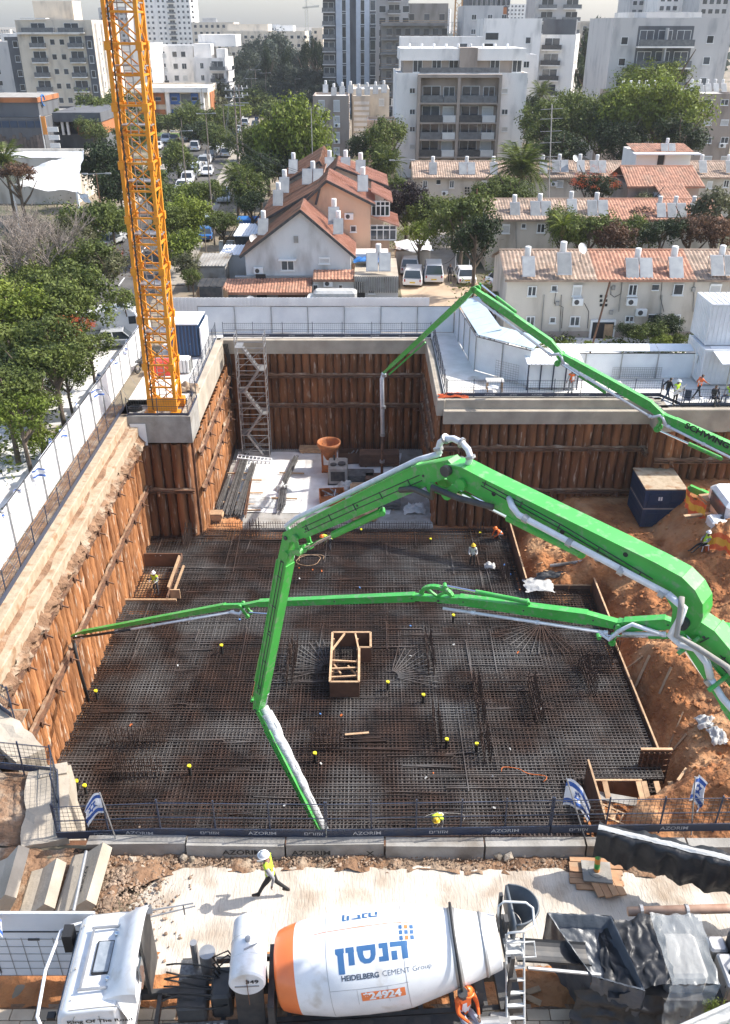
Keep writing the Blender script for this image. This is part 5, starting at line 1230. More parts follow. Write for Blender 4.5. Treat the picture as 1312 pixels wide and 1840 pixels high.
for(x,y) in((.38,.9),(.42,-.2),(.5,-.95),(1.3,.95),(1.3,-.98)):q.tube([(cabx0+x,y,3.10),(cabx0+x,y,3.23 if x>1 else 3.15)],.02,6)
q.build('panel_seam',greyc,cabo)
q=MB()
def defl(u,v):
 y=(v-.5)*2*(1.02+.10*u);h=3.2+.74*sin(min(1,u*1.02)*pi/2)*(1-.62*abs((v-.5)*2)**4);return(cabx0+1.2+u*.78,y,h)
q.grid(defl,26,34)
q.grid(lambda u,v:(lambda p:(p[0]-.0,p[1]*.97,p[2]-.05))(defl(u,1-v)),26,34)
for sg in(0,1):
 q.grid(lambda u,v:(defl(u,sg)[0],defl(u,sg)[1]*1.0,3.15+(defl(u,sg)[2]-3.15)*v),26,4)
q.build('wind_deflector',truckw,cabo,smooth=True)
q=MB();q.grid(lambda u,v:(cabx1-.02+.42*sin(u*pi/2)*.6,-1.16+2.32*v,3.2-1.0*u),6,12);q.build('cab_back_curve',truckw,cabo,smooth=True)
MB().box(cabx1+.25,cabx1+.30,-.2,.1,2.5,3.0).build('rear_window',glass,cabo)
MB().box(cabx1+.22,cabx1+.29,.3,1.28,1.2,3.35).build('side_fairing',darksteel,cabo);MB().box(cabx1+.0,cabx1+.215,1.05,1.2,1.3,3.3).build('side_fairing',truckw,cabo)
for(y,z) in((.5,3.5),(.2,3.45)):MB().box(cabx1-.1,cabx1+.02,y,y+.12,z-.12,z+.05).build('work_lamp',darksteel,cabo)
sm=addmesh('lettering',text_mesh('King Of The Road',.15,blacktext,bold=.004,align='LEFT',sx=1.3),cabo,(cabx0+.42,-1.226-.012,2.78),(radians(90),0,0))
tk=MB().rev([(0,0),(0,.38),(.04,.42),(.5,.42),(.505,.43),(.52,.43),(.525,.42),(.98,.42),(.985,.43),(1.0,.43),(1.005,.42),(1.52,.42),(1.56,.38),(1.56,0)],(-1.42,-.72,3.0),(0,1,0),40).build('water_tank',truckw,tm);autosmooth(tk,30)
sm=addmesh('lettering',text_mesh('349',.17,blacktext,bold=.004,sx=1.2),tk,(-1.30,-.732,3.1),(radians(90),0,0))
MB().box(-1.7,-1.15,-.74,-.722,2.93,2.96).build('gauge_bar',steel,tk);MB().tube([(-1.42,-.75,3.22),(-1.40,-.76,2.3)],.01,5).build('sight_tube',rust,tk)
MB().tube([(-1.42,.1,3.4),(-1.42,.1,3.5)],.07,12).bar((-1.5,-.15,3.43),(-1.2,-.02,3.45),.03).build('tank_fitting',steel,tk)
[MB().box(-1.75,-1.1,y_-.05,y_+.05,1.1,2.65).build('tank_bracket',darksteel,tm) for y_ in(-.5,.5)]
q=MB();q.box(-5.4,4.9,-.5,-.38,.85,1.12);q.box(-5.4,4.9,.38,.5,.85,1.12)
for i in range(12):q.box(-4.6+i*.8,-4.5+i*.8,-.38,.38,.88,1.08)
q.build('chassis_rails',darksteel,tm)
MB().box(-3.3,4.6,-1.25,-1.18,.95,1.2).box(-1.0,4.4,-1.17,-.55,1.10,1.16).box(-1.0,4.4,.55,1.17,1.10,1.16).box(-3.3,-1,1.18,1.25,.95,1.15).build('side_guard',darksteel,tm)
tread=mat('checker_plate',(0.22,0.22,0.22),(0.10,0.10,0.10),14,0.5,metal=.5)
MB().box(-3.35,-2.0,-1.0,-.5,1.25,1.3).build('walkway_plate',tread,tm);MB().box(-3.3,-2.6,.5,1.1,1.25,1.3).build('walkway_plate',tread,tm)
q=MB();
for k in range(8):
 for j in range(4):q.box(-3.3+k*.16,-3.22+k*.16,-.96+j*.12,-.92+j*.12,1.3,1.312)
q.build('tread_pattern',steel,tm)['kind']='stuff'
MB().bevbox(-3.2,-2.5,-.45,.35,1.12,1.75,.06).build('engine_cover',darksteel,tm);MB().bevbox(-2.4,-1.9,-.3,.5,1.1,1.9,.06).build('gearbox',darksteel,tm)
MB().tube([(-2.55,.75,1.1),(-2.55,.75,2.1)],.2,18).build('filter',steel,tm,smooth=False);MB().tube([(-2.9,.95,1.0),(-2.9,.95,2.2)],.09,12).build('exhaust_pipe',steel,tm)
for k in range(9):
 y=-.5+k*.12;a=Vector((-3.5,y,1.9+.1*(k%3)));b=Vector((-2.0+.07*k,-.3+.08*k,1.6));m1=a.lerp(b,.35)+Vector((0,rnd.uniform(-.2,.2),.35-.12*(k%4)));m2=a.lerp(b,.7)+Vector((0,rnd.uniform(-.2,.2),-.1+.15*(k%3)))
 pts=[((1-f)**3)*a+3*f*(1-f)**2*m1+3*f*f*(1-f)*m2+f**3*b for f in[i/10 for i in range(11)]]
 MB().tube(pts,.022,6).build('air_hose',black,tm,smooth=True)
for k in range(3):
 a=Vector((-2.1,.2+.1*k,1.6));b=Vector((-1.7,.3,2.1));MB().tube([a,a+Vector((-.25,0,.55+.12*k)),a.lerp(b,.6)+Vector((-.1,0,.6+.1*k)),b],.022,6).build('air_hose',black,tm,smooth=True)
for(x,w2) in((-4.7,.36),(-.2,.6),(1.2,.6),(2.55,.6)):
 for sg in(-1,1):
  y0=sg*1.22;MB().rev([(0,.0),(0,.3),(.02,.48),(.08,.52),(w2-.08,.52),(w2-.02,.48),(w2,.3),(w2,0)],(x,y0,.52),(0,-sg,0),26).build('wheel',black,tm)
for(x0,x1) in((-.95,.45),(.5,1.85),(1.9,3.2)):
 for sg in(-1,1):
  q=MB();q.grid(lambda u,v:(x0+(x1-x0)*u,sg*(.62+.62*v),.95+.28*sin(u*pi)),12,1);q.build('mudguard',darksteel,tm)
MB().box(-1.0,-.85,-.8,.8,1.1,2.2).box(3.9,4.1,-.6,.6,1.1,2.0).build('drum_stand',darksteel,tm)
q=MB();q.tube([dpt(4.24,radians(a),.97) for a in range(-60,240,10)],.035,6);q.build('drum_ring_guard',black,tm)
for a in(-20,200):q=MB().tube([dpt(4.24,radians(a)-.15,1.0),dpt(4.24,radians(a)+.15,1.0)],.12,10).build('drum_roller',darksteel,tm)
hc_=Vector((5.15,.55,3.35));q=MB()
def bowl(u,v):
 a=-pi/2+pi*u;r=.50*(1-.45*v);return(hc_.x-.28+r*1.25*cos(a)*(1-.2*v),hc_.y+r*1.1*sin(a),hc_.z+.25-.65*v)
q.grid(bowl,20,8);q.grid(lambda u,v:(lambda p:(p[0]+.03,p[1],p[2]-.03))(bowl(1-u,v)),20,8)
q.tube([bowl(k/20,0) for k in range(21)],.025,6);q.add([bowl(0,1),bowl(.25,1),bowl(.5,1),bowl(.75,1),bowl(1,1)],[(0,1,2,3,4)]);q.box(hc_.x-.34,hc_.x-.28,hc_.y-.55,hc_.y+.55,hc_.z-.5,hc_.z+.25)
q.build('charging_hopper',mat('worn_grey_hopper',(0.08,0.095,0.11),(0.16,0.17,0.18),2,.5),tm,smooth=True)
MB().box(4.62,4.8,-.75,.95,2.6,2.7).box(4.62,4.7,-.7,-.6,1.1,3.4).box(4.62,4.7,.8,.9,1.1,3.6).box(4.6,4.7,.1,.3,3.2,3.6).box(4.55,5.1,-.6,.6,1.1,1.3).build('rear_frame',darksteel,tm)
q=MB();xl=4.55
pa_,pb_=Vector((4.62,-.05,3.35)),Vector((4.62,-1.25,.7))
for dx in(0,.42):q.tube([pa_+Vector((dx,0,0)),pb_+Vector((dx,0,0))],.028,8)
for i in range(9):c=pa_.lerp(pb_,(i+.6)/9.2);q.box(c.x,c.x+.42,c.y-.04,c.y+.04,c.z-.015,c.z+.015)
q.build('ladder',mat('pale_ladder_paint',(.66,.66,.64),(.5,.5,.48),4,.5),tm)
q=MB().tube([(4.55,.35,3.0),(4.5,.42,3.75),(4.65,.48,3.82),(5.15,.42,3.82),(5.3,.32,3.75),(5.28,.0,3.55),(5.0,-.1,3.5),(4.65,-.12,3.5),(4.62,-.05,3.1)],.03,8);q.build('hand_rail',MC['pale_ladder_paint'],tm,smooth=True)
MB().tube([(5.0,-.1,3.1),(5.3,-.1,3.1),(5.3,-.35,2.9),(5.0,-.35,2.9),(5.0,-.1,3.1)],.025,6).box(4.6,5.0,-.3,.1,2.95,2.98).build('foot_rest',MC['pale_ladder_paint'],tm)
q=MB()
def chute(u,v):
 a=pi*v;c=Vector((5.0,.25,2.25)).lerp(Vector((6.9,.35,1.75)),u);return(c.x,c.y+.30*cos(a),c.z-.22*sin(a)+.1)
q.grid(chute,10,8);q.grid(lambda u,v:tuple(Vector(chute(u,1-v))-Vector((0,0,.03))),10,8);q.build('discharge_chute',darksteel,tm)
MB().tube([(5.2,-.2,2.25),(7.05,-.15,1.75)],.045,8).build('chute_edge_bar',steel,tm);MB().bevbox(4.2,4.7,-1.1,-.75,1.16,1.5,.04).build('tool_box',steel,tm)
MB().tube([(3.6,-1.05,1.5),(4.4,-1.05,1.5)],.16,16).build('air_tank',steel,tm)
tp_=thing('concrete_pump_lorry','rear of the near concrete pump wrapped in black and clear plastic','pump lorry',(7,13.2,0))
q=MB()
H0=[Vector((4.65,14.35,1.85)),Vector((5.5,12.85,1.55)),Vector((6.7,12.5,1.5)),Vector((6.3,14.35,1.75))]
def hop(u,v):
 p=(H0[0].lerp(H0[1],v)).lerp(H0[3].lerp(H0[2],v),u);e=max(abs(u-.5),abs(v-.5))*2
 return(p.x,p.y,p.z+.35*(e>.9)-.18*(1-e)+.05*noise.noise(Vector((u*5,v*5,3)))+.03*noise.noise(Vector((u*12,v*12,3))))
q.grid(hop,34,34)
for k in range(4):
 A,B=H0[k],H0[(k+1)%4]
 q.grid(lambda u,v:tuple(A.lerp(B,u)+Vector((.07*noise.noise(Vector((u*9,v*4,k))),.07*noise.noise(Vector((u*9,v*4,k+5))),.35-v*1.6))),24,8)
q.build('wrapped_hopper',mat('grey_blue_plastic',(0.045,0.052,0.062),(0.07,0.08,0.095),1.5,.4,bump=.02,bscale=6),tp_,w=True,smooth=True)
def sheet(name,P,m,seed,amp=.12,n=40,par=None):
 q=MB()
 def fn(u,v):
  p=(P[0].lerp(P[1],u)).lerp(P[3].lerp(P[2],u),v);nn=noise.noise_vector(Vector((u*5+seed,v*5,seed)))*amp+noise.noise_vector(Vector((u*14+seed,v*9,seed)))*amp*.45
  return p+nn
 q.grid(fn,n,n);return q.build(name,m,par,w=True,smooth=True)
V=lambda *a:Vector(a)
sheet('black_wrap',[V(5.9,14.5,1.7),V(7.6,14.5,1.9),V(7.5,12.7,1.9),V(5.9,12.6,1.5)],blackplastic,3,.12,46,tp_)
sheet('black_wrap',[V(5.2,12.9,1.3),V(7.6,12.5,1.4),V(7.7,12.2,.1),V(5.0,12.4,.05)],blackplastic,7,.12,34,tp_)
sheet('clear_wrap',[V(7.3,14.4,2.1),V(8.6,14.4,2.1),V(8.5,12.6,2.0),V(7.4,12.6,1.9)],clearplastic,9,.05,30,tp_)
sheet('clear_wrap',[V(7.3,12.6,1.9),V(8.5,12.6,1.95),V(8.3,12.2,.5),V(7.1,12.1,.4)],clearplastic,12,.08,24,tp_)
MB().box(6.2,14,12.7,14.3,.5,1.15).build('deck',darksteel,tp_,w=True)
MB().bevbox(7.4,8.4,12.9,14.1,1.15,1.8,.08).build('machine_box',greyc,tp_,w=True)
for(x0,x1,y0,y1,z1,m_) in((8.8,9.2,12.7,13.6,1.7,steel),(9.3,9.7,12.8,13.2,1.6,rust),(9.25,9.6,13.4,14.1,1.9,darksteel),(9.8,12,13.0,14.0,1.9,darksteel),(8.75,9.2,13.7,14.15,1.6,steel)):
 MB().bevbox(x0,x1,y0,y1,1.15,z1,.05).build('machine_part',m_,tp_,w=True)
for k in range(5):MB().tube([(8.8+.2*k,12.8,1.5),(9.1+.2*k,13.3,1.9),(9.6+.2*k,13.9,1.6)],.03,6).build('hose',black,tp_,w=True,smooth=True)
sheet('black_tarp',[V(9.6,14.1,2.0),V(13,14.2,2.1),V(13,12.7,1.9),V(9.7,12.9,1.8)],blackplastic,19,.15,36,tp_)
MB().tube([(6.9,14.75,1.7),(9.5,14.8,1.75),(14,14.9,1.8)],.12,12).build('wrapped_pipe',rust if False else mat('brown_wrapped_pipe',(.36,.20,.13),(.5,.32,.22),3,.6),tp_,w=True,smooth=True)
q=MB()
for x in(7.2,8.4,9.6,10.8):q.tube([(x,14.77,1.73),(x+.08,14.77,1.73)],.15,12)
q.build('pipe_coupling',steel,tp_,w=True)
t=thing('wrapped_board','long board wrapped in dirty white plastic at the bottom right corner','plastic wrapped board',(8.5,11.6,1))
P=[V(6.35,11.35,1.75),V(10.5,12.9,1.9),V(10.8,12.2,1.1),V(6.2,10.6,.9)]
sheet('plastic_cover',P,whiteplastic,23,.10,44,t)
MB().tube([P[0],P[1]],.05,8).build('edge_roll',whiteplastic,t,w=True)
t=thing('bucket','blue rimmed dark bucket standing at the bottom by the pump','bucket',(4.35,11.75,.02));q=MB().rev([(0,.15),(.4,.2),(.41,.21),(.39,.18),(.05,.13)],(0,0,0),(0,0,1),20);q.build('body',mat('blue_plastic',(.10,.16,.24),None,rough=.4),t)
for k,(x,y,z,L_2,a) in enumerate(((3.7,13.4,.1,.9,.3),(3.9,13.6,.1,.7,-.5),(5.1,14.6,.1,1.1,.8))):
 tag(MB().bar((x,y,z),(x+L_2*cos(a),y+L_2*sin(a),z),.14,.05).build('plank',timber),('short plank','broken plank','long batten')[k]+' on the churned earth behind the mixer truck','plank')
tO=thing('outrigger','near pump outrigger arm draped in black cover standing on planks','outrigger',PZ(1072,1562,.2))
foot=PZ(1072,1568,.18)
top=Vector((foot.x-.05,foot.y+.1,1.35))
stripe=mat('orange_leg_band',(.72,.28,.05),None,rough=.5)
for k in range(6):a=foot.lerp(top,k/6);b=foot.lerp(top,(k+1)/6);MB().tube([a,b],.085,12).build('leg',green if k%2 else stripe,tO,w=True)
MB().tube([foot,foot+V(0,0,.08)],.24,18).build('foot_pad',greyc,tO,w=True)
A=PL(1072,1505,(foot.x,foot.y),(1,0));A=Vector((foot.x,foot.y+.1,1.6));B=Vector((A.x+4.6,A.y-2.0,2.15))
MB().bar(A-V(0,0,.1),B-V(0,0,.1),.12,.26).build('arm',green,tO,w=True)
dA=(B-A).normalized();sA_=Vector((-dA.y,dA.x,0))
def cover(u,v):
 c=A-dA*.15+(B-A)*u*1.0;a=v*2-1
 k=.16;h=.33-max(0,abs(a)-.25)*(1.35+.35*u)
 x=(a/.25*k if abs(a)<.25 else(1 if a>0 else-1)*(k+.06+.16*noise.noise(Vector((u*14,a*2,1)))+.07*noise.noise(Vector((u*34,a*3,1)))))
 drop=.24*noise.noise(Vector((u*9,a,3)))+.16*noise.noise(Vector((u*23,a*2,3)))
 return c+sA_*x+Vector((0,0,h+drop*abs(a)))
MB().grid(cover,70,24).build('black_cover',blackplastic,tO,smooth=True,w=True)
q=MB();q.grid(lambda u,v:cover(u,.43+.14*v)+Vector((0,0,.02+.025*noise.noise(Vector((u*40,v*4,2)))+.02*sin(v*pi))),90,8);q.build('clear_cover_edge',whiteplastic,tO,smooth=True,w=True)
tP=thing('plank_mat','crossed new timber planks under the near outrigger foot','planks',(foot.x,foot.y,.08))
pk=mat('new_pine_plank',(0.46,0.27,0.15),(0.36,0.19,0.10),3,.8,rand=.15,c3=(.4,.28,.18),s3=.8)
zp=.10
for k in range(6):MB().box(-.72+rnd.uniform(-.12,.12),.70+rnd.uniform(-.12,.12),-.56+k*.19,-.39+k*.19,.0,.045).build('plank',pk,tP,loc=(0,0,0.02),rot=(0,0,radians(-4)+rnd.uniform(-.03,.03)))
for k in range(4):MB().box(-.30+k*.22,-.10+k*.22,-.78+rnd.uniform(-.1,.1),-.12+rnd.uniform(-.1,.1),.048,.09).build('plank',pk,tP,loc=(0,0,0.022),rot=(0,0,radians(10)+rnd.uniform(-.03,.03)))
MB().box(-.42,.42,-.36,.36,.095,.14).build('steel_plate',greyc,tP,loc=(0,0,0.02),rot=(0,0,radians(-6)))
def barrier(label,p,q_,z=0,h=.8,rx=0):
 p=Vector(p);q_=Vector(q_);L0=(q_-p).length;t=thing('concrete_barrier',label,'concrete barrier',(p.x,p.y,z),atan2(q_.y-p.y,q_.x-p.x),'pale concrete barriers lying at lower left')
 o=MB().prism([(-.42,0),(.42,0),(.42,.14),(.24,.45),(.17,h+.2),(-.17,h+.2),(-.24,.45),(-.42,.14)],(0,0,0),(0,1,0),(0,0,1),(L0,0,0)).build('barrier_body',concrete,t,rot=(rx,0,0))
 return o
a=PZ(46,1645,.2);b=PZ(70,1562,.2);barrier('short pale concrete barrier standing on the earth, middle one of three at lower left',a,b,-.25,.85,.75)
a=PZ(118,1652,.1);b=PZ(150,1548,.1);t=barrier('long pale tilted concrete barrier with stencil, right of three at lower left',a,b,.0,.95,.8)
addmesh('stencil',text_mesh('AZORIM',.20,blacktext,'stencil',.004,sx=1.2),t,((b-a).length*.45,.235,.72),(radians(84),0,radians(180)))
a=PZ(-14,1640,.2);b=PZ(12,1550,.2);barrier('pale concrete barrier cut by the left frame edge',a,b,-.1,.9,.6)
a=PZ(132,1638,.9);b=PZ(155,1530,.9);tag(MB().tube([a,b],.05,10).build('steel_pole',steel),'grey steel pole leaning along the tilted barrier at lower left','pole')
t=thing('site_gate','white tiled sheet gate panel at the lower left corner','gate',(-9.5,13.5,0))
g0=PZ(150,1748,0.1);gx1=-6.55;gy=13.3;gx0=-11.5
MB().box(gx0,gx1-.16,gy+.6,gy+.66,.3,2.8).build('sheet',sheetw,t,w=True)
q=MB()
def gp(u,v):return Vector((gx0+(gx1-.16-gx0)*u,gy+.59,.3+2.5*v))
for i in range(13):q.bar(gp(i/12,.0),gp(i/12,.62),.012)
for i in range(6):q.bar(gp(0,i*.12),gp(1,i*.12),.012)
q.build('tile_joint',greyc,t,w=True)
MB().bar(gp(0,.72),gp(1,.72),.03).bar(gp(.42,.05),gp(.42,.72),.03).build('frame_line',darksteel,t,w=True)
MB().bar(gp(0,1.01),gp(1,1.01),.06).bar(gp(1,0),gp(1,1.01),.05).build('edge_frame',sheetw,t,w=True)
MB().bar(gp(.62,.60),gp(.68,.60),.05).build('handle',darksteel,t,w=True)
q=MB().tube([gp(1,.75),gp(1,.75)+V(2.35,.6,.1)],.02,6).tube([gp(1,.9),gp(1,.85)+V(2.35,.5,.1)],.02,6).bar(gp(1,.8)+V(2.1,.45,.2),gp(1,.8)+V(2.1,.45,-.15),.03)
tag(q.build('brace_rods',steel),'thin steel rods reaching from the white gate towards the truck cab','rods')
o=flagcloth(.5,.32,3.3,.6,False,16,12).build('small_flag',[clothw,blue]);o.location=tuple(gp(.46,1.03));o.rotation_euler=(radians(-60),0,.2);tag(o,'small blue and white flag lying over the top of the white gate','flag')
for k,(px,py,a) in enumerate(((205,1675,.3),(215,1690,-.2),(190,1688,.9),(225,1680,-.7))):
 c=PZ(px,py,.12);tag(MB().bar((c.x-.4*cos(a),c.y-.4*sin(a),c.z),(c.x+.4*cos(a),c.y+.4*sin(a),c.z+.05),.12,.04).build('timber_scrap',timber),'%s broken timber scrap between white gate and truck cab'%ORD[k],'timber scrap','timber scraps by the gate')

# ================= CRANE YARD OBJECTS =================
t=thing('blue_container','navy storage container behind the crane mast','container',(-13.6,64.5,0))
MB().box(-14.9,-12.5,63.2,66.4,.05,2.5).build('box_body',navybox,t,w=True);q=MB()
for k in range(9):q.box(-14.8+k*.27,-14.7+k*.27,63.14,63.198,.15,2.4)
for k in range(10):q.box(-12.498,-12.45,63.3+k*.32,63.4+k*.32,.15,2.4)
q.build('corrugation',mat('blue_container_paint',(.03,.09,.2),None,rough=.5),t,w=True)
MB().box(-14.95,-12.45,63.15,66.45,2.502,2.58).build('roof',sheetw,t,w=True)
MB().box(-12.3,-12.2,62.8,66,0,2.4).build('white_door',sheetw,t,w=True)
def motorbike(label,loc,rz):
 t=thing('motorbike',label,'motorbike',loc,rz,'motorbikes in the crane yard')
 for x in(-.68,.68):q=MB();q.tube([(x+.31*cos(a),0,.33+.31*sin(a)) for a in[2*pi*i/18 for i in range(19)]],.055,6,caps=False);q.build('wheel',black,t);MB().tube([(x,-.03,.33),(x,.03,.33)],.12,10).build('hub',steel,t)
 MB().bevbox(-.3,.35,-.14,.14,.35,.75,.05).build('engine',darksteel,t);MB().bevbox(-.05,.42,-.16,.16,.76,1.0,.07).build('fuel_tank',navybox,t);MB().bevbox(-.75,-.02,-.13,.13,.78,.92,.04).build('seat',black,t)
 MB().bar((.68,0,.33),(.48,0,1.05),.07).bar((.46,-.36,1.08),(.46,.36,1.08),.035).build('fork',steel,t);MB().bevbox(.45,.62,-.12,.12,.9,1.12,.03).build('headlight',frame,t)
motorbike('dark motorbike standing right of the crane mast',(PZ(336,640,0).x,PZ(336,640,0).y,0),-.15);motorbike('motorbike half hidden left of the crane mast',(PZ(258,665,0).x,PZ(258,665,0).y,0),1.2)
c=PZ(291,672,0);tag(MB().bevbox(c.x-.7,c.x+.8,c.y-.4,c.y+.6,0,1.0,.06).build('red_tool_chest',mat('red_paint',(.62,.05,.02),None,rough=.5)),'red tool chest seen through the crane mast','tool chest')
c=PZ(332,668,0);t=thing('white_tank','small white cage tank right of the crane mast','tank',c);MB().bevbox(-.5,.5,-.5,.5,.1,1.1,.1).build('tank',frame,t);q=MB()
for i in range(5):
 for s in(-1,1):q.bar((-.5+i*.25,s*.52,.1),(-.5+i*.25,s*.52,1.1),.025);q.bar((s*.52,-.5+i*.25,.1),(s*.52,-.5+i*.25,1.1),.025)
q.build('cage',darksteel,t)
sack('sand_bags',341,702,0,.7,.5,.5,beamc,'pale sand bags on the crane block beside the mast','sand bags',41)

# ================= PEOPLE =================
skinm=mat('skin',(0.20,0.115,0.075),None,rough=.6);PM={}
def cm(name,c):
 if name not in PM:PM[name]=mat('cloth_'+name,c,tuple(x*.75 for x in c),9,.85)
 return PM[name]
hairm=mat('dark_hair',(.015,.012,.01),None,rough=.8);bootm=mat('brown_boots',(.06,.04,.03),None,rough=.7)
vesty=mat('hi_vis_yellow',(.50,.72,.04),None,rough=.7);vesto=mat('hi_vis_orange',(.85,.16,.03),None,rough=.7);refl=mat('reflective_tape',(.7,.72,.72),None,rough=.3)
POSES={'stand':dict(pel=(0,0,.95),chest=(.0,0,1.32),neck=(0,0,1.50),head=(.02,0,1.66),elL=(-.04,.27,1.14),elR=(.02,-.27,1.14),waL=(.10,.27,.90),waR=(.14,-.26,.92),knL=(.03,.11,.50),knR=(.02,-.11,.50),anL=(-.02,.12,.09),anR=(0,-.12,.09)),'walk':dict(pel=(0,0,.93),chest=(.05,0,1.30),neck=(.08,0,1.48),head=(.13,0,1.62),elL=(-.17,.28,1.12),elR=(.16,-.27,1.08),waL=(-.12,.32,.86),waR=(.42,-.22,1.08),knL=(.20,.10,.52),knR=(-.12,-.10,.50),anL=(.36,.10,.12),anR=(-.45,-.12,.20)),'bend':dict(pel=(-.12,0,.88),chest=(.22,0,1.10),neck=(.38,0,1.15),head=(.50,0,1.12),elL=(.32,.24,.85),elR=(.34,-.24,.85),waL=(.42,.15,.62),waR=(.48,-.12,.60),knL=(.06,.12,.48),knR=(-.05,-.12,.48),anL=(-.04,.14,.09),anR=(-.16,-.14,.09)),'crouch':dict(pel=(-.12,0,.38),chest=(.16,0,.68),neck=(.30,0,.80),head=(.40,0,.88),elL=(.34,.26,.50),elR=(.36,-.26,.48),waL=(.52,.14,.30),waR=(.54,-.12,.28),knL=(.30,.18,.48),knR=(.30,-.18,.48),anL=(.02,.16,.09),anR=(.02,-.16,.09)),'sit':dict(pel=(0,0,.50),chest=(-.06,0,.88),neck=(-.04,0,1.06),head=(.02,0,1.22),elL=(.10,.26,.74),elR=(.12,-.26,.74),waL=(.32,.16,.66),waR=(.34,-.12,.64),knL=(.44,.14,.52),knR=(.46,-.14,.50),anL=(.46,.14,.09),anR=(.50,-.14,.09)),'recline':dict(pel=(0,0,.50),chest=(-.16,0,.84),neck=(-.20,0,1.02),head=(-.14,0,1.18),elL=(.02,.26,.72),elR=(.04,-.26,.72),waL=(.22,.14,.66),waR=(.24,-.12,.64),knL=(.44,.10,.44),knR=(.46,-.10,.42),anL=(.86,.10,.12),anR=(.90,-.10,.12)),'hold':dict(pel=(0,0,.95),chest=(.0,0,1.32),neck=(.02,0,1.50),head=(.07,0,1.63),elL=(.08,.27,1.14),elR=(.10,-.27,1.14),waL=(.36,.22,1.14),waR=(.36,-.20,1.12),knL=(.03,.12,.50),knR=(.02,-.12,.50),anL=(-.02,.14,.09),anR=(0,-.13,.09)),'reach':dict(pel=(0,0,.93),chest=(.06,0,1.30),neck=(.10,0,1.48),head=(.14,0,1.63),elL=(-.05,.28,1.12),elR=(.30,-.24,1.22),waL=(.08,.30,.90),waR=(.52,-.22,1.10),knL=(.16,.10,.50),knR=(-.16,-.10,.50),anL=(.24,.10,.10),anR=(-.42,-.12,.14)),}
def person(label,loc,rz,pose,shirt,pants,helmet=None,vest=None,short=False,sc=1.0,hair=True):
 J={k:Vector(v) for k,v in POSES[pose].items()}
 ch=J['chest'];up=(J['neck']-ch).normalized();sw=.19
 J['shL']=ch+Vector((0,sw,0))+up*.10;J['shR']=ch-Vector((0,sw,0))+up*.10
 J['hiL']=J['pel']+Vector((0,.10,-.05));J['hiR']=J['pel']-Vector((0,.10,.05))
 J['spine']=(J['pel']+J['chest'])/2+Vector((-.01,0,0));J['top']=J['head']+Vector((.01,0,.07))
 for s in 'LR':
  d=(J['wa'+s]-J['el'+s]).normalized();J['ha'+s]=J['wa'+s]+d*.09
  J['to'+s]=J['an'+s]+Vector((.19,.02 if s=='L' else-.02,-.035));J['he'+s]=J['an'+s]+Vector((-.05,0,-.03))
 RAD=dict(pel=.125,spine=.125,chest=.145,neck=.058,head=.098,top=.085,sh=.075,el=.048,wa=.033,ha=.036,hi=.10,kn=.062,an=.045,to=.042,he=.042)
 B=[('pel','spine','s'),('spine','chest','s'),('chest','neck','n'),('neck','head','k'),('head','top','k')]
 for s in 'LR':B+=[('chest','sh'+s,'s'),('sh'+s,'el'+s,'s'),('el'+s,'wa'+s,'f'),('wa'+s,'ha'+s,'k'),('pel','hi'+s,'p'),('hi'+s,'kn'+s,'p'),('kn'+s,'an'+s,'p'),('an'+s,'to'+s,'b'),('an'+s,'he'+s,'b')]
 names=list(J);idx={n:i for i,n in enumerate(names)}
 me=bpy.data.meshes.new('body');me.from_pydata([tuple(J[n]) for n in names],[(idx[a],idx[b]) for a,b,_ in B],[])
 o=bpy.data.objects.new('body',me);COL.objects.link(o)
 md=o.modifiers.new('s','SKIN');md.use_smooth_shade=True;sv=me.skin_vertices[0].data
 for n in names:r=RAD.get(n,RAD.get(n[:2],.05));sv[idx[n]].radius=(r,r*(1.0 if n not in('chest','pel','spine') else 1.0));sv[idx[n]].use_root=(n=='pel')
 o.modifiers.new('u','SUBSURF').levels=1
 dg=bpy.context.evaluated_depsgraph_get();m2=bpy.data.meshes.new_from_object(o.evaluated_get(dg));bpy.data.objects.remove(o)
 m2.name='body';m2.materials.clear()
 for m_ in(cm(*shirt),cm(*pants),skinm,bootm,hairm):m2.materials.append(m_)
 ML={'s':0,'n':0,'f':2 if short else 0,'p':1,'k':2,'b':3}
 def segd(p,a,b):ab=b-a;t_=max(0,min(1,(p-a).dot(ab)/max(ab.dot(ab),1e-9)));return(p-a-ab*t_).length
 vf=[]
 for pl in m2.polygons:
  c=pl.center;best=min(B,key=lambda b_:segd(c,J[b_[0]],J[b_[1]])-RAD.get(b_[1],RAD.get(b_[1][:2],.05))*.5)
  mi=ML[best[2]]
  if mi==2 and best[1] in('top','head') and hair and(c.z>J['head'].z+.05 or(c.x<J['head'].x-.03 and c.z>J['head'].z-.05)):mi=4
  pl.material_index=mi;pl.use_smooth=True
  if best[2] in 'sn' and best[1] in('spine','chest','neck','shL','shR'):vf.append(pl.index)
 t=thing('person',label,'person',loc,rz);t.scale=(sc,sc,sc)
 q=MB();h=J['head']
 for v in m2.vertices:q.v.append(tuple(v.co))
 for pl in m2.polygons:q.f.append(tuple(pl.vertices));q.m.append(pl.material_index)
 q.tube([h+Vector((.085,0,.02)),h+Vector((.118,0,-.015)),h+Vector((.09,0,-.022))],[.010,.018,.014],6,2)
 for s in(1,-1):
  q.tube([h+Vector((.088,.034*s,.022)),h+Vector((.096,.034*s,.022))],.011,6,4)
  q.tube([h+Vector((0,.092*s,-.02)),h+Vector((.01,.104*s,.0)),h+Vector((0,.094*s,.025))],.014,6,2)
 q.bar(h+Vector((.090,-.022,-.05)),h+Vector((.090,.022,-.05)),.012,.008,3)
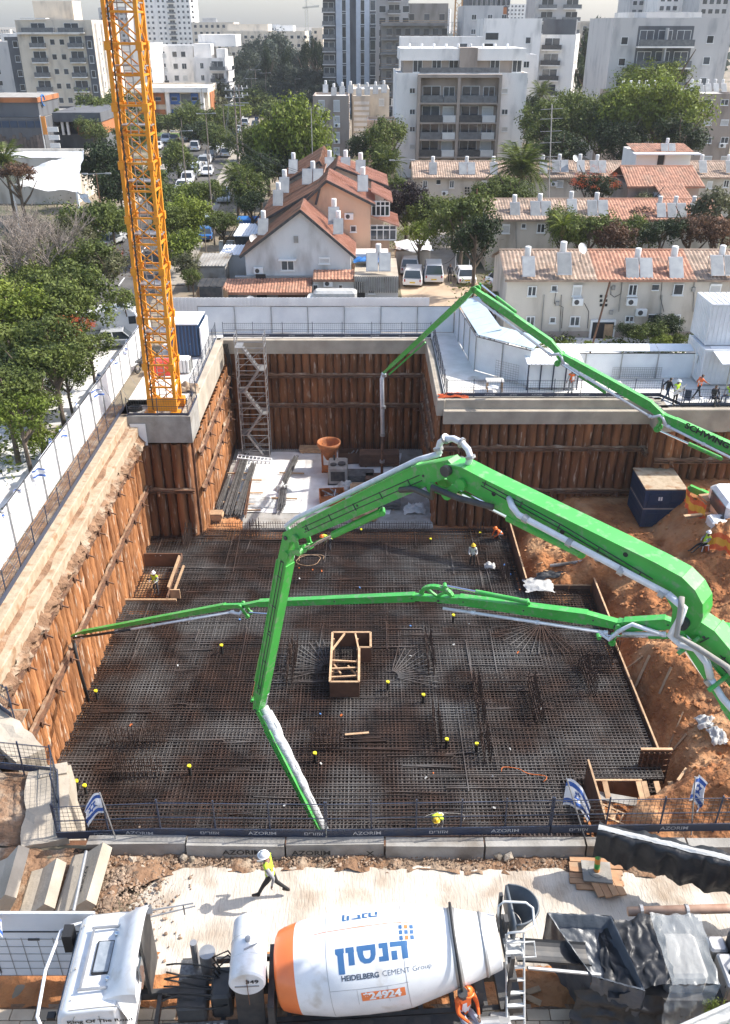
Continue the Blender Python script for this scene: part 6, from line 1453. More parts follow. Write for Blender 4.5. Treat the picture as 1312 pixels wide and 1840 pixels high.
 for s in 'LR':
  w0=J['wa'+s];d=(J['ha'+s]-w0).normalized();sd2=d.cross(Vector((0,0,1)));sd2=sd2.normalized() if sd2.length>.1 else Vector((0,1,0));nn=sd2.cross(d).normalized()
  for k,L_ in enumerate((.065,.075,.07,.055)):
   b0=w0+d*.085+sd2*((k-1.5)*.018);q.tube([b0,b0+d*L_*.5-nn*.008,b0+d*L_*.85-nn*.035],[.0095,.009,.007],5,2)
  b0=w0+d*.03+sd2*.03*(1 if s=='L' else-1);q.tube([b0,b0+d*.03+sd2*.02*(1 if s=='L' else-1)-nn*.01,b0+d*.06-nn*.03],[.011,.01,.008],5,2)
 body=q.build('body',[cm(*shirt),cm(*pants),skinm,bootm,hairm],t,smooth=True)
 if vest:
  q=MB();mp_={}
  for i in vf:
   pl=m2.polygons[i];f=[]
   for vi in pl.vertices:
    if vi not in mp_:v=m2.vertices[vi];mp_[vi]=len(q.v);q.v.append(tuple(v.co+v.normal*.014))
    f.append(mp_[vi])
   ax=(J['neck']-J['pel']).normalized();hh=(pl.center-J['pel']).dot(ax);q.f.append(tuple(f));q.m.append(1 if(.10<hh<.15 or .24<hh<.28) else 0)
  q.build('safety_vest',[vest,refl],body,smooth=True)
 if helmet:
  hm=mat('helmet_%s'%helmet[0],helmet[1],None,rough=.35);q=MB();c=h+Vector((0,0,.045));r=.135
  q.rev([(r*sin(a)*.95,r*cos(a)) for a in[i*pi/2/7 for i in range(8)]],c,(0,0,1),20);q.rev([(0,.13),(.0,.165),(-.012,.165),(-.012,.12)],c+Vector((.02,0,0)),(0,0,1),20)
  q.bar(c+Vector((-.1,0,.1)),c+Vector((.1,0,.1)),.02,.08);q.build('helmet',hm,body,smooth=True)
 return t
def face_to(v):return atan2(v[1],v[0])
WH=('white',(.8,.8,.78));YE=('yellow',(.8,.55,.03));OR=('orange',(.8,.18,.03))
GR=('grey',(.35,.35,.36));BK=('black',(.02,.02,.022));DG=('dark_grey',(.06,.06,.07));BL=('blue_jeans',(.06,.09,.16));LG=('light_grey',(.5,.5,.5));OS=('orange',(.85,.14,.02));KH=('khaki',(.25,.2,.13))
def at_floor(px,py,z):p=PZ(px,py,z);return(p.x,p.y,z)
person('man in white helmet and yellow vest walking left across the pale apron',at_floor(489,1610,.09),radians(172),'walk',GR,BK,WH,vesty,sc=1.04)
person('worker in white helmet and yellow vest standing in the sump at left',at_floor(282,1068,-9.3),radians(250),'hold',GR,DG,WH,vesty)
person('worker in orange helmet bending under the boom elbow on the rebar',at_floor(592,988,TOPZ),radians(200),'bend',('olive',(.2,.2,.1)),DG,OR,vesty)
person('worker in yellow helmet standing with pale vest on the far rebar',at_floor(848,1018,TOPZ),radians(265),'hold',LG,BK,YE,mat('pale_vest',(.5,.55,.45),None,rough=.8))
person('worker in orange crouching at the far right corner of the rebar',at_floor(898,968,TOPZ),radians(200),'crouch',OS,DG,OR,vesto)
person('worker in yellow helmet bending over rebar behind the near fence',at_floor(788,1492,TOPZ),radians(250),'bend',GR,('light_trousers',(.35,.34,.32)),YE,vesty,sc=1.02)
person('worker in orange shirt and cap sitting on the mixer truck side',(2.35,12.15,1.15),radians(-62),'sit',OS,('pale_jeans',(.35,.38,.45)),OR,vesto,sc=1.05)
person('dark clothed man walking behind the man with drawings on terrace',at_floor(1196,722,0),radians(20),'walk',BK,BL,None,None,True)
tpn=person('man in white helmet holding a large white drawing at terrace corner',at_floor(1211,727,0),radians(300),'hold',LG,BK,WH,vesty)
c=at_floor(1211,727,0)
o=sheet('drawing',[V(c[0]-.35,c[1]-.5,1.05),V(c[0]+.55,c[1]-.2,1.55),V(c[0]+.35,c[1]-.1,.95),V(c[0]-.35,c[1]-.42,.75)],clothw,5,.05,12);tag(o,'large white drawing sheet held by a man in white helmet','drawing')
person('man in orange vest walking past the site cabin',at_floor(1252,716,0),radians(10),'reach',('dull_orange',(.5,.12,.04)),BK,None,vesto,True)
person('dark clothed man sitting under the white awning',at_floor(1281,725,0),radians(275),'sit',BK,BK,None,None)
person('man in yellow vest sitting at the right frame edge of terrace',at_floor(1306,723,0),radians(215),'sit',GR,BL,None,vesty)
person('worker in white helmet and orange vest beside the terrace booth',at_floor(1024,708,0),radians(95),'stand',LG,GR,WH,vesto)
zc=onearth(1263,985,-6)
person('guard in white helmet reclining on a white stool on the earth',at_floor(1264,988,zc),radians(200),'recline',GR,BK,WH,vesty)
person('man in dark clothes standing between the parked white cars',at_floor(808,506,0),radians(270),'stand',DG,BK,None,None)
t=person('worker in orange cut off by the bottom frame edge beside the truck',(.95,11.0,.15),radians(70),'reach',OS,BK,OR,None,True)
def stool(label,px,py,z,m,chair=False,rz=0,name='stool'):
 c=PZ(px,py,z);t=thing(name,label,'chair' if chair else 'stool',c,rz)
 MB().bevbox(-.2,.2,-.2,.2,.40,.44,.015).build('seat',m,t)
 for s in((-1,-1),(1,-1),(1,1),(-1,1)):MB().bar((s[0]*.21,s[1]*.21,0),(s[0]*.15,s[1]*.15,.398),.045).build('leg',m,t)
 if chair:
  MB().bar((-.2,0,.42),(-.32,0,.95),.4,.03,up=(1,0,0)).build('backrest',m,t)
  for s in(1,-1):MB().bar((-.26,s*.24,.65),(.18,s*.24,.63),.04).bar((.18,s*.24,.63),(.16,s*.22,.40),.035).build('armrest',m,t)
wpl=mat('white_plastic',(.75,.75,.74),None,rough=.5);npl=mat('navy_plastic',(.02,.03,.06),None,rough=.5)
stool('white plastic stool under the reclining guard',1265,988,zc,wpl)
stool('empty navy plastic armchair on the terrace beside the cabin',1233,728,0,npl,True,radians(250),'armchair')
stool('white stool under the man in yellow vest at right edge',1308,723,0,wpl);stool('white plastic stool by the awning pole',1262,727,0,wpl);stool('dark stool under the seated man in black',1281,724,0,npl)

# ================= BUILDINGS =================
WC={}
def win_meshes(w_,h_,st):
 key=(round(w_,1),round(h_,1),st)
 if key in WC:return WC[key]
 w_,h_,_=key;q=MB();f=.07;pr=.06
 if st in 'wsk':
  q.box(-w_/2,w_/2,-pr,0,-h_/2,-h_/2+f);q.box(-w_/2,w_/2,-pr,0,h_/2-f,h_/2);q.box(-w_/2,-w_/2+f,-pr,0,-h_/2+f,h_/2-f);q.box(w_/2-f,w_/2,-pr,0,-h_/2+f,h_/2-f)
  if st=='w':q.box(-.035,.035,-pr*.8,0,-h_/2+f,h_/2-f)
  q.box(-w_/2-.06,w_/2+.06,-.14,0,-h_/2-.07,-h_/2-.002)
  if st=='s':q.box(-w_/2,w_/2,-.12,-pr-.002,h_/2-.16,h_/2+.02)
 else:
  q.box(-w_/2-.04,w_/2+.04,-.10,0,-h_/2-.08,-h_/2)
  q.box(-w_/2-.04,w_/2+.04,-.07,0,h_/2,h_/2+.05)
 a=q.mesh('window',frame);q=MB()
 if st=='s':
  z=-h_/2+.08
  while z<h_/2-.1:q.box(-w_/2+.07,w_/2-.07,-.045,-.005,z,z+.10);z+=.115
  b=q.mesh('shutter',shutter)
 else:b=q.box(-w_/2+(.07 if st in 'wk' else 0),w_/2-(.07 if st in 'wk' else 0),-.03,.05,-h_/2+(.07 if st in 'wk' else 0),h_/2-(.07 if st in 'wk' else 0)).mesh('pane',glass)
 WC[key]=(a,b);return WC[key]
class BD:
 def __init__(s,label,Yv,pxl,pxr,pyt,depth,m,cat='apartment building',rz=0.0,zb=-.5,name='apartment_building',roofm=None,par=.45,group=None,pxm=None):
  a=PY(pxl,pyt,Yv);b=PY(pxr,pyt,Yv)
  s.W=b.x-a.x;s.D=depth;s.H=a.z-zb;s.Y=Yv;s.zt=a.z
  if rz:
   d=ray(pxr,pyt);dx,dy=cos(rz),sin(rz)
   k=(a.x*d[1]-Yv*d[0])/(dy*d[0]-dx*d[1]);s.W=k
  s.t=thing(name,label,cat,(a.x,Yv,zb),rz,group);s.m=m;s.rz=rz;s.org=Vector((a.x,Yv,zb))
  MB().box(0,s.W,0,depth,0,s.H-par).build('wall',m,s.t)
  q=MB();p=.22
  q.box(0,s.W,0,p,s.H-par,s.H);q.box(0,s.W,depth-p,depth,s.H-par,s.H);q.box(0,p,p,depth-p,s.H-par,s.H);q.box(s.W-p,s.W,p,depth-p,s.H-par,s.H)
  q.build('parapet',m,s.t)
  MB().box(p,s.W-p,p,depth-p,s.H-par,s.H-par+.06).build('roof',roofm or whitec,s.t)
 def loc(s,px,py,face='F'):
  d=Vector(ray(px,py));R=Matrix.Rotation(-s.rz,3,'Z');o=R@(Vector((0,0,H))-s.org);d=R@d
  if face=='F':k=-o.y/d.y
  elif face=='R':k=(s.W-o.x)/d.x
  else:k=-o.x/d.x
  return o+d*k
 def put(s,x,z,w_,h_,st='w',face='F',y=0.0,par=None):
  a,b=win_meshes(w_,h_,st)
  if face=='F':L_0,r=(x,y,z),0
  elif face=='R':L_0,r=(s.W,x,z),pi/2
  else:L_0,r=(0,x,z),-pi/2
  o=addmesh('window',a,s.t,L_0,(0,0,r));addmesh(b.name.split('.')[0],b,o);return o
 def wpx(s,px,py,wp,hp,st='w',face='F'):
  c=s.loc(px,py,face);a=s.loc(px-wp/2,py,face);b=s.loc(px+wp/2,py,face);u=s.loc(px,py-hp/2,face);v=s.loc(px,py+hp/2,face)
  s.put(c.x if face=='F' else c.y,c.z,abs((b-a).x if face=='F' else(b-a).y),abs(u.z-v.z),st,face)
 def rows(s,xs,z0,n,pitch,w_,h_,st='w',face='F'):
  for i in range(n):
   for x in xs:
    z=z0-i*pitch
    if z-h_/2>.3:s.put(x,z,w_,h_,st if not callable(st) else st(),face)
 def bay(s,x0,x1,z0,n,pitch,out=1.3,rail=None,m=None,back=glass,h_=2.3,inset=.0,rh=.95):
  """column of balconies; z0 = floor level of the top one"""
  for i in range(n):
   z=z0-i*pitch
   if z<0:continue
   MB().box(x0,x1,-out,-.002,z-.22,z).build('balcony_slab',m or s.m,s.t)
   q=MB();q.box(x0+.02,x1-.02,-out+.02,-out+.08,z+.002,z+rh);q.box(x0+.02,x0+.08,-out+.082,-.01,z+.002,z+rh);q.box(x1-.08,x1-.02,-out+.082,-.01,z+.002,z+rh);q.build('railing',rail or darksteel,s.t)
   a,b=win_meshes(min(x1-x0-.5,3.4),h_,'w');o=addmesh('balcony_door',a,s.t,((x0+x1)/2,0,z+h_/2+.02));addmesh('pane',b,o)
 def box(s,name,x0,x1,y0,y1,z0,z1,m):return MB().box(x0,x1,y0,y1,z0,z1).build(name,m,s.t)
railg=mat('smoked_glass_rail',(.10,.11,.12),(.16,.17,.18),2,.2,spec=.6)
def rstyle():return rnd.choice('wwsk')
b=BD('cream stone apartment tower with grey side wings at upper left',232,26,164,36,26,pl_beige)
u=b.W/20
b.bay(3.2*u,7.2*u,b.H-5.6,7,3.1,1.2,railg,pl_white);b.bay(13.2*u,17.2*u,b.H-5.6,7,3.1,1.2,railg,pl_white)
b.rows([9*u,11.5*u],b.H-4.5,7,3.1,1.0,1.1,'d');b.box('side_wing',-3.6,-.01,3,18,0,b.H-3.5,pl_dark);b.box('side_wing',b.W-1.9,b.W-.02,-.5,-.01,0,b.H-3.2,pl_dark)
for i in range(7):b.put(-1.8,b.H-5-3.1*i,1.2,1.4,'k','F',2.98);b.put(b.W-1.0,b.H-5-3.1*i,1.0,1.6,'k','F',-.5);b.put(b.W-1.0-18.1*0+.0,b.H-5-3.1*i,.5,1.5,'d','R') if False else None
b.rows([5,9.5,14,18.5,22],b.H-4.5,7,3.1,.9,1.6,'d','R')
for x in(2,7.3,12,16.5,20.5):b.box('pier',b.W+.003,b.W+.5,x,x+.8,0,b.H-.6,pl_white)
b.box('penthouse',1,b.W-1,2.5,22,b.H,b.H+.02,pl_beige);
b.box('top_slab',.4,b.W-3,-.9,-.01,b.H-2.9,b.H-2.5,pl_white);b.bay(1.5,9,b.H-2.5,1,3,1.0,railg,pl_white,h_=1.9);b.bay(10,16,b.H-2.5,1,3,1.0,railg,pl_white,h_=1.9)
a0=b.loc(45,4);a1=b.loc(118,4);b.box('stair_core',a0.x,a1.x,5,12,b.H-.3,a0.z+.4,pl_beige)
b.box('pergola',1.5,7.5,-.6,2,b.H+.25,b.H+.4,pl_white)
b=BD('low black glass shopping building with brown panels behind the trees at left',172,-60,75,212,26,pl_dark,'shop building',name='shop_building',roofm=greyc)
q=MB();x=.3
while x<b.W-.5:h_=rnd.uniform(1.2,2.6);q.box(x,x+.55,-.12,-.01,1.2+rnd.uniform(0,1.5),1.2+h_+1.6);x+=.62
q.build('louvre_panel',mat('brown_grey_louvre',(.17,.13,.11),(.10,.08,.07),1,.8,island=.3),b.t)['kind']='stuff'
for i in range(9):b.box('glass_panel',.2+i*b.W/9,(i+1)*b.W/9-.02,-.1,-.012,b.H-1.6,b.H-.5,navybox)
b.box('roof_box',-2,b.W-2,5,17,b.H-.3,b.H+2.2,pl_dark);b.box('roof_fascia',-2.2,b.W-1.8,4.6,17.4,b.H+2.202,b.H+3.0,pl_orange);b.box('upper_roof',-2.0,b.W-2,4.8,17.2,b.H+3.002,b.H+3.1,greyc)
logoB=mat('mall_blue_mark',(.03,.13,.35),None,rough=.5)
MB().tube([(b.W-1.75,7.5+cos(a)*.9,b.H+2.4+sin(a)*.9) for a in[k*.45 for k in range(12)]],.16,6).build('round_mark',logoB,b.t)
b2=BD('black framed shop corner with stacked signs and brown box beside it',172,78,82,205,26,pl_dark,'shop building',name='shop_building',roofm=greyc)
b.box('corner_wing',b.W+.02,b.W+9,6,26,b.H-1.2,b.H+.4,pl_dark);b.box('corner_wing',b.W+.02,b.W+9,8,26,0,b.H-3.5,pl_dark);b.box('brown_box',b.W+4,b.W+8.8,7,20,b.H-3.48,b.H-1.22,pl_orange);b.box('white_column',b.W+1.2,b.W+1.6,6.5,7,b.H-3.5,b.H-1.22,pl_white);b.box('white_column',b.W+2.2,b.W+2.6,6.5,7,b.H-3.5,b.H-1.22,pl_white)
COL_OBJS=[b2.t]+kids(b2.t)
for o in COL_OBJS[::-1]:bpy.data.objects.remove(o)
t=thing('sign_tower','stack of white and orange shop signs on the corner of the black building','sign',(PY(88,262,171).x,171,0))
for k,(w_,h_,m_) in enumerate(((1.8,.8,frame),(1.8,.8,frame),(1.9,.8,frame),(1.9,.8,frame))):MB().box(.3,.3+w_,-.2,0,1+k*1.35,1+k*1.35+h_).build('sign_panel',m_,t)
MB().box(-.6,.15,-.2,0,4.6,7.6).build('orange_banner',stripe,t);MB().box(-.8,-.65,-.15,0,0,7.8).build('post',frame,t)
b=BD('low beige walled shed beside the big white canopy at left',128,-40,128,283,10,pl_old,'shed',name='shed',roofm=sheetw)
t=thing('white_canopy','large bright white tent canopy behind the bare tree at left','canopy',(PY(90,330,112).x,112,0))
A=[PY(22,335,108),PY(138,345,108),PY(152,270,121),PY(60,300,121)]
sheet('canopy_cloth',[A[0],A[1],A[2],A[3]],mat('canopy_white',(.8,.8,.8),None,rough=.6,subs=.2),3,.3,24,t);A[0].z
for p in(A[0],A[1]):MB().bar((p.x,p.y,0),(p.x,p.y,p.z),.2).build('canopy_post',frame,t,w=True)
sheet('side_cloth',[PY(138,345,107.9),PY(160,350,107.9),PY(165,368,107.9),PY(150,362,107.9)],sheetw,6,.2,8,t)
b=BD('two storey building with rust orange and blue panels behind the avenue trees',246,240,372,155,16,pl_beige,'school',name='school_building')
x=0
for(pa0,pa1,m_) in((243,262,pl_orange),(275,297,pl_orange),(305,325,pl_blue),(345,358,pl_blue)):
 l0=b.loc(pa0,190);l1=b.loc(pa1,190)
 for z in(.8,4.6):b.box('panel',l0.x,l1.x,-.3,-.01,z,z+2.6,m_)
 for z in(1.8,5.9):b.put((l0.x+l1.x)/2,z,1.4,.8,'d','F',-.3)
for pxx in(235,268,300,362):l0=b.loc(pxx,180);b.box('column',l0.x,l0.x+.9,-1.6,-.32,0,b.H-1.3,pl_white)
l0=b.loc(372,180);b.box('glass_screen',b.loc(326,180).x,b.loc(344,180).x,-.28,-.01,.6,7.0,railg);b.box('fascia',-.5,b.W+.5,-2.2,-.02,b.H-1.29,b.H-.2,pl_white);b.box('side_panel',b.W+.01,b.W+.2,3,12,1,7.2,pl_orange)
b=BD('white stepped apartment block with balconies behind the school',285,272,346,82,20,pl_white)
b.rows([3,6.5,9],b.H-2.2,5,3.1,1.4,1.5,rstyle);b.bay(12.5,16,b.H-3.2,5,3.1,1.2,railg,pl_white);b.box('upper_floor',13,24,4,16,b.H-.3,b.H+2.8,pl_white)
b2=BD('white apartment wing with corner balconies left of the dark trees',280,346,404,104,18,pl_white)
b2.rows([2.5,5.5],b2.H-2,4,3.1,1.0,1.5,'w');b2.bay(b2.W-4.4,b2.W-.1,b2.H-3.1,4,3.1,1.2,railg,pl_white);b2.box('roof_block',0,5,3,12,b2.H-.4,b2.H+3.5,pl_white);b2.box('roof_block',6.5,9,3,12,b2.H-.4,b2.H+2.2,pl_white)
for i in range(4):b2.box('corner_balcony',b2.W+.003,b2.W+1.8,1,6,b2.H-3.3-3.1*i,b2.H-3.1-3.1*i,pl_white);b2.box('corner_rail',b2.W+1.7,b2.W+1.8,1,6,b2.H-3.098-3.1*i,b2.H-2.1-3.1*i,railg)
b=BD('plain white block with small square windows half behind the crane mast',268,184,268,78,18,pl_white)
b.rows([3,7.5,12,16.5],b.H-3,6,3.3,1.2,1.2,lambda:rnd.choice('wsd'))
b=BD('far cream high-rise with many small windows at the top left',640,256,340,-8,30,pl_white,'high-rise',name='high_rise')
b.rows([2,5,9.5,12.5,22,25,28,31],b.H-3,16,3.0,1.3,1.3,'d');b.bay(15,20,b.H-4,16,3.0,1.2,railg,pl_white)
b.box('blue_wing',-1.5,0,2,20,0,b.H-8,pl_blue)
b=BD('far grey blue high-rise cut by the crane mast',620,176,226,14,24,pl_grey,'high-rise',name='high_rise')
b.rows([2,5,8,11,14,17],b.H-3,14,3.0,1.6,1.4,'d')
b=BD('long pale office building with rows of square windows at the top',480,398,548,56,30,pl_beige,'office building',name='office_building')
b.rows([2+3.2*i for i in range(14)],b.H-2.5,4,3.6,1.4,1.3,'d');b.box('upper_block',2,22,6,26,b.H-.4,b.H+3,pl_beige);b.box('roof_plant',26,b.W-6,6,20,b.H-.4,b.H+2.4,pl_white)
b.rows([4,8,12,16,20,24],b.H-2.5,4,3.6,1.2,1.3,'d','R')
b=BD('far pale office block with curved roof ledge in the haze',560,344,420,40,24,pl_beige,'office building',name='office_building')
b.rows([2+3.2*i for i in range(8)],b.H-2,6,3.4,1.5,1.4,'d');b.box('roof_sign',6,14,2,3,b.H,b.H+2,pl_grey)
b=BD('tall dark tower with white vertical bands in the upper middle',268,578,676,-110,24,pl_dark,'high-rise',name='high_rise')
l=lambda px:b.loc(px,70).x
for(p0_,p1_) in((604,615),(622,629),(640,648),(655,664)):b.box('white_band',l(p0_),l(p1_),-.35,-.01,0,b.H-.1,mat('pale_blue_band',(.52,.56,.62),(.46,.50,.56),1,.6))
for i in range(17):
 z=b.H-2.5-i*3.1
 if z<1:break
 for pxx in(618.5,651.5):b.put(l(pxx),z,1.1,2.6,'k','F',-.02)
 b.put(l(670),z,1.5,2.4,'k')
 MB().box(l(579),l(603),-1.4,-.01,z-1.7,z-1.45).build('balcony_slab',pl_grey,b.t);MB().box(l(580),l(602),-1.38,-1.32,z-1.448,z-.5).build('railing',railg,b.t)
 a,bb_=win_meshes(3.0,2.2,'w');o=addmesh('balcony_door',a,b.t,(l(591),-.02,z-.3));addmesh('pane',bb_,o)
b=BD('grey and white slab tower right of the dark tower',300,676,736,-90,20,pl_grey,'high-rise',name='high_rise')
b.rows([2,9],b.H-2.5,18,3.1,2.0,1.8,'k');b.bay(3.6,7.4,b.H-3.6,18,3.1,1.2,railg,pl_white)
b=BD('unfinished concrete building with scaffolded floors behind the pale apartment house',258,686,800,40,22,pl_raw,'building under construction',name='unfinished_building')
for i in range(9):
 z=b.H-.5-3.3*i
 if z<.5:break
 b.box('floor_slab',-.6,b.W+.8,-1.6,-.01,z-.3,z,pl_raw)
 for k in range(7):b.put(2+k*2.4,z-1.7,1.3,1.7,'d')
 MB().bar((-.6,-1.55,z+.9),(b.W+.8,-1.55,z+.9),.07).bar((-.6,-1.55,z+.5),(b.W+.8,-1.55,z+.5),.06).build('guard_rail',timber,b.t)
for k in range(8):MB().bar((b.W+1+(k%4)*.8,-1.0+(k//4),0),(b.W+1+(k%4)*.8,-1.0+(k//4),b.H),.07).build('scaffold_pole',steel,b.t)
for k in range(12):MB().bar((b.W+1,-1,1+k*2),(b.W+3.6,-1,1+k*2),.07).build('scaffold_rail',steel,b.t)
b=BD('grey concrete shell with flat top behind the unfinished floors',330,724,806,6,20,pl_raw,'building under construction',name='unfinished_building')
b.rows([3,8,13],b.H-4,6,3.4,1.6,2,'d')
b=BD('dark brown clad building with glass top behind the pale white block',330,842,915,-6,20,pl_dark,'office building',name='office_building');b.box('brown_front',.5,b.W-.5,-.3,-.01,b.H-8,b.H-3,pl_orange)
b.rows([2+1.6*i for i in range(8)],b.H-1.6,1,3,1.2,2.0,'k')
def far_crane(label,px,Yv,pyt,pyb,jl,m):
 a=PY(px,pyb,Yv);b_=PY(px,pyt,Yv);t=thing('tower_crane',label,'tower crane',(a.x,Yv,0));q=MB();w_=1.0
 for s in((-1,-1),(1,-1),(1,1),(-1,1)):q.bar((s[0]*w_,s[1]*w_,0),(s[0]*w_,s[1]*w_,b_.z),.25)
 z=0
 while z<b_.z:q.bar((-w_,-w_,z),(w_,-w_,z+2),.15).bar((w_,-w_,z),(-w_,-w_,z+2),.15);z+=2
 q.build('mast',m,t);MB().bar((-jl*.3,0,b_.z),(jl,0,b_.z+1),.8,1.2).bar((0,0,b_.z),(0,0,b_.z+5),.8).bar((0,0,b_.z+5),(jl*.7,0,b_.z+1),.15).build('jib',m,t)
far_crane('distant pale crane standing against the sky',552,700,14,60,9,mat('pale_crane',(.6,.58,.5),None,rough=.6));far_crane('orange crane mast behind the unfinished building',822,300,-40,60,10,mat('faded_orange',(.55,.3,.12),None,rough=.6))
b=BD('white apartment block with balconies and bright side wall right of the pale house',222,870,975,33,14,pl_white)
b.rows([2],b.H-3.5,1,3,3,1.5,'k');b.rows([b.W-2.8],b.H-4.3,5,4.3,1.2,1.3,'k')
b=BD('tall white balcony block with a sunlit flank of small windows',226,972,1036,62,26,pl_white,rz=radians(-14))
b.bay(.5,b.W-3.0,b.H-3.0,7,3.15,1.2,darksteel,pl_white);b.rows([4,7,10,13],b.H-2.6,7,3.15,.8,1.1,'d','R');b.box('grey_penthouse',.3,b.W-.3,.5,8,b.H-.4,b.H+3,pl_dark)
b=BD('grey stone block with penthouse deck and white shade sail at the top',250,835,905,10,18,pl_grey)
b.rows([2.5,6.5,10],b.H-2.5,4,3.2,1.2,1.2,'w')
b=BD('pale tower of stacked balconies at the top right of centre',285,965,1040,-30,16,pl_grey,'high-rise',name='high_rise')
b.bay(1,6,b.H-3,12,3.1,1.4,railg,pl_white);b.bay(8,13,b.H-3,12,3.1,1.4,railg,pl_white)
b=BD('low white rooftop flat between the pale house and the white block',200,868,965,98,8,pl_white);b.rows([2,9],b.H-1.8,2,3,1.2,1.2,'w')
b=BD('low white roof annex behind the solar tanks of the pale house',190,720,868,66,8,pl_white);b.rows([12,17],b.H-1.8,2,3,1.8,1.4,'k')
b=BD('large grey clad apartment block behind the big trees at right',168,1104,1303,32,18,pl_grey,rz=0)
l=lambda px,py:b.loc(px,py)
x0=l(1146,60).x;x1=l(1246,60).x
for i in range(5):
 z=b.H-4.2-i*3.2
 b.box('balcony_slab',x0,x1,-1.6,-.01,z-.25,z,pl_white);MB().box(x0,x1,-1.58,-1.52,z+.002,z+1.0).build('railing',railg,b.t)
 for k in range(3):b.put(x0+(x1-x0)*(k+.5)/3,z+1.3,2.4,2.2,'w')
b.box('recess_shade_panel',x0,x1,-.04,-.012,0,b.H-1.2,pl_dark)  # flat dark panel on the wall, painted as the shade of recessed balconies
b.rows([l(1124,60).x],b.H-3.4,5,3.2,1.2,1.2,'k');b.rows([l(1278,60).x],b.H-3.2,5,3.2,1.2,1.2,'k');b.box('roof_room',b.W*.35,b.W*.75,4,12,b.H-.3,b.H+.9,pl_grey)
b.box('balcony_divider',(x0+x1)/2-.1,(x0+x1)/2+.1,-1.5,-.05,0,b.H-1.5,pl_grey)
for i,(a0,a1,top,Y_,lb) in enumerate(((1136,1180,-20,420,'hazy blue glass tower at the top right, left of two'),(1184,1232,-12,400,'hazy pale tower with balconies at the top right'),(1262,1330,-25,380,'hazy grey tower at the very top right corner'))):
 b=BD(lb,Y_,a0,a1,top,20,(pl_grey,pl_white,pl_grey)[i],'high-rise',name='high_rise');b.rows([2+2.6*k for k in range(int(b.W/2.6)-1)],b.H-2,10,3.1,1.6,1.5,'d')
b=BD('white stepped penthouse floors above the grey block',215,1130,1262,22,12,pl_white);b.rows([3+3*i for i in range(5)],b.H-1.6,2,3,1.8,1.3,'k')
b=BD('pale low block beyond the gap between white and grey blocks',330,1036,1112,38,18,pl_beige);b.rows([3+3*i for i in range(4)],b.H-2,3,3,1.2,1.2,'w')
b=BD('weathered taupe apartment block with air conditioners at the right edge',158,1110,1330,168,12,pl_tan)
for r_i,py in enumerate((184,220,252,286)):
 for pxx in(1272,1302,1180):
  b.wpx(pxx,py,14,11,'ws'[(r_i+pxx)%2])
def ac_unit(parent,L_0,rot=0,s=1.0):
 if 'acb' not in WC:WC['acb']=(MB().bevbox(-.42,.42,-.36,-.03,-.28,.28,.02).mesh('air_conditioner',frame),MB().tube([(-.1,-.365,0),(-.1,-.375,0)],.2,14).mesh('fan',darksteel))
 o=addmesh('air_conditioner',WC['acb'][0],parent,L_0,(0,0,rot),(s,s,s));addmesh('fan',WC['acb'][1],o)
for pxx,py in((1268,196),(1255,262),(1297,261),(1268,293)):c=b.loc(pxx,py);ac_unit(b.t,(c.x,0,c.z),0,1.3)
b=BD('four storey beige block with closed shutters left of the pale house',168,562,627,172,9,pl_tan)
for py in(190,218,247,275):
 for pxx,st in((578,'s'),(605,'s')):b.wpx(pxx,py,11,20,st)
for py in(225,254,280):c=b.loc(606,py);ac_unit(b.t,(c.x,0,c.z),0,1.2)
b.rows([2.0,6.5],b.H-2,4,3.0,1.0,1.2,'d','R')
b=BD('cream rear wing of the four storey block with stair bays',177,632,700,160,14,pl_beige)
x0=2.2
b.box('stair_bay',.2,3.4,-1.2,-.01,0,b.H-1.0,pl_beige)
for i in range(10):b.box('louvre',.4,3.2,-1.3,-1.202,b.H-2.5-i*.9,b.H-2.0-i*.9,pl_white)
b.rows([5.5,7.8],b.H-2.2,4,3,1.0,1.2,'s');b.box('projecting_bay',4.6,6.6,-2.2,-.01,0,b.H-.2,pl_beige) if False else None
b=BD('small terracotta topped lean-to between beige block and pale house',150,660,712,216,6,pl_peach)

# ================= PALE SIX STOREY HOUSE =================
b=BD('pale six storey apartment house with deep balconies in the centre right',152,712,949,131,16,pl_white,par=.3)
l=lambda px,py:b.loc(px,py)
xa=l(752,200).x;xb_=l(892,200).x;xm=l(821,200).x
b.box('frame_front',xa-.3,xb_+.3,-.35,-.01,0,b.H-.6,pl_tan)
zs=[l(800,py).z for py in(183,218,248,279,312)]
for i,z in enumerate(zs):
 b.box('balcony_slab',xa,xb_,-1.7,-.36,z-.25,z,pl_tan)
 for(p0_,p1_) in((xa+.3,xm-.3),(xm+.3,xb_-.3)):
  MB().box(p0_,p0_+(p1_-p0_)*.62,-1.68,-1.6,z+.002,z+1.05).build('railing',railg if i%2==0 else darksteel,b.t)
  MB().box(p0_+(p1_-p0_)*.64,p1_,-1.68,-1.6,z+.002,z+1.0).build('slat_railing',shutter if i else railg,b.t)
  b.put(p0_+(p1_-p0_)*.3,z+1.2,2.8,2.2,'w','F',-.36);b.put(p0_+(p1_-p0_)*.8,z+1.5,1.8,1.4,'ws'[i%2],'F',-.36)
for xx in(xa-.3,xm-.2,xb_-.1):b.box('pier',xx,xx+.45,-1.75,-.36,0,b.H-.6,pl_tan)
b.box('top_beam',xa-.3,xb_+.35,-1.75,-.36,b.H-.598,b.H-.15,pl_tan)
for py,st in((163,'w'),(201,'w'),(232,'w'),(263,'s'),(294,'s')):b.wpx(741,py,10,10,st);b.wpx(907,py,11,10,'s' if py!=201 else 'w')
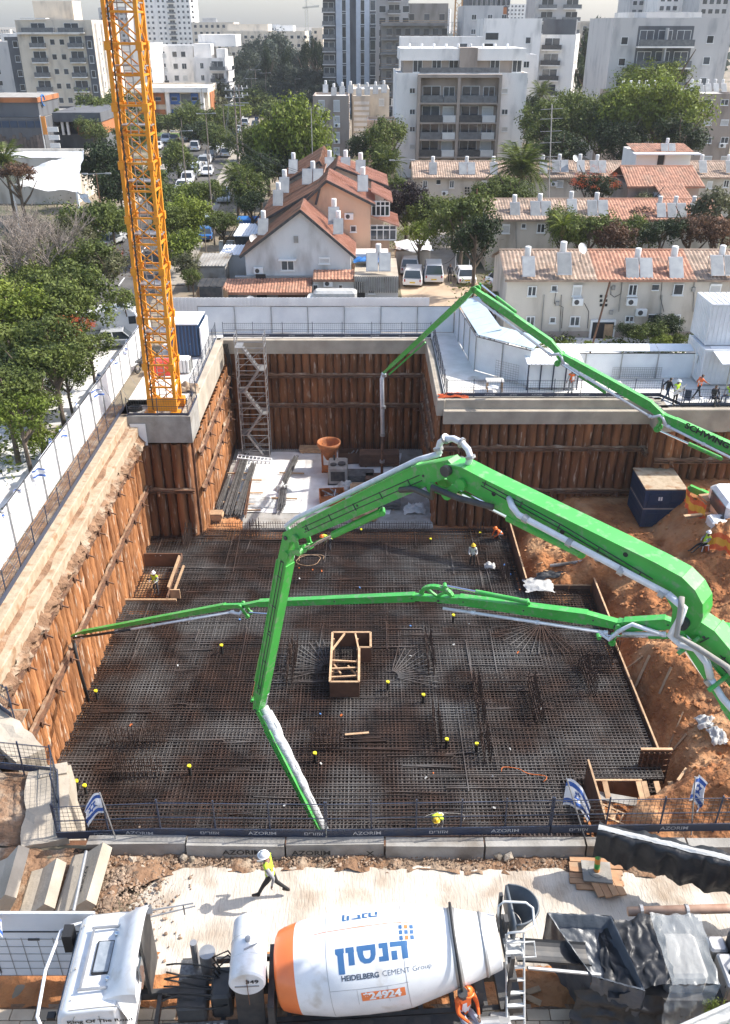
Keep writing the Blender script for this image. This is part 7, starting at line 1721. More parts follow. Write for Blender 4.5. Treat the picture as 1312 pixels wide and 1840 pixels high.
for i in range(5):b.put(3.5,b.H-3-i*3.1,1.0,1.4,'k','R');b.put(8.5,b.H-3-i*3.1,1.2,2.0,'d','R')
z0p=b.H-.3;ztp=l(800,92).z+.35
b.box('penthouse_wall',1.2,b.W-.8,3,14,z0p,ztp-1.7,pl_tan);b.box('penthouse_fascia',.6,xm+.2,1.9,15,ztp-1.698,ztp,pl_white);b.box('penthouse_fascia',xm+3.0,b.W-.2,1.9,15,ztp-1.698,ztp,pl_white);b.box('chimney_block',xm+.22,xm+2.98,1.4,6,z0p,ztp+.1,pl_tan)
b.box('penthouse_roof',.8,b.W-.4,2.2,14.8,ztp-.5,ztp-.4,whitec)
for k,xx in enumerate((3.5,6.5,9.2,xm+6,xm+9.5)):b.put(xx,z0p+1.25,1.5,2.0,'w','F',3)
b.box('terrace_rail',xa,xb_,.05,.12,b.H-.29,b.H+.75,railg)
pale=b

# ================= TILED ROOFS =================
def tiles(t,A,B,C,D,m,tw=.30,th=.36,name='roof_tiles'):
 """A,B eave left/right, C,D ridge right/left"""
 A,B,C,D=map(Vector,(A,B,C,D));n=max(1,int((B-A).length/tw));r=max(1,int((D-A).length/th));N0=(B-A).cross(D-A).normalized()
 if N0.z<0:N0=-N0
 q=MB()
 for j in range(r):
  for i in range(n):
   def P(u,v):return(A.lerp(B,u)).lerp(D.lerp(C,u),v)
   u0=i/n;u1=(i+1)/n;um=(u0+u1)/2;v0=j/r-.012;v1=(j+1)/r+.02
   h0=.075+rnd.uniform(-.008,.008);h1=.02
   a=P(u0,v0)+N0*h0*.3;b_=P(um,v0)+N0*h0;c=P(u1,v0)+N0*h0*.3;d=P(u1,v1)+N0*h1*.3;e=P(um,v1)+N0*(h1+.045);f=P(u0,v1)+N0*h1*.3
   k=len(q.v);q.v+=[tuple(x) for x in(a,b_,c,d,e,f)];q.f+=[(k,k+1,k+4,k+5),(k+1,k+2,k+3,k+4)];q.m+=[0,0]
 q.add([A,B,C,D],[(0,1,2,3)]);q.bar(A+Vector((0,-.03,-.1)),B+Vector((0,-.03,-.1)),.08,.16)
 o=q.build(name,m,t,w=True);o['kind']='stuff';return o
HT={}
def heater(px,py,Yv,n,label,s=1.0,rz=0):
 """solar water heater; (px, py) = middle of its panels"""
 key=n
 c=PY(px,py,Yv-.9)
 if key not in HT:
  t=thing('solar_water_heater',label,'water heater',c,rz,'solar water heaters on the roofs')
  tk_=MB().rev([(0,0),(0,.22),(.03,.24),(.92,.24),(.96,.19),(.98,0)],(0,.65,.45),(0,0,1),16).build('tank',white,t);autosmooth(tk_)
  for k in range(n):
   x=(k-(n-1)/2)*1.08
   P=[Vector((x-.5,-.75,-.62)),Vector((x+.5,-.75,-.62)),Vector((x+.5,.30,.72)),Vector((x-.5,.30,.72))];nn=Vector((0,-.78,.62))*.06
   MB().add(P+[p+nn for p in P],[(3,2,1,0),(4,5,6,7),(0,1,5,4),(1,2,6,5),(2,3,7,6),(3,0,4,7)]).build('panel_frame',steel,t)
   ce=sum(P,Vector())/4;MB().add([ce+(p-ce)*.9+nn*1.12 for p in P],[(0,1,2,3)]).build('solar_panel',mat('solar_panel_glass',(.24,.25,.26),(.32,.33,.33),1.5,.5,spec=.35,rand=.25),t)
   MB().bar(P[0],P[0]+Vector((0,.8,-.0)),.04).bar(P[3],P[3]+Vector((0,0,-1.1)),.04).bar(P[2],P[2]+Vector((0,0,-1.1)),.04).build('stand',steel,t)
  MB().bar((-.2,.65,-.6),(-.2,.65,.35),.04).bar((.2,.65,-.6),(.2,.65,.35),.04).bar((.2,.85,-.6),(.2,.85,.35),.04).build('tank_stand',steel,t)
  t.scale=(s,s,s);HT[key]=t;return t
 return dup(HT[key],None,tuple(c),rz,(s,s,s),label)
def plain_part(t,name,x0,x1,y0,y1,z0,z1,m):return MB().box(x0,x1,y0,y1,z0,z1).build(name,m,t,w=True)
def rowhouse(label,Yv,pxl,pxr,py_e,py_r,depth,segs,wallm,zb=-.6):
 """two storey row house, long side to the viewer; segs = [(px0, px1, tile material)]"""
 a=PY(pxl,py_e,Yv);b_=PY(pxr,py_e,Yv);ze=a.z;ridge=PY(pxl,py_r,Yv+depth/2).z
 t=thing('row_house',label,'row house',(a.x,Yv,zb))
 plain_part(t,'wall',a.x,b_.x,Yv,Yv+depth,zb,ze,wallm)
 for x in(a.x,b_.x):MB().add([(x,Yv,ze),(x,Yv+depth,ze),(x,Yv+depth/2,ridge-.05)]+[(x+(.2 if x==a.x else-.2),Yv,ze),(x+(.2 if x==a.x else-.2),Yv+depth,ze),(x+(.2 if x==a.x else-.2),Yv+depth/2,ridge-.05)],[(0,1,2),(5,4,3),(0,3,4,1),(1,4,5,2),(2,5,3,0)]).build('gable',wallm,t,w=True)
 for(p0_,p1_,m_) in segs:
  x0=PY(p0_,py_e,Yv).x-(.25 if p0_==segs[0][0] else 0);x1=PY(p1_,py_e,Yv).x
  tiles(t,(x0,Yv-.35,ze-.02),(x1,Yv-.35,ze-.02),(x1,Yv+depth/2,ridge),(x0,Yv+depth/2,ridge),m_)
  tiles(t,(x1,Yv+depth+.3,ze-.02),(x0,Yv+depth+.3,ze-.02),(x0,Yv+depth/2,ridge),(x1,Yv+depth/2,ridge),m_,.6,.7)
  MB().tube([(x0,Yv+depth/2,ridge+.03),(x1,Yv+depth/2,ridge+.03)],.11,8).build('ridge_cap',m_,t,w=True)
 return t,a.x,ze,ridge
def facewin(t,Yv,items):
 """windows on a front plane; items = (px, py, w px, h px, style)"""
 for(px,py,wp,hp,st) in items:
  c=PY(px,py,Yv);w_=PY(px+wp/2,py,Yv).x-PY(px-wp/2,py,Yv).x;h_=PY(px,py-hp/2,Yv).z-PY(px,py+hp/2,Yv).z
  if st=='a':ac_unit(t,tuple(c-t.location));continue
  a,bb=win_meshes(w_,h_,st);o=addmesh('window',a,t,tuple(c-t.location));addmesh(bb.name.split('.')[0],bb,o)
r1,xa1,ze1,rr1=rowhouse('nearest row house with orange and faded tile roof behind the terrace',68.0,912,1420,500,450,7.5,[(912,1072,tileold),(1072,1250,tilered),(1250,1420,tileold)],pl_old)
facewin(r1,68.0,[(956,523,17,19,'w'),(996,518,12,12,'k'),(1037,522,17,20,'s'),(1137,521,17,20,'w'),(1178,516,11,10,'d'),(1219,520,18,20,'k'),(1285,520,20,20,'s'),(953,577,16,18,'w'),(993,575,12,12,'k'),(1033,577,17,18,'w'),(1131,573,16,12,'w'),(1172,571,13,11,'d'),(1213,575,17,20,'w'),(1037,541,0,0,'a'),(1134,541,0,0,'a'),(1151,560,0,0,'a'),(1262,563,0,0,'a')])
for i in range(3):
 for j in range(2):c=PY(1080+j*9,532+i*8,68.0);plain_part(r1,'vent_hole',c.x-.1,c.x+.1,67.95,67.99,c.z-.1,c.z+.1,black)
c=PY(1080,600,68);plain_part(r1,'entrance_frame',c.x-1.0,c.x+1.0,67.7,67.99,c.z-1.2,c.z+1.2,frame);plain_part(r1,'entrance_opening',c.x-.85,c.x+.85,67.66,67.698,c.z-1.3,c.z+1.05,black);plain_part(r1,'door',c.x+.1,c.x+.8,67.6,67.655,c.z-1.3,c.z+.9,timber)
q=MB()
for(px0,py0,px1,py1) in((978,530,972,600),(1009,530,1006,600),(1118,505,1112,560),(1190,530,1186,580),(1095,505,1098,530),(1248,505,1246,560)):q.bar(PY(px0,py0,67.93),PY(px1,py1,67.93),.07)
q.build('drain_pipe',greyc,r1,w=True)
plain_part(r1,'base_plinth',xa1,xa1+22,67.9,67.985,-.6,.5,pl_tan)
r2,xa2,ze2,rr2=rowhouse('middle row house with weathered tile roof half hidden by trees',90.0,878,1300,393,358,8.0,[(878,1090,tileold),(1090,1300,tilered)],pl_old)
facewin(r2,90.0,[(909,411,14,17,'s'),(941,406,9,9,'k'),(972,410,14,17,'w'),(908,455,11,14,'w'),(1195,402,12,9,'d'),(1232,405,10,12,'k')])
q=MB();q.bar(PY(927,398,89.9),PY(928,460,89.9),.08);q.build('drain_pipe',greyc,r2,w=True)
r3,xa3,ze3,rr3=rowhouse('farthest row house with long faded tile roof before the pale house',118.0,744,1330,318,290,8.5,[(744,1140,tileold),(1240,1330,tileold),(1140,1240,tilered)],pl_old)
facewin(r3,118.0,[(764,331,9,14,'w'),(788,327,7,7,'d'),(812,331,9,14,'w'),(870,330,10,12,'s'),(786,362,8,8,'d'),(812,362,9,9,'s'),(752,344,0,0,'a'),(799,347,0,0,'a'),(868,342,0,0,'a'),(1006,330,12,14,'s'),(995,330,0,0,'a'),(1275,332,10,14,'s'),(1305,330,10,14,'w')])
for i in range(3):
 for j in range(2):c=PY(837+j*5,338+i*5,118);plain_part(r3,'vent_hole',c.x-.12,c.x+.12,117.95,117.99,c.z-.12,c.z+.12,black)
vt=thing('villa','villa with clean red tile roofs and white penthouse at the right','villa',(PY(1200,340,99).x,99,0))
x0=PY(1128,330,98.5).x;x1=PY(1268,330,98.5).x;zE=PY(1200,335,98.5).z;zR=PY(1200,300,102).z
plain_part(vt,'wall',x0+.3,x1-.4,99,106,0,zE,pl_tan);tiles(vt,(x0,98.5,zE),(x1,98.5,zE),(x1-.3,102.5,zR),(x0,102.5,zR),tilered);tiles(vt,(x1,106.5,zE),(x0,106.5,zE),(x0,102.5,zR),(x1-.3,102.5,zR),tilered,.6,.7)
MB().tube([(x0,102.5,zR+.03),(x1-.3,102.5,zR+.03)],.11,8).build('ridge_cap',tilered,vt,w=True)
x2=PY(1190,356,95).x;x3=PY(1243,356,95).x;zE2=PY(1200,356,95).z;zR2=PY(1200,335,97).z
plain_part(vt,'dormer_wall',x2+.2,x3-.2,95.2,98.9,2,zE2,pl_white);tiles(vt,(x2,94.8,zE2),(x3,94.8,zE2),(x3,98.5,zR2),(x2,98.5,zR2),tilered);c=PY(1216,361,95.2);facewin(vt,95.18,[(1216,362,14,8,'w')])
x4=PY(1138,290,108).x;x5=PY(1245,290,108).x;z4=PY(1190,298,108).z;z5=PY(1190,275,108).z;z6=PY(1190,260,111).z
plain_part(vt,'penthouse_wall',x4+.3,x5-.3,108,114,3,z5,pl_white);plain_part(vt,'awning',x4-.3,x5+.4,106.6,107.9,z5-.05,z5+.08,sheetw);plain_part(vt,'dark_opening',x4+2.8,x5-3.4,107.9,107.99,z4,z5-.2,black);plain_part(vt,'side_wall_panel',x5-3.3,x5-.5,107.88,107.99,z4,z5-.2,frame)
tiles(vt,(x4,107.9,z5+.09),(x5,107.9,z5+.09),(x5,112,z6),(x4,112,z6),tilered)
def ribs(t,A,B,C,D,m,sp=.42,name='roof_sheet'):
 A,B,C,D=map(Vector,(A,B,C,D));N0=(B-A).cross(D-A).normalized();N0=N0 if N0.z>0 else-N0;n=int((B-A).length/sp);q=MB();q.add([A,B,C,D]+[p-N0*.08 for p in(A,B,C,D)],[(0,1,2,3),(7,6,5,4),(0,4,5,1),(1,5,6,2),(2,6,7,3),(3,7,4,0)])
 for i in range(n+1):u=i/n;q.bar(A.lerp(B,u)+N0*.03,D.lerp(C,u)+N0*.03,.07,.06,up=N0)
 return q.build(name,m,t,w=True)
def gable_house(label,Y0,Y1,pxl,pxr,py_e,pxk,pyk,wallm,roofm,tilesm=None,back=None,name='gabled_house'):
 a=PY(pxl,py_e,Y0);b_=PY(pxr,py_e,Y0);k=PY(pxk,pyk,Y0);ze=min(a.z,b_.z)
 t=thing(name,label,'house',((a.x+b_.x)/2,Y0,0))
 plain_part(t,'wall',a.x,b_.x,Y0,Y1,-.3,ze,wallm)
 for yy in(Y0,Y1-.2):MB().prism([(a.x,ze),(b_.x,ze),(k.x,k.z-.08)],(0,yy,0),(1,0,0),(0,0,1),(0,.2,0)).build('gable',wallm,t,w=True)
 o=.45
 sL=(k.z-ze)/(k.x-a.x);sR=(k.z-ze)/(b_.x-k.x)
 PA=[(a.x-o,Y0-.35,ze-o*sL),(a.x-o,Y1,ze-o*sL),(k.x,Y1,k.z),(k.x,Y0-.35,k.z)];PB=[(b_.x+o,Y1,ze-o*sR),(b_.x+o,Y0-.35,ze-o*sR),(k.x,Y0-.35,k.z),(k.x,Y1,k.z)]
 (tiles if tilesm and 'L' in tilesm else ribs)(t,*PA,roofm[0]);(tiles if tilesm and 'R' in tilesm else ribs)(t,*PB,roofm[1])
 MB().bar(Vector(PA[0])-Vector((0,.04,.12)),Vector(PA[3])-Vector((0,.04,.12)),.06,.22,up=(0,0,1)).bar(Vector(PB[1])-Vector((0,.04,.12)),Vector(PB[2])-Vector((0,.04,.12)),.06,.22).build('verge_board',darksteel,t,w=True)
 return t,a,b_,k,ze
browntile=mat('brown_tile_roof',(.36,.20,.13),(.28,.15,.095),1.5,.85,world=True,island=.2,c3=(.20,.14,.10),s3=.5,r3=(.5,.7))
g1,a,b_,k,ze=gable_house('whitewashed gabled house with salmon roof in front of the peach one',80,85.5,440,630,452,540,375,pl_gable,(browntile,roofmetal))
facewin(g1,80,[(517,477,24,18,'w'),(583,468,20,12,'s'),(465,485,0,0,'a')]);c=PY(517,466,80);plain_part(g1,'window_awning',c.x-.8,c.x+.8,79.3,79.98,c.z,c.z+.08,frame)
c=PY(532,430,80);plain_part(g1,'gable_vent',c.x-.2,c.x+.2,79.92,79.99,c.z-.3,c.z+.3,greyc)
for zb_ in(PY(500,497,80).z,):plain_part(g1,'flashing',a.x-1,b_.x-.5,79.6,79.98,zb_-.05,zb_+.1,steel)
g2,a2,b2_,k2,ze2_=gable_house('peach plastered gabled house with orange roof in the row',85.7,92.5,545,666,362,587,322,pl_peach,(browntile,roofmetal),name='gabled_house')
facewin(g2,85.7,[(635,411,12,12,'k'),(627,388,0,0,'a')])
g3,*_x=gable_house('third gabled house of the row with orange sheet roof',94,101,574,690,330,605,297,pl_old,(browntile,roofmetal))
g4,*_x=gable_house('fourth gabled house with long brown roof at the far end of the row',101.2,114,505,600,330,574,288,pl_old,(browntile,browntile))
g5,*_x=gable_house('low brown roofed house part beside the peach one on the left',85.8,101,470,560,395,575,335,pl_tan,(browntile,browntile))
ct=thing('conservatory','glazed two level veranda with sloping red roofs on the peach house','veranda',(PY(690,430,86.6).x,86.6,0))
for(pe,pr_,px0,px1) in((405,383,666,712),(362,345,668,700)):
 A0=PY(px0,pe-12,86.6);B0=PY(px1,pe,86.6)
 ribs(ct,(A0.x,86.2,A0.z+.35),(A0.x,92,A0.z+.35),(B0.x+.3,92,B0.z),(B0.x+.3,86.2,B0.z),roofmetal)
 zf=PY(px0,pe+26,86.6).z
 q=MB()
 for i in range(5):x=A0.x+(B0.x-A0.x)*i/4;q.box(x-.05,x+.05,86.55,86.65,zf,B0.z+.1)
 for z in(zf,zf+(B0.z-zf)*.7,B0.z):q.box(A0.x,B0.x,86.54,86.66,z-.05,z+.05)
 q.build('glazing_frame',frame,ct,w=True);plain_part(ct,'pane',A0.x,B0.x,86.67,86.7,zf,B0.z,glass)
plain_part(ct,'wall',PY(667,440,86.8).x,PY(700,440,86.8).x,86.8,92,-.2,PY(690,431,86.8).z,pl_peach)
vr=thing('veranda','long orange tiled veranda roof on posts before the gabled house','veranda',(PY(480,520,77).x,77,0))
A0=PY(398,526,76.6);B0=PY(560,526,76.6);C0=PY(562,500,79.4);D0=PY(405,502,79.4)
tiles(vr,A0,B0,C0,D0,tilered,.26,.30)
for pxx in(402,452,501,552):p=PY(pxx,527,76.8);MB().bar((p.x,76.8,0),(p.x,76.8,p.z),.12).build('post',mat('brown_post',(.16,.09,.06),None),vr,w=True)
plain_part(vr,'rear_wall',A0.x+1,B0.x+.2,79.5,79.9,-.2,D0.z-.05,pl_gable);plain_part(vr,'doorway',PY(470,540,79.4).x-.4,PY(470,540,79.4).x+.5,79.4,79.49,0,2.2,black);plain_part(vr,'cabinet',PY(525,540,79).x-1.1,PY(525,540,79).x+1.2,78.6,79.3,.2,1.7,mat('brown_post',(.16,.09,.06)))
vr2=thing('side_annex','plastered annex with narrow tile strip right of the veranda','annex',(PY(600,520,78).x,78,0))
A0=PY(562,503,77.8);B0=PY(636,503,77.8);plain_part(vr2,'wall',A0.x,B0.x,78.3,79.95,-.2,A0.z,pl_gable);tiles(vr2,(A0.x,77.9,A0.z),(B0.x,77.9,B0.z),(B0.x,79.5,B0.z+.45),(A0.x,79.5,B0.z+.45),tilered)
facewin(vr2,78.3,[(567,518,9,13,'k'),(612,518,8,14,'k'),(590,508,0,0,'a')])
vr3=thing('flat_annex','flat roofed annex with grey corrugated front right of the gabled house','annex',(PY(675,500,78).x,78,0))
x0=PY(637,500,78).x;x1=PY(716,500,78).x;zf=PY(670,498,78).z
plain_part(vr3,'wall',x0,x1,78,84.9,-.2,zf,pl_gable);plain_part(vr3,'roof',x0,x1,78.02,84.9,zf+.002,zf+.1,concrete)
q=MB();x=x0
while x<x1:q.box(x,x+.12,77.8,77.98,zf-1.35,zf+.1);x+=.2
q.build('corrugated_front',greyc,vr3,w=True);plain_part(vr3,'doorway',PY(648,535,78).x-.4,PY(648,535,78).x+.4,77.9,77.99,0,1.9,black);facewin(vr3,77.99,[(668,524,12,8,'k')])
plain_part(vr3,'upper_block',x0-.3,x1-.8,82.6,84.8,zf+.102,zf+1.0,pl_white)
crumple(MB(),(x0+1.2,82.0,zf+.5),1.3,.7,.35,3).build('blue_tarp',mat('blue_tarp',(.03,.16,.45),None,rough=.5),vr3,w=True,smooth=True)
c=PY(603,541,76);tag(MB().bevbox(c.x-1.9,c.x+1.9,75.2,76.6,.9,1.75,.2).build('white_canvas_box',whiteplastic),'white rounded canvas top seen just above the corrugated fence','canvas cover')
for i,(px,py) in enumerate(((450,541),(560,536))):c=PY(px,py,75.5);t=thing('satellite_dish','small round white dish behind the corrugated fence, %s from the left'%ORD[i],'satellite dish',(c.x,75.5,c.z));MB().rev([(0,.02),(.03,.2),(.12,.42),(.14,.44),(.10,.40),(.0,.1)],(0,0,0),(.3,-.8,.5),18).build('dish',frame,t,smooth=True);MB().bar((0,0,0),(0,.1,-c.z),.05).build('pole',steel,t)
for(px,py,Yv,lb) in((1045,447,70,'white satellite dish on the orange roof ridge of the nearest row house'),(575,396,84,'round satellite dish on the salmon roof of the gabled house'),(455,430,83,'satellite dish at the left eave of the gabled house'),(1033,285,119,'satellite dish on the farthest row house roof')):
 c=PY(px,py,Yv);t=thing('satellite_dish',lb,'satellite dish',c);MB().rev([(0,.02),(.03,.2),(.12,.42),(.14,.44),(.10,.40),(.0,.1)],(0,0,0),(.5,-.7,.5),18).build('dish',frame,t,smooth=True);MB().bar((0,.05,0),(0,.1,-1.2),.05).build('pole',steel,t)
for i,(p,lb,hh) in enumerate((((395,458,448,440),'flat white shed roof touching the gabled house on the left',2.6),((352,478,405,455),'grey white shed roof left of the flat white one',2.3),((420,424,462,402),'bright white slanted awning under the palm',3.0),((393,430,422,424),'small cream shed roof by the street pole',2.0),((355,515,400,500),'dark slatted pergola roof above the wooden fence',2.2))):
 A0=PZ(p[0],p[1],hh);B0=PZ(p[2],p[1],hh);C0=PZ(p[2],p[3],hh+.5);t=thing('shed',lb,'shed',(A0.x,A0.y,0))
 ribs(t,A0,B0,(B0.x+.3,C0.y,hh+.5),(A0.x+.3,C0.y,hh+.5),(sheetw,greyc,sheetw,beamc,darksteel)[i],.3 if i!=4 else .5);plain_part(t,'wall',A0.x+.1,B0.x-.1,A0.y+.15,C0.y-.1,0,hh-.15,(pl_gable,greyc,darksteel,frame,darksteel)[i])
c=PZ(450,392,2.2);tag(MB().bevbox(c.x-1.6,c.x+1.6,c.y-1,c.y+1,1.8,2.3,.15).build('blue_awning',mat('blue_tarp',(.03,.16,.45))),'bright blue awning below the twin palms','awning')
t=thing('picket_fence','weathered wooden picket fence left of the veranda','fence',(PZ(380,545,0).x,75,0));q=MB()
for i in range(26):p=PY(354+i*2.2,535,76);plain_part(t,'picket',p.x-.05,p.x+.05,76,76.04,0,1.6+.15*((i*7)%3),timber)
def series(items,roofname):
 for i,(px,py,Yv,n,*s) in enumerate(items):
  heater(px,py,Yv,n,'%s panel water heater, %s from the left %s'%(('one','two')[n-1],ORD[i],roofname),s[0] if s else 1.0)
series([(949,479,69.3,1),(1013,474,69.3,1,1.1),(1147,482,69.5,2),(1213,482,69.5,1,1.1),(1299,477,69.3,2)],'on the nearest row house roof')
series([(925,378,92,1),(971,376,92,2),(1027,372,92,1),(1073,374,92,2),(1187,378,91.5,1,.9),(1215,378,91.5,2,.9),(1248,378,91.5,1,.9)],'on the middle row house roof')
series([(778,303,120,1),(839,303,120,2),(887,303,120,1),(976,301,120,1),(1006,299,120,2),(1043,299,120,1),(1074,300,120,2),(1262,300,120,1),(1310,300,120,1)],'on the farthest row house roof')
series([(473,408,82.5,1,.95),(500,356,88,1,.95),(511,333,93,1),(527,300,104,1),(562,318,93,2)],'along the left slope of the gabled row')
series([(600,388,83,1),(608,407,81.8,1,.9),(652,330,88.5,1),(648,302,96,1),(621,297,98,1),(592,296,103,1)],'along the right side of the gabled row')
series([(680,471,80,2,1.05)],'on the flat annex roof')
series([(585+i*15,160+(i*5)%7,171+(i*3)%5,1,.95) for i in range(8)],'on the beige four storey block')
series([(736+i*22,93,158+i%2,1,.8) for i in range(9)],'on the pale six storey house')
series([(1120+i*14,160,160+i%3,1,.9) for i in range(5)],'on the taupe block behind the trees')
series([(1244+i*14,158,160+i%3,1,.9) for i in range(5)],'at the right end of the taupe block')
series([(1200,268,109.5,2,.8)],'on the villa penthouse')

# ================= STREETS =================
def avx(y):return-23.5-(y-70)*0.0656
def strip(name,ox0,ox1,y0,y1,z,m,n=24):
 q=MB();q.grid(lambda u,v:(avx(y0+(y1-y0)*v)+ox0+(ox1-ox0)*u,y0+(y1-y0)*v,z),1,n);return struct(q.build(name,m))
sidew=mat('pale_sidewalk',(.36,.32,.27),(.28,.25,.21),.6,.9,world=True)
strip('avenue',-4.6,4.6,60,420,-.022,asphalt);strip('sidewalk',4.62,7.0,84,330,.06,sidew);strip('sidewalk',-7.2,-4.62,84,330,.06,sidew)
q=MB();
for i in range(40):
 y=84+i*7
 for dx in(0.6,):x=avx(y)+dx;q.add([(x-.07,y,-.016),(x+.07,y,-.016),(x-.1,y+3,-.016),(x-.24,y+3,-.016)],[(0,1,2,3)])
struct(q.build('lane_markings',white))
q=MB();q.quad((-95,192,-.019),(avx(200)-5.2,188,-.019),(avx(200)-5.2,206,-.019),(-95,212,-.019));struct(q.build('side_road',asphalt))
q=MB();q.quad((-60,214,-.015),(avx(214)-8.4,211,-.015),(avx(214)-8.4,219,-.015),(-60,224,-.015));struct(q.build('grass_verge',mat('lawn',(.10,.16,.03),(.07,.12,.025),1,.9,world=True)))
q=MB();rect(q,3.4,11.0,71.3,88,-.02);struct(q.build('sandy_yard',mat('sandy_yard',(.50,.38,.27),(.42,.31,.21),.5,.95,world=True)))
q=MB();rect(q,6.5,9.8,88.0,116,-.018);struct(q.build('garden_lane',sidew))
q=MB();q.quad((-30,26,-.012),(-17.3,26,-.012),(-17.3,50,-.012),(-24,50,-.012));q.quad((-24,50,-.012),(-17.3,50,-.012),(-17.3,68,-.012),(-20.2,68,-.012));struct(q.build('white_sidewalk',whitec))
kb=mat('kerb_white',(.7,.7,.68),None);kd=mat('kerb_dark',(.1,.1,.1),None)
t=thing('striped_kerb','black and white striped kerb left of the parked white van','kerb',(-26,70,0))
for i in range(16):y=66+i*1.4;x=avx(y)-1.8;MB().box(x-.12,x+.12,y,y+1.38,-.02,.13).build('kerb_block',kb if i%2 else kd,t,w=True)

# ================= CARS =================
CARM={}
def carpaint(name,c):return mat('car_paint_'+name,c,None,rough=.3,coat=.7)
tyre=mat('tyre',(.02,.02,.02),None,rough=.8)
def make_car(kind,label,cat):
 t=thing('parked_car' if kind!='van' else 'parked_van',label,cat,(0,0,0),0,'cars along the streets')
 L0,W_,h1,h2={'sedan':(4.4,1.76,.82,1.42),'suv':(4.3,1.84,.98,1.72),'van':(4.5,1.85,1.05,1.9)}[kind]
 hw=W_/2;prof=[(-L0/2,.3),(-L0/2+.02,h1-.12),(-L0/2+.2,h1),(L0/2-.9,h1),(L0/2-.15,h1-.18),(L0/2,h1-.35),(L0/2,.3)]
 paint=carpaint('white',(.75,.75,.75))
 o=MB().prism(prof,(0,-hw,0),(1,0,0),(0,0,1),(0,W_,0)).build('body',paint,t);md=o.modifiers.new('b','BEVEL');md.width=.09;md.segments=2;md.limit_method='ANGLE'
 r0,r1=(-L0/2+(.5 if kind=='sedan' else .06),L0/2-1.15);q0,q1=(r0+(.45 if kind=='sedan' else .18),r1-.6)
 def ringz(z,a,b,w_):return[(a,-w_,z),(b,-w_,z),(b,w_,z),(a,w_,z)]
 MB().add(ringz(h1-.01,r0,r1,hw-.06)+ringz(h2-.05,q0,q1,hw-.2),[(0,1,5,4),(1,2,6,5),(2,3,7,6),(3,0,4,7)]).build('window',glass,t)
 MB().add(ringz(h2-.06,q0-.03,q1+.03,hw-.18)+ringz(h2,q0+.05,q1-.05,hw-.25),[(3,2,1,0),(4,5,6,7),(0,1,5,4),(1,2,6,5),(2,3,7,6),(3,0,4,7)]).build('roof',paint,t)
 for f in(0,.5,1):
  for s in(1,-1):xx0=r0+(r1-r0)*f;xx1=q0+(q1-q0)*f;MB().bar((xx0,s*(hw-.055),h1),(xx1,s*(hw-.195),h2-.05),.09,.05).build('pillar',paint,t)
 for x in(-L0*.3,L0*.31):
  for s in(1,-1):w_=MB().rev([(0,0),(0,.30),(.2,.32),(.21,0)],(x,s*(hw+.01),.32),(0,-s,0),14).build('wheel',tyre,t);MB().rev([(0,0),(0,.17),(-.015,.17),(-.015,0)],(x,s*(hw+.012),.32),(0,-s,0),10).build('rim',steel,w_)
 for s in(1,-1):MB().box(L0/2-.12,L0/2+.01,s*hw*.85-.2*s,s*hw*.85,h1-.36,h1-.22).build('headlight',frame,t);MB().box(-L0/2-.012,-L0/2+.05,s*hw*.86-.12*s,s*hw*.86,h1-.35,h1-.12).build('tail_light',mat('tail_red',(.4,.02,.01),None,rough=.3),t)
 MB().box(-L0/2-.014,-L0/2,-.26,.26,.5,.62).build('number_plate',mat('plate_yellow',(.7,.5,.05),None),t)
 return t
PROTO={}
def car(kind,paint,px,py,rz,label,z=0,cat='car'):
 c=PZ(px,py,z)
 if kind not in PROTO:o=PROTO[kind]=make_car(kind,label,cat);o.location=(c.x,c.y,z);o.rotation_euler=(0,0,rz)
 else:o=dup(PROTO[kind],None,(c.x,c.y,z),rz,None,label);o['category']=cat
 for ch in kids(o):
  if ch.name.split('.')[0] in('body','roof','pillar'):ch.material_slots[0].link='OBJECT';ch.material_slots[0].material=paint
 return o
PW=carpaint('white',(.75,.75,.75));PS=carpaint('silver',(.42,.43,.44));PG=carpaint('grey',(.13,.135,.14));PB=carpaint('dark_blue',(.03,.06,.14));PK=carpaint('black',(.02,.02,.022));PBL=carpaint('blue',(.03,.14,.38));PBE=carpaint('beige',(.45,.38,.3))
adir=radians(90+3.75)
car('suv',PW,743,508,radians(84),'white estate car parked left of the white van in the yard');car('van',PW,778,502,radians(88),'white van parked in the middle of the sandy yard',cat='van');car('sedan',PW,834,504,radians(92),'white saloon parked right of the white van');car('suv',PW,738,488,radians(84),'white estate car parked behind the leftmost one in the yard');car('sedan',PW,912,512,radians(20),'white car half hidden by the shrubs near the row house')
car('suv',PW,213,428,radians(75),'white car under the trees left of the crane mast');car('sedan',PS,200,440,radians(75),'silver car in front of the white one left of the crane mast')
AV=[(328,341,'sedan',PW),(338,330,'suv',PW),(346,321,'suv',PG),(353,314,'van',PW),(360,307,'sedan',PBE),(366,299,'suv',PS),(372,293,'sedan',PW),(378,286,'suv',PK),(384,277,'sedan',PS),(393,271,'suv',PW)]
nm={id(PW):'white',id(PG):'dark grey',id(PS):'silver',id(PK):'black',id(PBE):'beige',id(PB):'dark blue',id(PBL):'blue'}
for i,(px,py,kd_,pt) in enumerate(AV):car(kd_,pt,px,py,adir+pi,'%s car queuing on the avenue, %s from the near end of the queue'%(nm[id(pt)],ORD[i]))
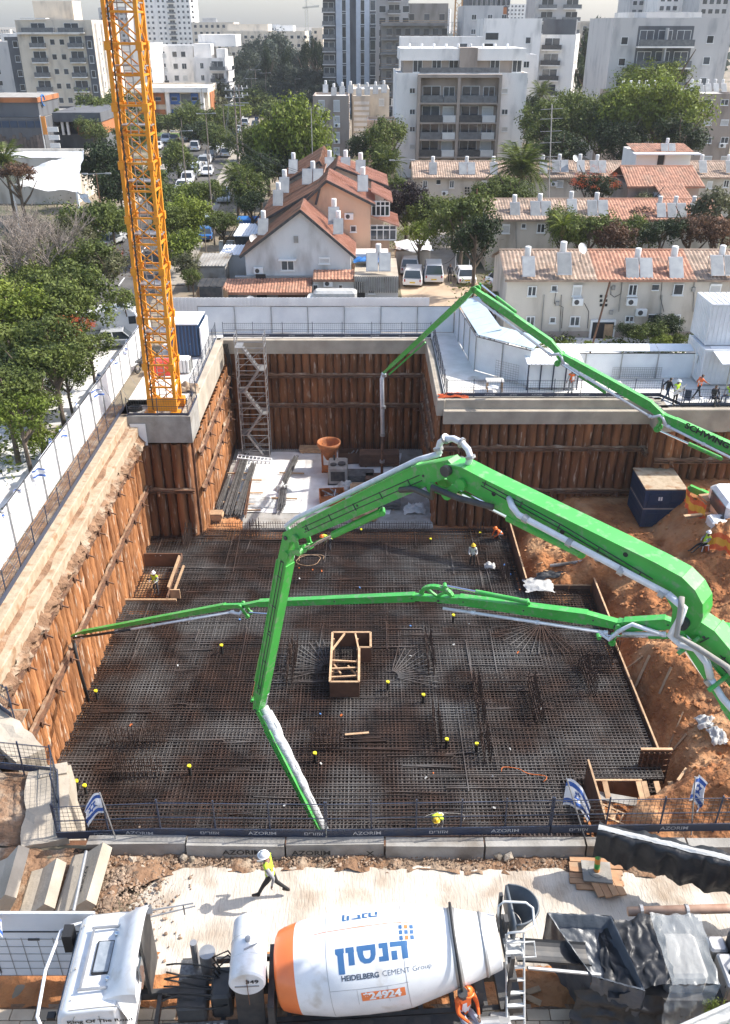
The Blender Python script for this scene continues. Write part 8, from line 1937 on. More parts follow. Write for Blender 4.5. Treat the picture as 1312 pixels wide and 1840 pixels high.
for i,(px,py,kd_,pt,lb) in enumerate(((374,314,'sedan',PW,'white car beside the queue under the avenue tree'),(407,281,'suv',PW,'white car parked right of the queue at the power pole'),(356,262,'sedan',PG,'dark car turning at the left of the avenue'),(352,270,'van',PW,'white van at the left kerb of the avenue'),(299,256,'suv',PW,'white car leftmost in the parking row by the lawn'),(313,254,'sedan',PG,'dark car second in the parking row by the lawn'),(333,253,'suv',PS,'silver car third in the parking row by the lawn'),(347,254,'sedan',PK,'dark car last in the parking row by the palm'),(284,268,'sedan',PW,'white car right beside the crane mast on the side road'),(421,246,'suv',PB,'dark blue car on the far stretch of the avenue'),(427,237,'sedan',PS,'silver car behind the dark blue one on the avenue'),(441,225,'suv',PW,'white van-like car near the far crossing'),(459,228,'sedan',PG,'dark car right of the white one at the far crossing'),(449,314,'sedan',PG,'dark car under the big light green tree'),(404,362,'suv',PS,'silver car seen under the twin palms'),(371,428,'sedan',PBL,'blue car parked beside the tall street pole'),(374,418,'suv',PW,'white car parked behind the blue one'),(432,215,'sedan',PW,'tiny white car on the farthest avenue part'),(2,240,'sedan',PS,'silver car at the left edge by the black shops'))):car(kd_,pt,px,py,adir+(0 if i%2 else pi),lb)
vc=PZ(203,612,0);t=thing('panel_van','long white panel van parked behind the left hoarding','van',(vc.x,vc.y,0),radians(14))
o=MB().prism([(-3.0,.45),(-3.0,2.55),(-2.8,2.7),(1.6,2.7),(2.0,2.5),(2.45,1.7),(3.0,1.35),(3.1,.9),(3.1,.45)],(0,-1.0,0),(1,0,0),(0,0,1),(0,2.0,0)).build('body',PW,t);md=o.modifiers.new('b','BEVEL');md.width=.15;md.segments=3;md.limit_method='ANGLE';autosmooth(o)
MB().box(1.45,2.0,-1.012,-1.0,1.55,2.15).box(1.45,2.0,1.0,1.012,1.55,2.15).build('side_window',glass,t);MB().add([(2.1,-.85,2.4),(2.1,.85,2.4),(2.52,.9,1.7),(2.52,-.9,1.7)],[(0,1,2,3)]).build('windscreen',glass,t)
for x in(-1.9,2.1):
 for s in(1,-1):MB().rev([(0,0),(0,.34),(.22,.36),(.23,0)],(x,s*1.01,.36),(0,-s,0),16).build('wheel',tyre,t)
MB().box(-2.2,-.2,-1.02,-1.0,1.2,1.24).build('side_rail',darksteel,t);MB().box(-3.02,-3.0,-.03,.03,.5,2.5).build('door_gap',darksteel,t)
car('sedan',PS,215,622,radians(10),'silver car half hidden in front of the white panel van')
c=PZ(242,610,0);t=thing('waste_bin','dark green waste container by the tree near the van','waste bin',c);MB().bevbox(-.6,.6,-.4,.4,.15,1.3,.08).build('bin',mat('dark_green_plastic',(.02,.06,.03),None),t);MB().bevbox(-.64,.64,-.44,.44,1.302,1.42,.06).build('lid',black,t)

# ================= POLES =================
polem=mat('grey_wooden_pole',(.28,.23,.19),(.2,.16,.13),3,.9)
def pole(px,pyb,h_,label,arm=1,r=.11,m=polem,cat='street lamp',name='street_lamp',lean=0):
 c=PZ(px,pyb,0);t=thing(name,label,cat,c);MB().tube([(0,0,0),(lean,0,h_)],[r,r*.6],8).build('pole',m,t)
 if arm:MB().bar((lean-(1.0 if arm==2 else 0),0,h_-.1),(lean+1.2,0,h_),.08).build('arm',steel,t);MB().bevbox(lean+1.0,lean+1.7,-.12,.12,h_-.08,h_+.06,.03).build('lamp_head',steel,t)
 if arm==2:MB().bevbox(lean-1.6,lean-.9,-.12,.12,h_-.12,h_+.02,.03).build('lamp_head',steel,t)
 return t
pole(386,440,10.5,'tall grey pole beside the avenue in front of the palms',0);pole(336,345,8.5,'street lamp with short arms behind the crane mast',2);pole(378,306,9,'street lamp over the car queue',2);pole(407,280,9,'thin street lamp right of the car queue',1);pole(330,262,5,'thin post by the parking row',0);pole(190,435,7.5,'rusty brown lamp post left of the crane mast',2,m=rust);pole(371,455,5,'short thin post by the parked blue car',0,.06)
pole(368,235,9,'distant double street lamp left of the avenue',2);pole(455,205,9,'distant street lamp before the dark trees',2);pole(480,200,10,'distant street lamp right of its twin',2);pole(462,190,10,'farther double lamp in the avenue trees',2);pole(532,195,8,'street lamp above the light green tree',1);pole(720,390,7,'thin white lamp post before the pale house',2,.06,steel);pole(850,460,7,'brown wooden utility pole by the garden lane',0,.12,rust);pole(986,470,3,'short post behind the middle row house',0)
for i,px in enumerate((430,436)):
 t=pole(px+i*2,306-i*8,13,('left','right')[i]+' wooden power pole with cross arms beside the avenue',0,.16,polem,'power pole','power_pole')
 for z in(12.5,11.4,10.2):MB().bar((-1.6,0,z),(1.6,0,z),.14).build('cross_arm',steel,t)
 for z in(12.6,11.5):
  for x in(-1.4,-.5,.5,1.4):MB().tube([(x,0,z),(x,0,z+.3)],.07,6).build('insulator',frame,t)
def sign(px,pyb,label):c=PZ(px,pyb,0);t=thing('road_sign',label,'road sign',c);MB().tube([(0,0,0),(0,0,2.6)],.05,6).build('post',steel,t);MB().box(-.4,.4,-.06,-.01,1.9,2.7).build('plate',mat('sign_blue',(.02,.06,.2),None),t);MB().add([(-.25,-.065,2.1),(.25,-.065,2.1),(0,-.065,2.5)],[(0,1,2)]).build('white_triangle',frame,t);MB().box(-.03,.03,-.07,-.066,2.15,2.4).box(-.12,.12,-.07,-.066,2.13,2.16).build('walker_mark',black,t)
sign(298,338,'blue pedestrian crossing sign right of the crane mast');sign(420,232,'distant blue crossing sign left of the far crossing');sign(462,232,'distant blue crossing sign right of the far crossing')
t=thing('antenna_mast','tall thin antenna mast with cross rods behind the date palm','antenna',PY(986,356,96));c=PY(992,188,96)-Vector(t.location);MB().tube([(0,0,0),c],.06,6).build('mast',steel,t);q=MB()
for f in(.95,.85,.72,.6,.45,.35):q.bar(c*f+Vector((-1.1,0,0)),c*f+Vector((1.1,0,.1)),.05)
q.build('antenna_rods',steel,t)
c=PY(562,300,112);t=thing('antenna_mast','thin antenna pole rising from the far end of the gabled row','antenna',c);MB().tube([(0,0,0),(0,0,6.5)],.05,6).build('mast',steel,t)
c=PZ(742,480,0);t=thing('yard_shack','ramshackle shed with rounded sheet top behind the parked cars','shed',(c.x,89,0));MB().box(c.x-1.9,c.x+1.6,89,91.5,0,2.1).build('wall',pl_old,t,w=True);sheet('roof_sheet',[V(c.x-2.1,88.8,2.2),V(c.x+1.8,88.8,2.2),V(c.x+1.6,91.6,2.7),V(c.x-1.9,91.6,2.6)],sheetw,3,.3,12,t)
t=thing('goal_frame','thin white metal frame standing behind the parked saloon','metal frame',PZ(832,492,0));MB().bar((-.8,0,0),(-.8,0,2.2),.06).bar((.6,0,0),(.6,0,2.2),.06).bar((-.8,0,2.2),(.6,0,2.2),.06).build('frame_tube',frame,t)

# ================= TREES =================
def crown_mesh(k,n=60,leaves=70,ls=.055,seed=0,flat=1.0,lump=.24):
 r=random.Random(100+k+seed);vs=[];fs=[]
 lobes=[(Vector((0,0,.05)),.62)]
 for i in range(7):
  a=i*.9+r.uniform(-.4,.4);e=r.uniform(-.35,.75);lobes.append((Vector((cos(a)*cos(e),sin(a)*cos(e),sin(e)))*r.uniform(.42,.62),r.uniform(.26,.46)))
 for c in range(n):
  L_c,L_r=lobes[r.randrange(len(lobes)) if c%4 else 0]
  while True:
   d=Vector((r.uniform(-1,1),r.uniform(-1,1),r.uniform(-.7,1)))
   if .2<d.length<1:break
  d.normalize();ce=L_c+d*L_r*r.uniform(.7,1.05);ce.z*=flat;cr=r.uniform(lump*.45,lump*1.15)
  for i in range(leaves):
   dd=Vector((r.gauss(0,1),r.gauss(0,1),r.gauss(0,1))).normalized();p=ce+dd*cr*(r.uniform(.35,1.12));p.z-=abs(r.gauss(0,.02))
   nn=(dd+Vector((r.uniform(-.9,.9),r.uniform(-.9,.9),r.uniform(-.4,1.0)))).normalized();a=nn.orthogonal().normalized();a=(Matrix.Rotation(r.uniform(0,6.28),3,nn)@a);b=nn.cross(a);s=ls*r.uniform(.5,1.35)
   m=len(vs);vs+=[tuple(p-a*s),tuple(p-b*s*.5),tuple(p+a*s),tuple(p+b*s*.5)];fs.append((m,m+1,m+2,m+3))
 me=bpy.data.meshes.new('crown');me.from_pydata(vs,[],fs);me.materials.append(leafm['green']);me.update();return me
CM={'big':[crown_mesh(k,110,95,.038,0,.95,.24) for k in range(3)],'std':[crown_mesh(k,72,72,.05,50,.9,.27) for k in range(4)],'airy':[crown_mesh(k,46,60,.05,90,.75,.24) for k in range(3)],'far':[crown_mesh(k,22,36,.13,130,.8,.32) for k in range(3)]}
def limb_mesh(k):
 r=random.Random(300+k);q=MB();q.tube([(0,0,0),(r.uniform(-.04,.04),r.uniform(-.04,.04),.45),(0,0,1.0)],[.055,.042,.02],7)
 for i in range(7):
  a=r.uniform(0,6.28);z=r.uniform(.35,.8);L_0=r.uniform(.25,.5);p=Vector((0,0,z));e=p+Vector((cos(a)*L_0,sin(a)*L_0,L_0*.8));q.tube([p,p.lerp(e,.5)+Vector((0,0,-.03)),e],[.025,.018,.006],5)
 return q.mesh('trunk',bark)
LM=[limb_mesh(k) for k in range(4)]
def tree(px,py,Yv,R,kind='std',mt_='green',zs=1.0,label='',trunk=True,base=None,name='tree',grp='trees of the town',ground=0):
 c=PY(px,py,Yv)
 while px<260 and 30<Yv<68 and c.x>-18.6:Yv+=.5;c=PY(px,py,Yv)
 zb=ground if base is None else base
 t=thing(name,label,'tree' if name!='shrub' else 'shrub',(c.x,Yv,zb),rnd.uniform(0,6.28),grp if name!='shrub' else 'shrubs around the houses')
 if trunk and c.z-zb>.5:k=max(1.0,c.z+R*.35*zs-zb);w_=max(R*.9,k*.6);addmesh('trunk',LM[rnd.randrange(4)],t,(0,0,0),(0,0,0),(w_,w_,k))
 me=CM[kind][rnd.randrange(len(CM[kind]))];o=addmesh('crown',me,t,(0,0,c.z-zb),(0,0,0),(R*rnd.uniform(.92,1.08),R*rnd.uniform(.92,1.08),R*zs));o.material_slots[0].link='OBJECT';o.material_slots[0].material=leafm[mt_] if isinstance(mt_,str) else mt_
 return t
TR_=[(70,520,74,3.6,'big','green',.9,'large green tree behind the left hoarding under the bare branches'),(130,520,70,3.6,'std','green',.9,'round green tree left of the parked white van'),(15,560,62,3.4,'std','lime',.9,'light green tree at the left frame edge'),(85,600,55,2.5,'airy','green',.8,'loose green tree over the red flowered shrubs'),(160,625,56,2.2,'airy','green',.7,'spreading green tree just left of the hoarding'),(45,660,50,2.6,'airy','dark',.7,'dark low tree left of the white pavement'),(120,680,48,1.8,'airy','green',.8,'small green tree on the white pavement'),(35,745,41.5,2.1,'airy','lime',.95,'forked light green tree at the left edge of the white pavement'),(65,720,43,1.5,'airy','green',.9,'small tree right behind the forked one'),(225,540,66,1.5,'airy','green',1.0,'slender young tree in front of the crane mast base'),(-12,935,32,.9,'airy','green',1,'dark green branch reaching in at the left edge'),(187,305,124,4.3,'big','dark',1.35,'very dark round tree left of the crane mast'),(215,335,116,3.4,'std','dark',1.2,'dark tree touching the crane mast on the left'),(125,425,88,3.0,'big','grey',.8,'grey green tree below the white canopy'),(165,400,92,3.6,'std','green',.9,'green tree between canopy and crane mast'),(190,480,78,2.6,'airy','grey',.9,'grey flowered shrub tree beside the crane mast'),(200,395,100,3.0,'std','green',.9,'tree behind the rusty lamp post'),(330,395,96,3.6,'big','lime',.95,'lime green street tree right of the crane mast'),(322,445,88,2.6,'std','lime',.9,'lower lime green street tree behind the crane mast'),(345,350,112,2.8,'std','lime',.8,'lime green tree behind the larger one on the avenue'),(318,288,150,3.6,'std','green',1.1,'round green tree on the near traffic island'),(335,478,82,1.7,'airy','grey',1.2,'grey green bush by the slatted shed'),(345,500,79,1.2,'airy','green',1.3,'young bush in front of the wooden fence'),(525,255,128,6.2,'big','lime',1.35,'tall light green tree left of the beige block'),(480,265,134,5.0,'big','green',1.1,'green tree left of the tall light green one'),(465,305,120,3.4,'std','dark',.9,'dark tree under the light green giant'),(450,340,110,3.2,'std','green',.9,'green tree right of the twin palms'),(452,365,101,2.0,'std','dark',.8,'dense dark bush at the foot of the palms'),(505,300,126,3.5,'std','dark',1.0,'dark tree at the root of the gabled row'),(560,300,130,3.4,'std','green',.9,'green tree behind the gabled row'),(340,215,200,5,'std','green',.8,'tree clump left of the tall palm'),(390,222,206,4.8,'std','green',1.0,'tree right of the tall palm'),(375,185,258,6,'far','grey',.9,'grey tree before the white balconies'),(400,170,280,7,'far','grey',.8,'grey tree clump right of the white balconies'),(415,205,240,5,'std','lime',.7,'light green tree left of the far crossing'),(455,185,262,7,'std','green',.8,'green tree beyond the far crossing'),(500,205,230,6,'std','green',.7,'green tree right of the far crossing'),(470,245,170,4.4,'airy','grey',.8,'bare looking tree beside the avenue'),(120,215,185,4,'far','green',.9,'tree right behind the black shops'),(185,215,196,6.5,'std','green',1.0,'leafy green tree right of the black shops'),(205,195,215,6,'std','green',.9,'green tree between cream tower and crane mast'),(165,235,176,3.4,'std','green',.9,'smaller tree in front of the leafy one by the shops'),(262,228,205,5,'std','green',.7,'tree row start right of the crane mast'),(300,222,210,4.4,'std','green',.7,'tree in front of the blue panels'),(235,250,172,4,'std','green',.9,'tree seen through the crane mast'),(270,330,118,3.5,'std','green',1.0,'green tree seen through the lower crane mast'),(730,365,97,3.0,'std','purple',1.1,'dark purple leaved tree right of the peach house'),(765,382,95,2.7,'std','green',1.0,'green tree right of the purple one'),(755,420,88,2.4,'airy','lime',.8,'feathery light green tree above the parked cars'),(830,395,87,3.2,'std','green',1.1,'green tree at the left end of the middle row house'),(855,430,80,2.6,'std','dark',1.2,'dark tree beside the garden lane'),(815,380,100,2.6,'std','green',.9,'green tree before the farthest row house'),(695,245,135,3.0,'std','green',1.3,'green tree between beige block and pale house'),(660,265,140,3.4,'std','dark',1.0,'dark shrubs under the beige block'),(690,290,122,2.4,'std','green',1.3,'tree behind the far gabled house'),(710,340,104,2.2,'std','green',1.0,'green tree left of the farthest row house'),(890,350,99,3.4,'big','green',.8,'dense green hedge tree below the date palm'),(925,345,98,2.8,'std','green',.7,'bushy tree right below the date palm'),(985,225,140,5.0,'big','green',1.0,'green tree right of the pale six storey house'),(1035,215,143,5.2,'big','green',1.2,'second green tree in the long row of big trees'),(1085,225,138,5.4,'big','green',1.2,'middle tree in the long row of big trees'),(1140,205,136,5.6,'big','lime',1.15,'light green topped tree in the row of big trees'),(1200,205,134,6.0,'big','lime',1.15,'largest light green tree before the taupe block'),(1120,255,130,4.5,'big','dark',.9,'dark undergrowth tree below the big row'),(1010,265,132,4.0,'std','dark',.7,'dark tree at the foot of the big row at left'),(1220,250,129,4.2,'std','dark',.9,'dark lower crown at the right end of the big row'),(1160,140,166,5.5,'big','lime',.7,'light green crown rising behind the solar tanks at right'),(1205,135,168,4.0,'std','lime',.8,'small lime crown right behind the solar tanks'),(960,195,185,3.5,'std','dark',.9,'dark tree at the foot of the sunlit white flank'),(1055,130,240,4,'far','dark',2.0,'dark tree between white flank and grey block'),(1070,70,330,7,'far','far',1.3,'hazy dark tree in the gap at the top right'),(1062,100,280,5,'far','dark',1.4,'tree deep in the gap between the right blocks'),(1070,335,100,2.5,'std','dark',.8,'dark green flame tree left of the villa'),(1020,410,85,2.8,'big','green',.95,'green tree in front of the middle row house'),(1060,420,82,2.8,'std','green',.9,'second green tree before the middle row house'),(1100,425,80,2.4,'std','brown',.8,'brown leaved shrub tree behind the nearest roof'),(1140,420,83,2.4,'std','green',.9,'green shrub tree left of the dark creeper'),(1190,420,81,2.4,'std','dark',.8,'dark green creeper behind the orange roof'),(1245,415,82,2.8,'airy','brown',.9,'brown dry creeper tree at the right'),(1290,380,88,3.4,'airy','grey',1.1,'tall dry green tree at the right edge'),(1140,390,92,2.2,'airy','brown',.8,'brown creeper covering the middle row house roof'),(1300,420,80,2.2,'std','brown',.8,'brown creeper at the right frame edge'),(1160,360,97,1.8,'airy','grey',.8,'thin shrub before the villa'),(30,310,108,3,'airy','brown',.7,'brown dry shrub under the canopy'),(5,450,90,2,'airy','grey',.9,'grey shrub at the left edge below the bare tree'),(300,400,92,2.2,'std','green',1,'green tree tight to the right of the crane mast'),(880,560,70.5,.9,'std','brown',.7,'reddish shrub left of the nearest row house'),(893,533,72,.9,'std','green',.8,'green bush at the corner of the nearest row house'),(20,640,54,3.4,'std','green',.9,'dense green tree at the left edge above the hut'),(130,560,63,3.2,'std','green',.85,'dense green tree beside the tail of the parked van'),(95,650,50,2.4,'std','green',.7,'low green tree over the brown scrub'),(5,700,45,2.2,'std','green',.8,'green tree cut by the left edge beside the hut'),(70,790,39.5,1.6,'airy','lime',.9,'small forked tree low on the white pavement'),(10,540,68,3.0,'big','green',.9,'broad green tree at the left frame edge'),(150,470,79,3.4,'big','green',.9,'full green tree left of the rusty lamp post'),(375,345,108,2.4,'std','green',.9,'green tree beside the queue on the avenue'),(400,400,94,1.7,'std','green',1.0,'small green street tree right of the tall pole'),(300,365,108,3.0,'std','green',1.0,'green tree behind the crane mast at the avenue'),(395,250,178,3.6,'std','green',1.0,'street tree between the twin lamp posts'),(360,240,190,4.0,'std','dark',.9,'darker street tree beside the parking row'),(425,262,172,3.0,'std','green',1.0,'street tree just left of the power poles'),]
for(px,py,Yv,R,kd_,m_,zs,lb) in TR_:tree(px,py,Yv,R,kd_,m_,zs,lb)
FW=[(440,100,350,11,1),(470,85,370,12,1.1),(500,78,390,12,1.2),(455,125,320,9,.8),(490,115,330,10,.9),(525,120,320,9,.9),(550,125,300,8,.9),(575,130,290,7,.9),(430,135,300,7,.9),(470,145,290,8,.8),(510,145,285,8,.7),(560,150,265,6,.8),(445,160,275,6,.8),(590,140,262,5,.8),(535,95,380,9,1.0),(485,160,272,6,.7),(530,165,260,6,.7)]
for i,(px,py,Yv,R,zs) in enumerate(FW):tree(px,py+22,Yv,R*.8,'std' if i%3 else 'big','far',zs,'dark tree of the wood at the avenue end, %s from the left front'%ORD[i],grp='dark wood behind the avenue')
for i,(px,py,Yv) in enumerate(((547,105,330),(565,100,335),(572,105,325),(478,118,318),(515,118,320),(588,118,300))):tree(px,py,Yv,2.2,'std','dark',3.6,'slim dark cypress %s from the left near the dark tower'%ORD[i],grp='cypresses')
q=MB();r=random.Random(5)
for i in range(5200):
 a=r.uniform(-.62,.62);d=r.uniform(420,2600);p=Vector((d*math.tan(a),d,r.uniform(0,6)));s=r.uniform(2,5)*(d/900)**.5
 q.add([p+Vector((-s,0,0)),p+Vector((0,-s*.3,s*.9)),p+Vector((s,0,0)),p+Vector((0,s*.3,-s*.5))],[(0,1,2,3)])
o=q.build('distant_trees',leafm['far']);tag(o,'distant green tree cover between the far buildings',None,None,'stuff')
FB=[]
FBL=[]
for i in range(34):
 d=r.uniform(650,2400);a=r.uniform(-.42,.42);w_=r.uniform(14,34);h_=r.uniform(9,24) if r.random()<.75 else r.uniform(30,60)
 px=CX+F*math.tan(a)
 if h_>24 and(395<px<575 or 1000<px<1120):h_=14
 FBL.append(t:=thing('far_building','hazy distant block','building',(d*math.tan(a),d,0),r.uniform(-.3,.3),'hazy distant town buildings'));m_=r.choice((pl_white,pl_beige,pl_grey,pl_white))
 MB().box(-w_/2,w_/2,0,14,0,h_).build('wall',m_,t);q=MB();z=1.5
 while z<h_-2:
  x=-w_/2+1.5
  while x<w_/2-2:q.box(x,x+1.6,-.1,-.02,z,z+1.5);x+=3.4
  z+=3.1
 q.build('windows',glass,t)
FBL.sort(key=lambda o:o.location.x/o.location.y)
TENS=('','twenty-','thirty-')
for i,t in enumerate(FBL):t['label']='hazy distant block near the skyline, %s from the left'%(ORD[i] if i<20 else TENS[(i+1)//10-1]+ORD[(i+1)%10-1] if(i+1)%10 else 'thirtieth')
for i,(px0,px1,pyt,Yv,m_) in enumerate(((700,760,60,420,pl_white),(1180,1240,45,330,pl_white),(1040,1100,58,420,pl_beige),(0,60,60,420,pl_white),(150,200,70,400,pl_beige),(560,580,50,520,pl_beige),(430,470,78,560,pl_white),(-60,20,75,300,pl_grey))):
 b=BD('pale mid distance block number by place: %s'%('left of the pale house top','above the grey block roof','in the gap at top right','behind the cream tower','between cream tower and crane mast','left of the dark tower','behind the dark wood','at the left edge beside the cream tower')[i],Yv,px0,px1,pyt,14,m_);b.t['label']='pale mid distance block '+('left of the pale house top','above the grey block roof','in the gap at top right','behind the cream tower','between cream tower and crane mast','left of the dark tower','behind the dark wood','at the left edge beside the cream tower')[i]
 b.rows([2+3*k for k in range(max(1,int(b.W/3)-1))],b.H-2,5,3.1,1.3,1.3,'d')
def frond_mesh(k,droop):
 r=random.Random(k);q=MB();pts=[]
 for i in range(11):f=i/10;pts.append(Vector((f*1.0*(1-.12*f),0,.30*f*1.3-droop*f*f)))
 q.tube(pts,[.018-.0014*i for i in range(11)],4)
 for i in range(1,10):
  for h_ in(0,.5):
   p=pts[i].lerp(pts[i+1],h_);L_0=.30*(1-abs(i/10-.45))
   for s in(1,-1):
    e=p+Vector((.12,s*L_0,-.10-.05*r.random()));q.add([p+Vector((-.016,0,0)),p+Vector((.016,0,0)),e],[(0,1,2)])
 return q.mesh('frond',leafm['green'])
FR=[frond_mesh(k,.35+.25*k) for k in range(4)]
def palm(px,py,Yv,R,label,n=38,tr=.22,m_='green',base=0):
 c=PY(px,py,Yv);t=thing('palm_tree',label,'palm tree',(c.x,Yv,base),0,'palm trees');h_=c.z-base
 MB().tube([(0,0,0),(.1,0,h_*.5),(0,0,h_)],[tr,tr*.8,tr*.9],10).build('trunk',bark,t);MB().rev([(0,tr),(.3,tr*1.9),(.8,tr*1.6),(1.0,0)],(0,0,h_-.8),(0,0,1),10).build('trunk_skirt',mat('dry_skirt',(.28,.18,.10),(.2,.12,.07),6,.95),t)
 for i in range(n):
  f=i/n;k=min(3,int(f*4));o=addmesh('frond',FR[k],t,(0,0,h_),(0,radians(-58+85*f),i*2.4),(R,R,R));o.material_slots[0].link='OBJECT';o.material_slots[0].material=leafm[m_]
palm(936,305,106,4.0,'large date palm in front of the farthest row house',56,.4);palm(424,322,118,3.0,'left one of the twin palms beside the avenue',34);palm(437,325,116,2.8,'right one of the twin palms beside the avenue',34);palm(345,207,205,4.0,'tall palm in front of the school building',34,.35);palm(8,292,112,3.4,'palm cut by the left frame edge above the bare tree',34);palm(697,298,121,2.8,'palm at the far end of the gabled row',30);palm(972,168,190,3.2,'small palm at the foot of the sunlit white block',28);palm(1012,408,83,1.8,'young palm before the middle row house',26,.15,'lime');palm(650,300,118,1.6,'small palm behind the third gabled house',20)
def branches(q,p,d,L_0,r_,lv,R0):
 e=p+d*L_0;q.tube([p,p.lerp(e,.5)+Vector((R0.uniform(-.06,.06),R0.uniform(-.06,.06),0))*L_0,e],[r_,r_*.85,r_*.65],4 if lv<3 else 5,caps=False)
 if lv<=0:return
 for k in range(3 if lv>1 else 4):
  nd=(d+Vector((R0.uniform(-.75,.75),R0.uniform(-.75,.75),R0.uniform(-.25,.5)))).normalized();branches(q,e if k else p.lerp(e,.7),nd,L_0*R0.uniform(.62,.85),r_*.6,lv-1,R0)
barem=mat('bare_grey_branch',(.34,.29,.25),(.24,.20,.17),3,.9)
for i,(px,py,Yv,lb) in enumerate(((28,470,76,'large leafless grey tree at the left edge'),(85,460,77,'smaller leafless grey tree right of the large one'),(0,440,82,'leafless tree cut by the left edge under the palm'))):
 c=PY(px,py,Yv);t=thing('bare_tree',lb,'tree',(c.x,Yv,0));q=MB();R0=random.Random(i+4)
 for k in range(3):branches(q,Vector((0,0,0)),Vector((R0.uniform(-.5,.5),R0.uniform(-.5,.5),1.2)).normalized(),2.7,.17,5,R0)
 q.build('branches',barem,t)
def blossoms(px,py,Yv,R,n,label,m_=redflower,zs=.5):
 c=PY(px,py,Yv);t=thing('flowering_crown',label,'shrub',c);q=MB();r=random.Random(int(px))
 for i in range(n):
  d=Vector((r.gauss(0,1),r.gauss(0,1),abs(r.gauss(0,1))*zs)).normalized();p=Vector((d.x*R,d.y*R,d.z*R*zs*1.6))*r.uniform(.85,1.05)
  if noise.noise(d*2.5+Vector((px,0,0)))<-.08:continue
  for k in range(4):v=Vector((r.uniform(-.16,.16),r.uniform(-.16,.16),r.uniform(-.08,.12)));a=Vector((r.uniform(-.1,.1),r.uniform(-.1,.1),r.uniform(-.05,.05)));b_=Vector((r.uniform(-.1,.1),r.uniform(-.1,.1),r.uniform(-.05,.05)));q.add([p+v,p+v+a,p+v+b_],[(0,1,2)])
 q.build('blossoms',m_,t)['kind']='stuff'
blossoms(1070,333,99.6,2.6,900,'bright red orange blossoms covering the flame tree left of the villa');blossoms(125,590,57,1.6,260,'red orange blossoms above the white pavement trees',zs=.3);blossoms(112,595,56,1.2,160,'scattered red blossoms left of the parked van',zs=.3)
blossoms(195,470,80,1.6,200,'faint red blossoms near the crane mast',zs=.5)
for i,(px,py,Yv,R,m_,lb) in enumerate(((1130,595,66,1.1,'dark','dark green shrub beside the entrance of the nearest row house'),(1165,600,65,1.5,'green','flowering shrub behind the terrace hoarding'),(1200,585,66,1.6,'dark','dark shrub left of the white cabins'),(1190,612,64,1.0,'lime','low yellow green bush above the white roof strip'),(1060,620,65,.6,'lime','tiny bush by the entrance path'),(1215,610,64.5,.9,'green','bush tight to the upper white cabin'))):tree(px,py,Yv,R,'std',m_,.8,lb,False,None,'shrub')
c=PZ(1285,1815,1.6);tree(1290,1822,c.y,.45,'airy','lime',.9,'lime green twig reaching in at the bottom right corner',True,0)
def undergrowth(name,pts,m_,label):
 q=MB()
 for(x,y,s,n,h_) in pts:
  for i in range(n):
   p=Vector((x+rnd.gauss(0,s),y+rnd.gauss(0,s),abs(rnd.gauss(0,h_))+.05));a=Vector((rnd.uniform(-1,1),rnd.uniform(-1,1),rnd.uniform(-.6,.6))).normalized()*rnd.uniform(.08,.2);b_=Vector((rnd.uniform(-1,1),rnd.uniform(-1,1),rnd.uniform(-.6,.6))).normalized()*.1
   q.add([p-a,p-b_,p+a,p+b_],[(0,1,2,3)])
 o=q.build(name,m_);tag(o,label,None,None,'stuff')
undergrowth('undergrowth',[(rnd.uniform(-40,-26),rnd.uniform(48,100),1.3,110,.9) for _ in range(110)]+[(rnd.uniform(-24,-20),rnd.uniform(50,64),.8,110,.8) for _ in range(26)]+[(rnd.uniform(-22,-19.5),rnd.uniform(40,50),.6,60,.5) for _ in range(10)],leafm['green'],'green undergrowth below the trees on the left')
undergrowth('dry_undergrowth',[(rnd.uniform(-38,-24),rnd.uniform(44,100),1.2,70,.4) for _ in range(70)],leafm['brown'],'dry brown brush below the trees on the left')
undergrowth('garden_growth',[(rnd.uniform(-6,8),rnd.uniform(98,118),1.0,80,.7) for _ in range(24)]+[(rnd.uniform(12,34),rnd.uniform(77,88),1.2,90,.8) for _ in range(60)]+[(rnd.uniform(8,40),rnd.uniform(99,116),1.3,90,.8) for _ in range(50)]+[(rnd.uniform(9.2,12),rnd.uniform(74,84),.6,60,.5) for _ in range(12)]+[(rnd.uniform(12,27),rnd.uniform(64.2,67),.5,60,.25) for _ in range(26)],leafm['green'],'green garden growth between the row houses')
undergrowth('roadside_growth',[(avx(y)+s*rnd.uniform(9.5,16),y,1.6,60,.9) for y in range(100,330,5) for s in(1,-1)],leafm['green'],'roadside greenery along the avenue')
b=thing('white_hut','small white hut half hidden under the trees at left','hut',(PZ(60,715,0).x,PZ(60,715,0).y,0));MB().box(-1.1,1.1,-.6,.8,0,1.9).build('wall',pl_white,b);MB().box(-1.2,1.2,-.7,.9,1.902,2.0).build('roof',greyc,b)
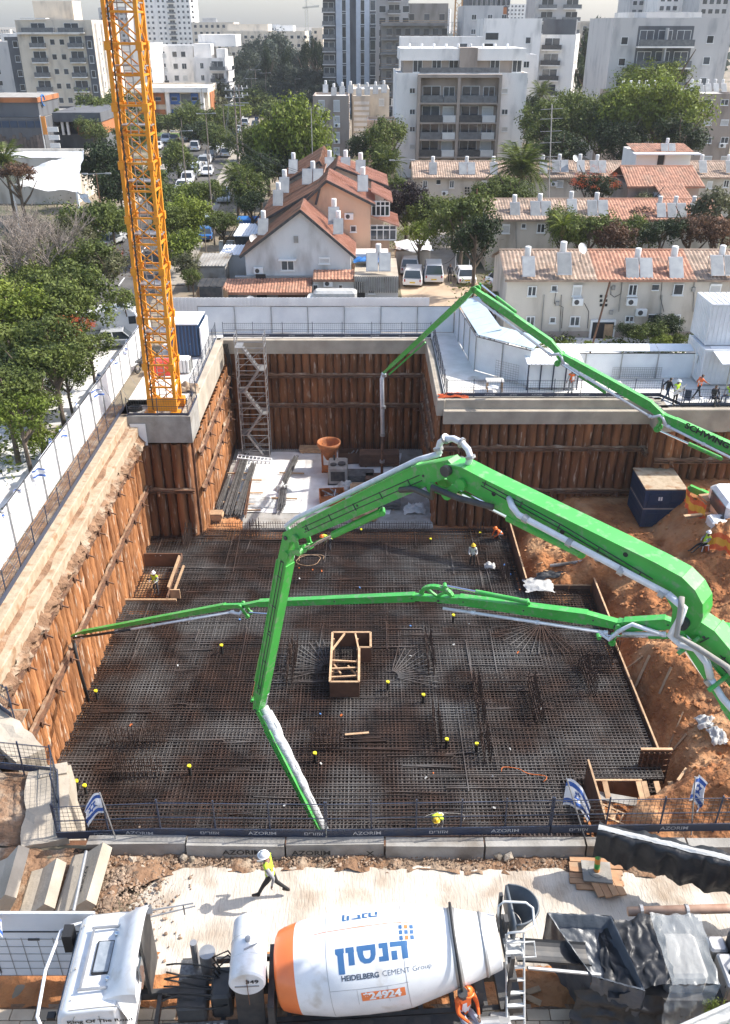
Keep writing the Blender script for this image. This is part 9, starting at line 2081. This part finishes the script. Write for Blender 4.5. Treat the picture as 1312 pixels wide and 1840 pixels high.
def cable(pts,sag,label,r_=.022):
 P=[]
 for i in range(len(pts)-1):
  for k in range(8):f=k/8;p=pts[i].lerp(pts[i+1],f);P.append(p-Vector((0,0,sag*4*f*(1-f))))
 P.append(pts[-1]);tag(MB().tube(P,r_,4).build('overhead_cable',black),label,'cable','overhead cables')
for k,z in enumerate((12.6,12.4,11.5)):cable([V(avx(330)+6,330,z),V(avx(240)+6,240,z),V(avx(172)+6,172,z),V(avx(120)+9,120,z-2),V(-4,60+34,z-4)],1.2,'thin black power cable along the avenue, %s from the top'%ORD[k])
cable([PY(850,405,80),PY(795,475,86)],.8,'black cable from the brown pole to the yard shack');cable([PY(850,405,80),PY(905,430,90)],.5,'black cable from the brown pole to the middle row house');cable([PY(386,300,100),PY(560,330,101)],1.5,'black cable from the tall street pole to the gabled row')
for(pts,lb) in(([(1118,505),(1116,528),(1104,534),(1096,528)],'orange'),([(1000,520),(996,545),(1012,552),(1009,590)],'b'),([(1190,505),(1187,535),(1193,560)],'c'),([(1050,545),(1058,560),(1056,590)],'d')):
 MB().tube([PY(px,py,67.9) for px,py in pts],.025,5).build('wall_cable',black,r1,w=True)
for(px,py) in((1098,561),(1102,517),(1246,520),(1001,545)):c=PY(px,py,67.95);plain_part(r1,'junction_box',c.x-.13,c.x+.13,67.8,67.99,c.z-.16,c.z+.16,greyc)

# ================= HAZE =================
hz=MB().box(-1500,1500,-30,2700,-12,75).build('haze',None)
hz.data.materials.clear();hm=bpy.data.materials.new('haze');hm.use_nodes=True;hn=hm.node_tree;hn.nodes.remove(hn.nodes['Principled BSDF']);pv=hn.nodes.new('ShaderNodeVolumePrincipled');pv.inputs['Color'].default_value=(.92,.95,1,1);pv.inputs['Density'].default_value=.00018;pv.inputs['Anisotropy'].default_value=.3
hn.links.new(pv.outputs[0],hn.nodes['Material Output'].inputs['Volume']);hz.data.materials.append(hm);hz['kind']='stuff'
SC.cycles.volume_bounces=0
SC.cycles.max_bounces=6;SC.cycles.transparent_max_bounces=12
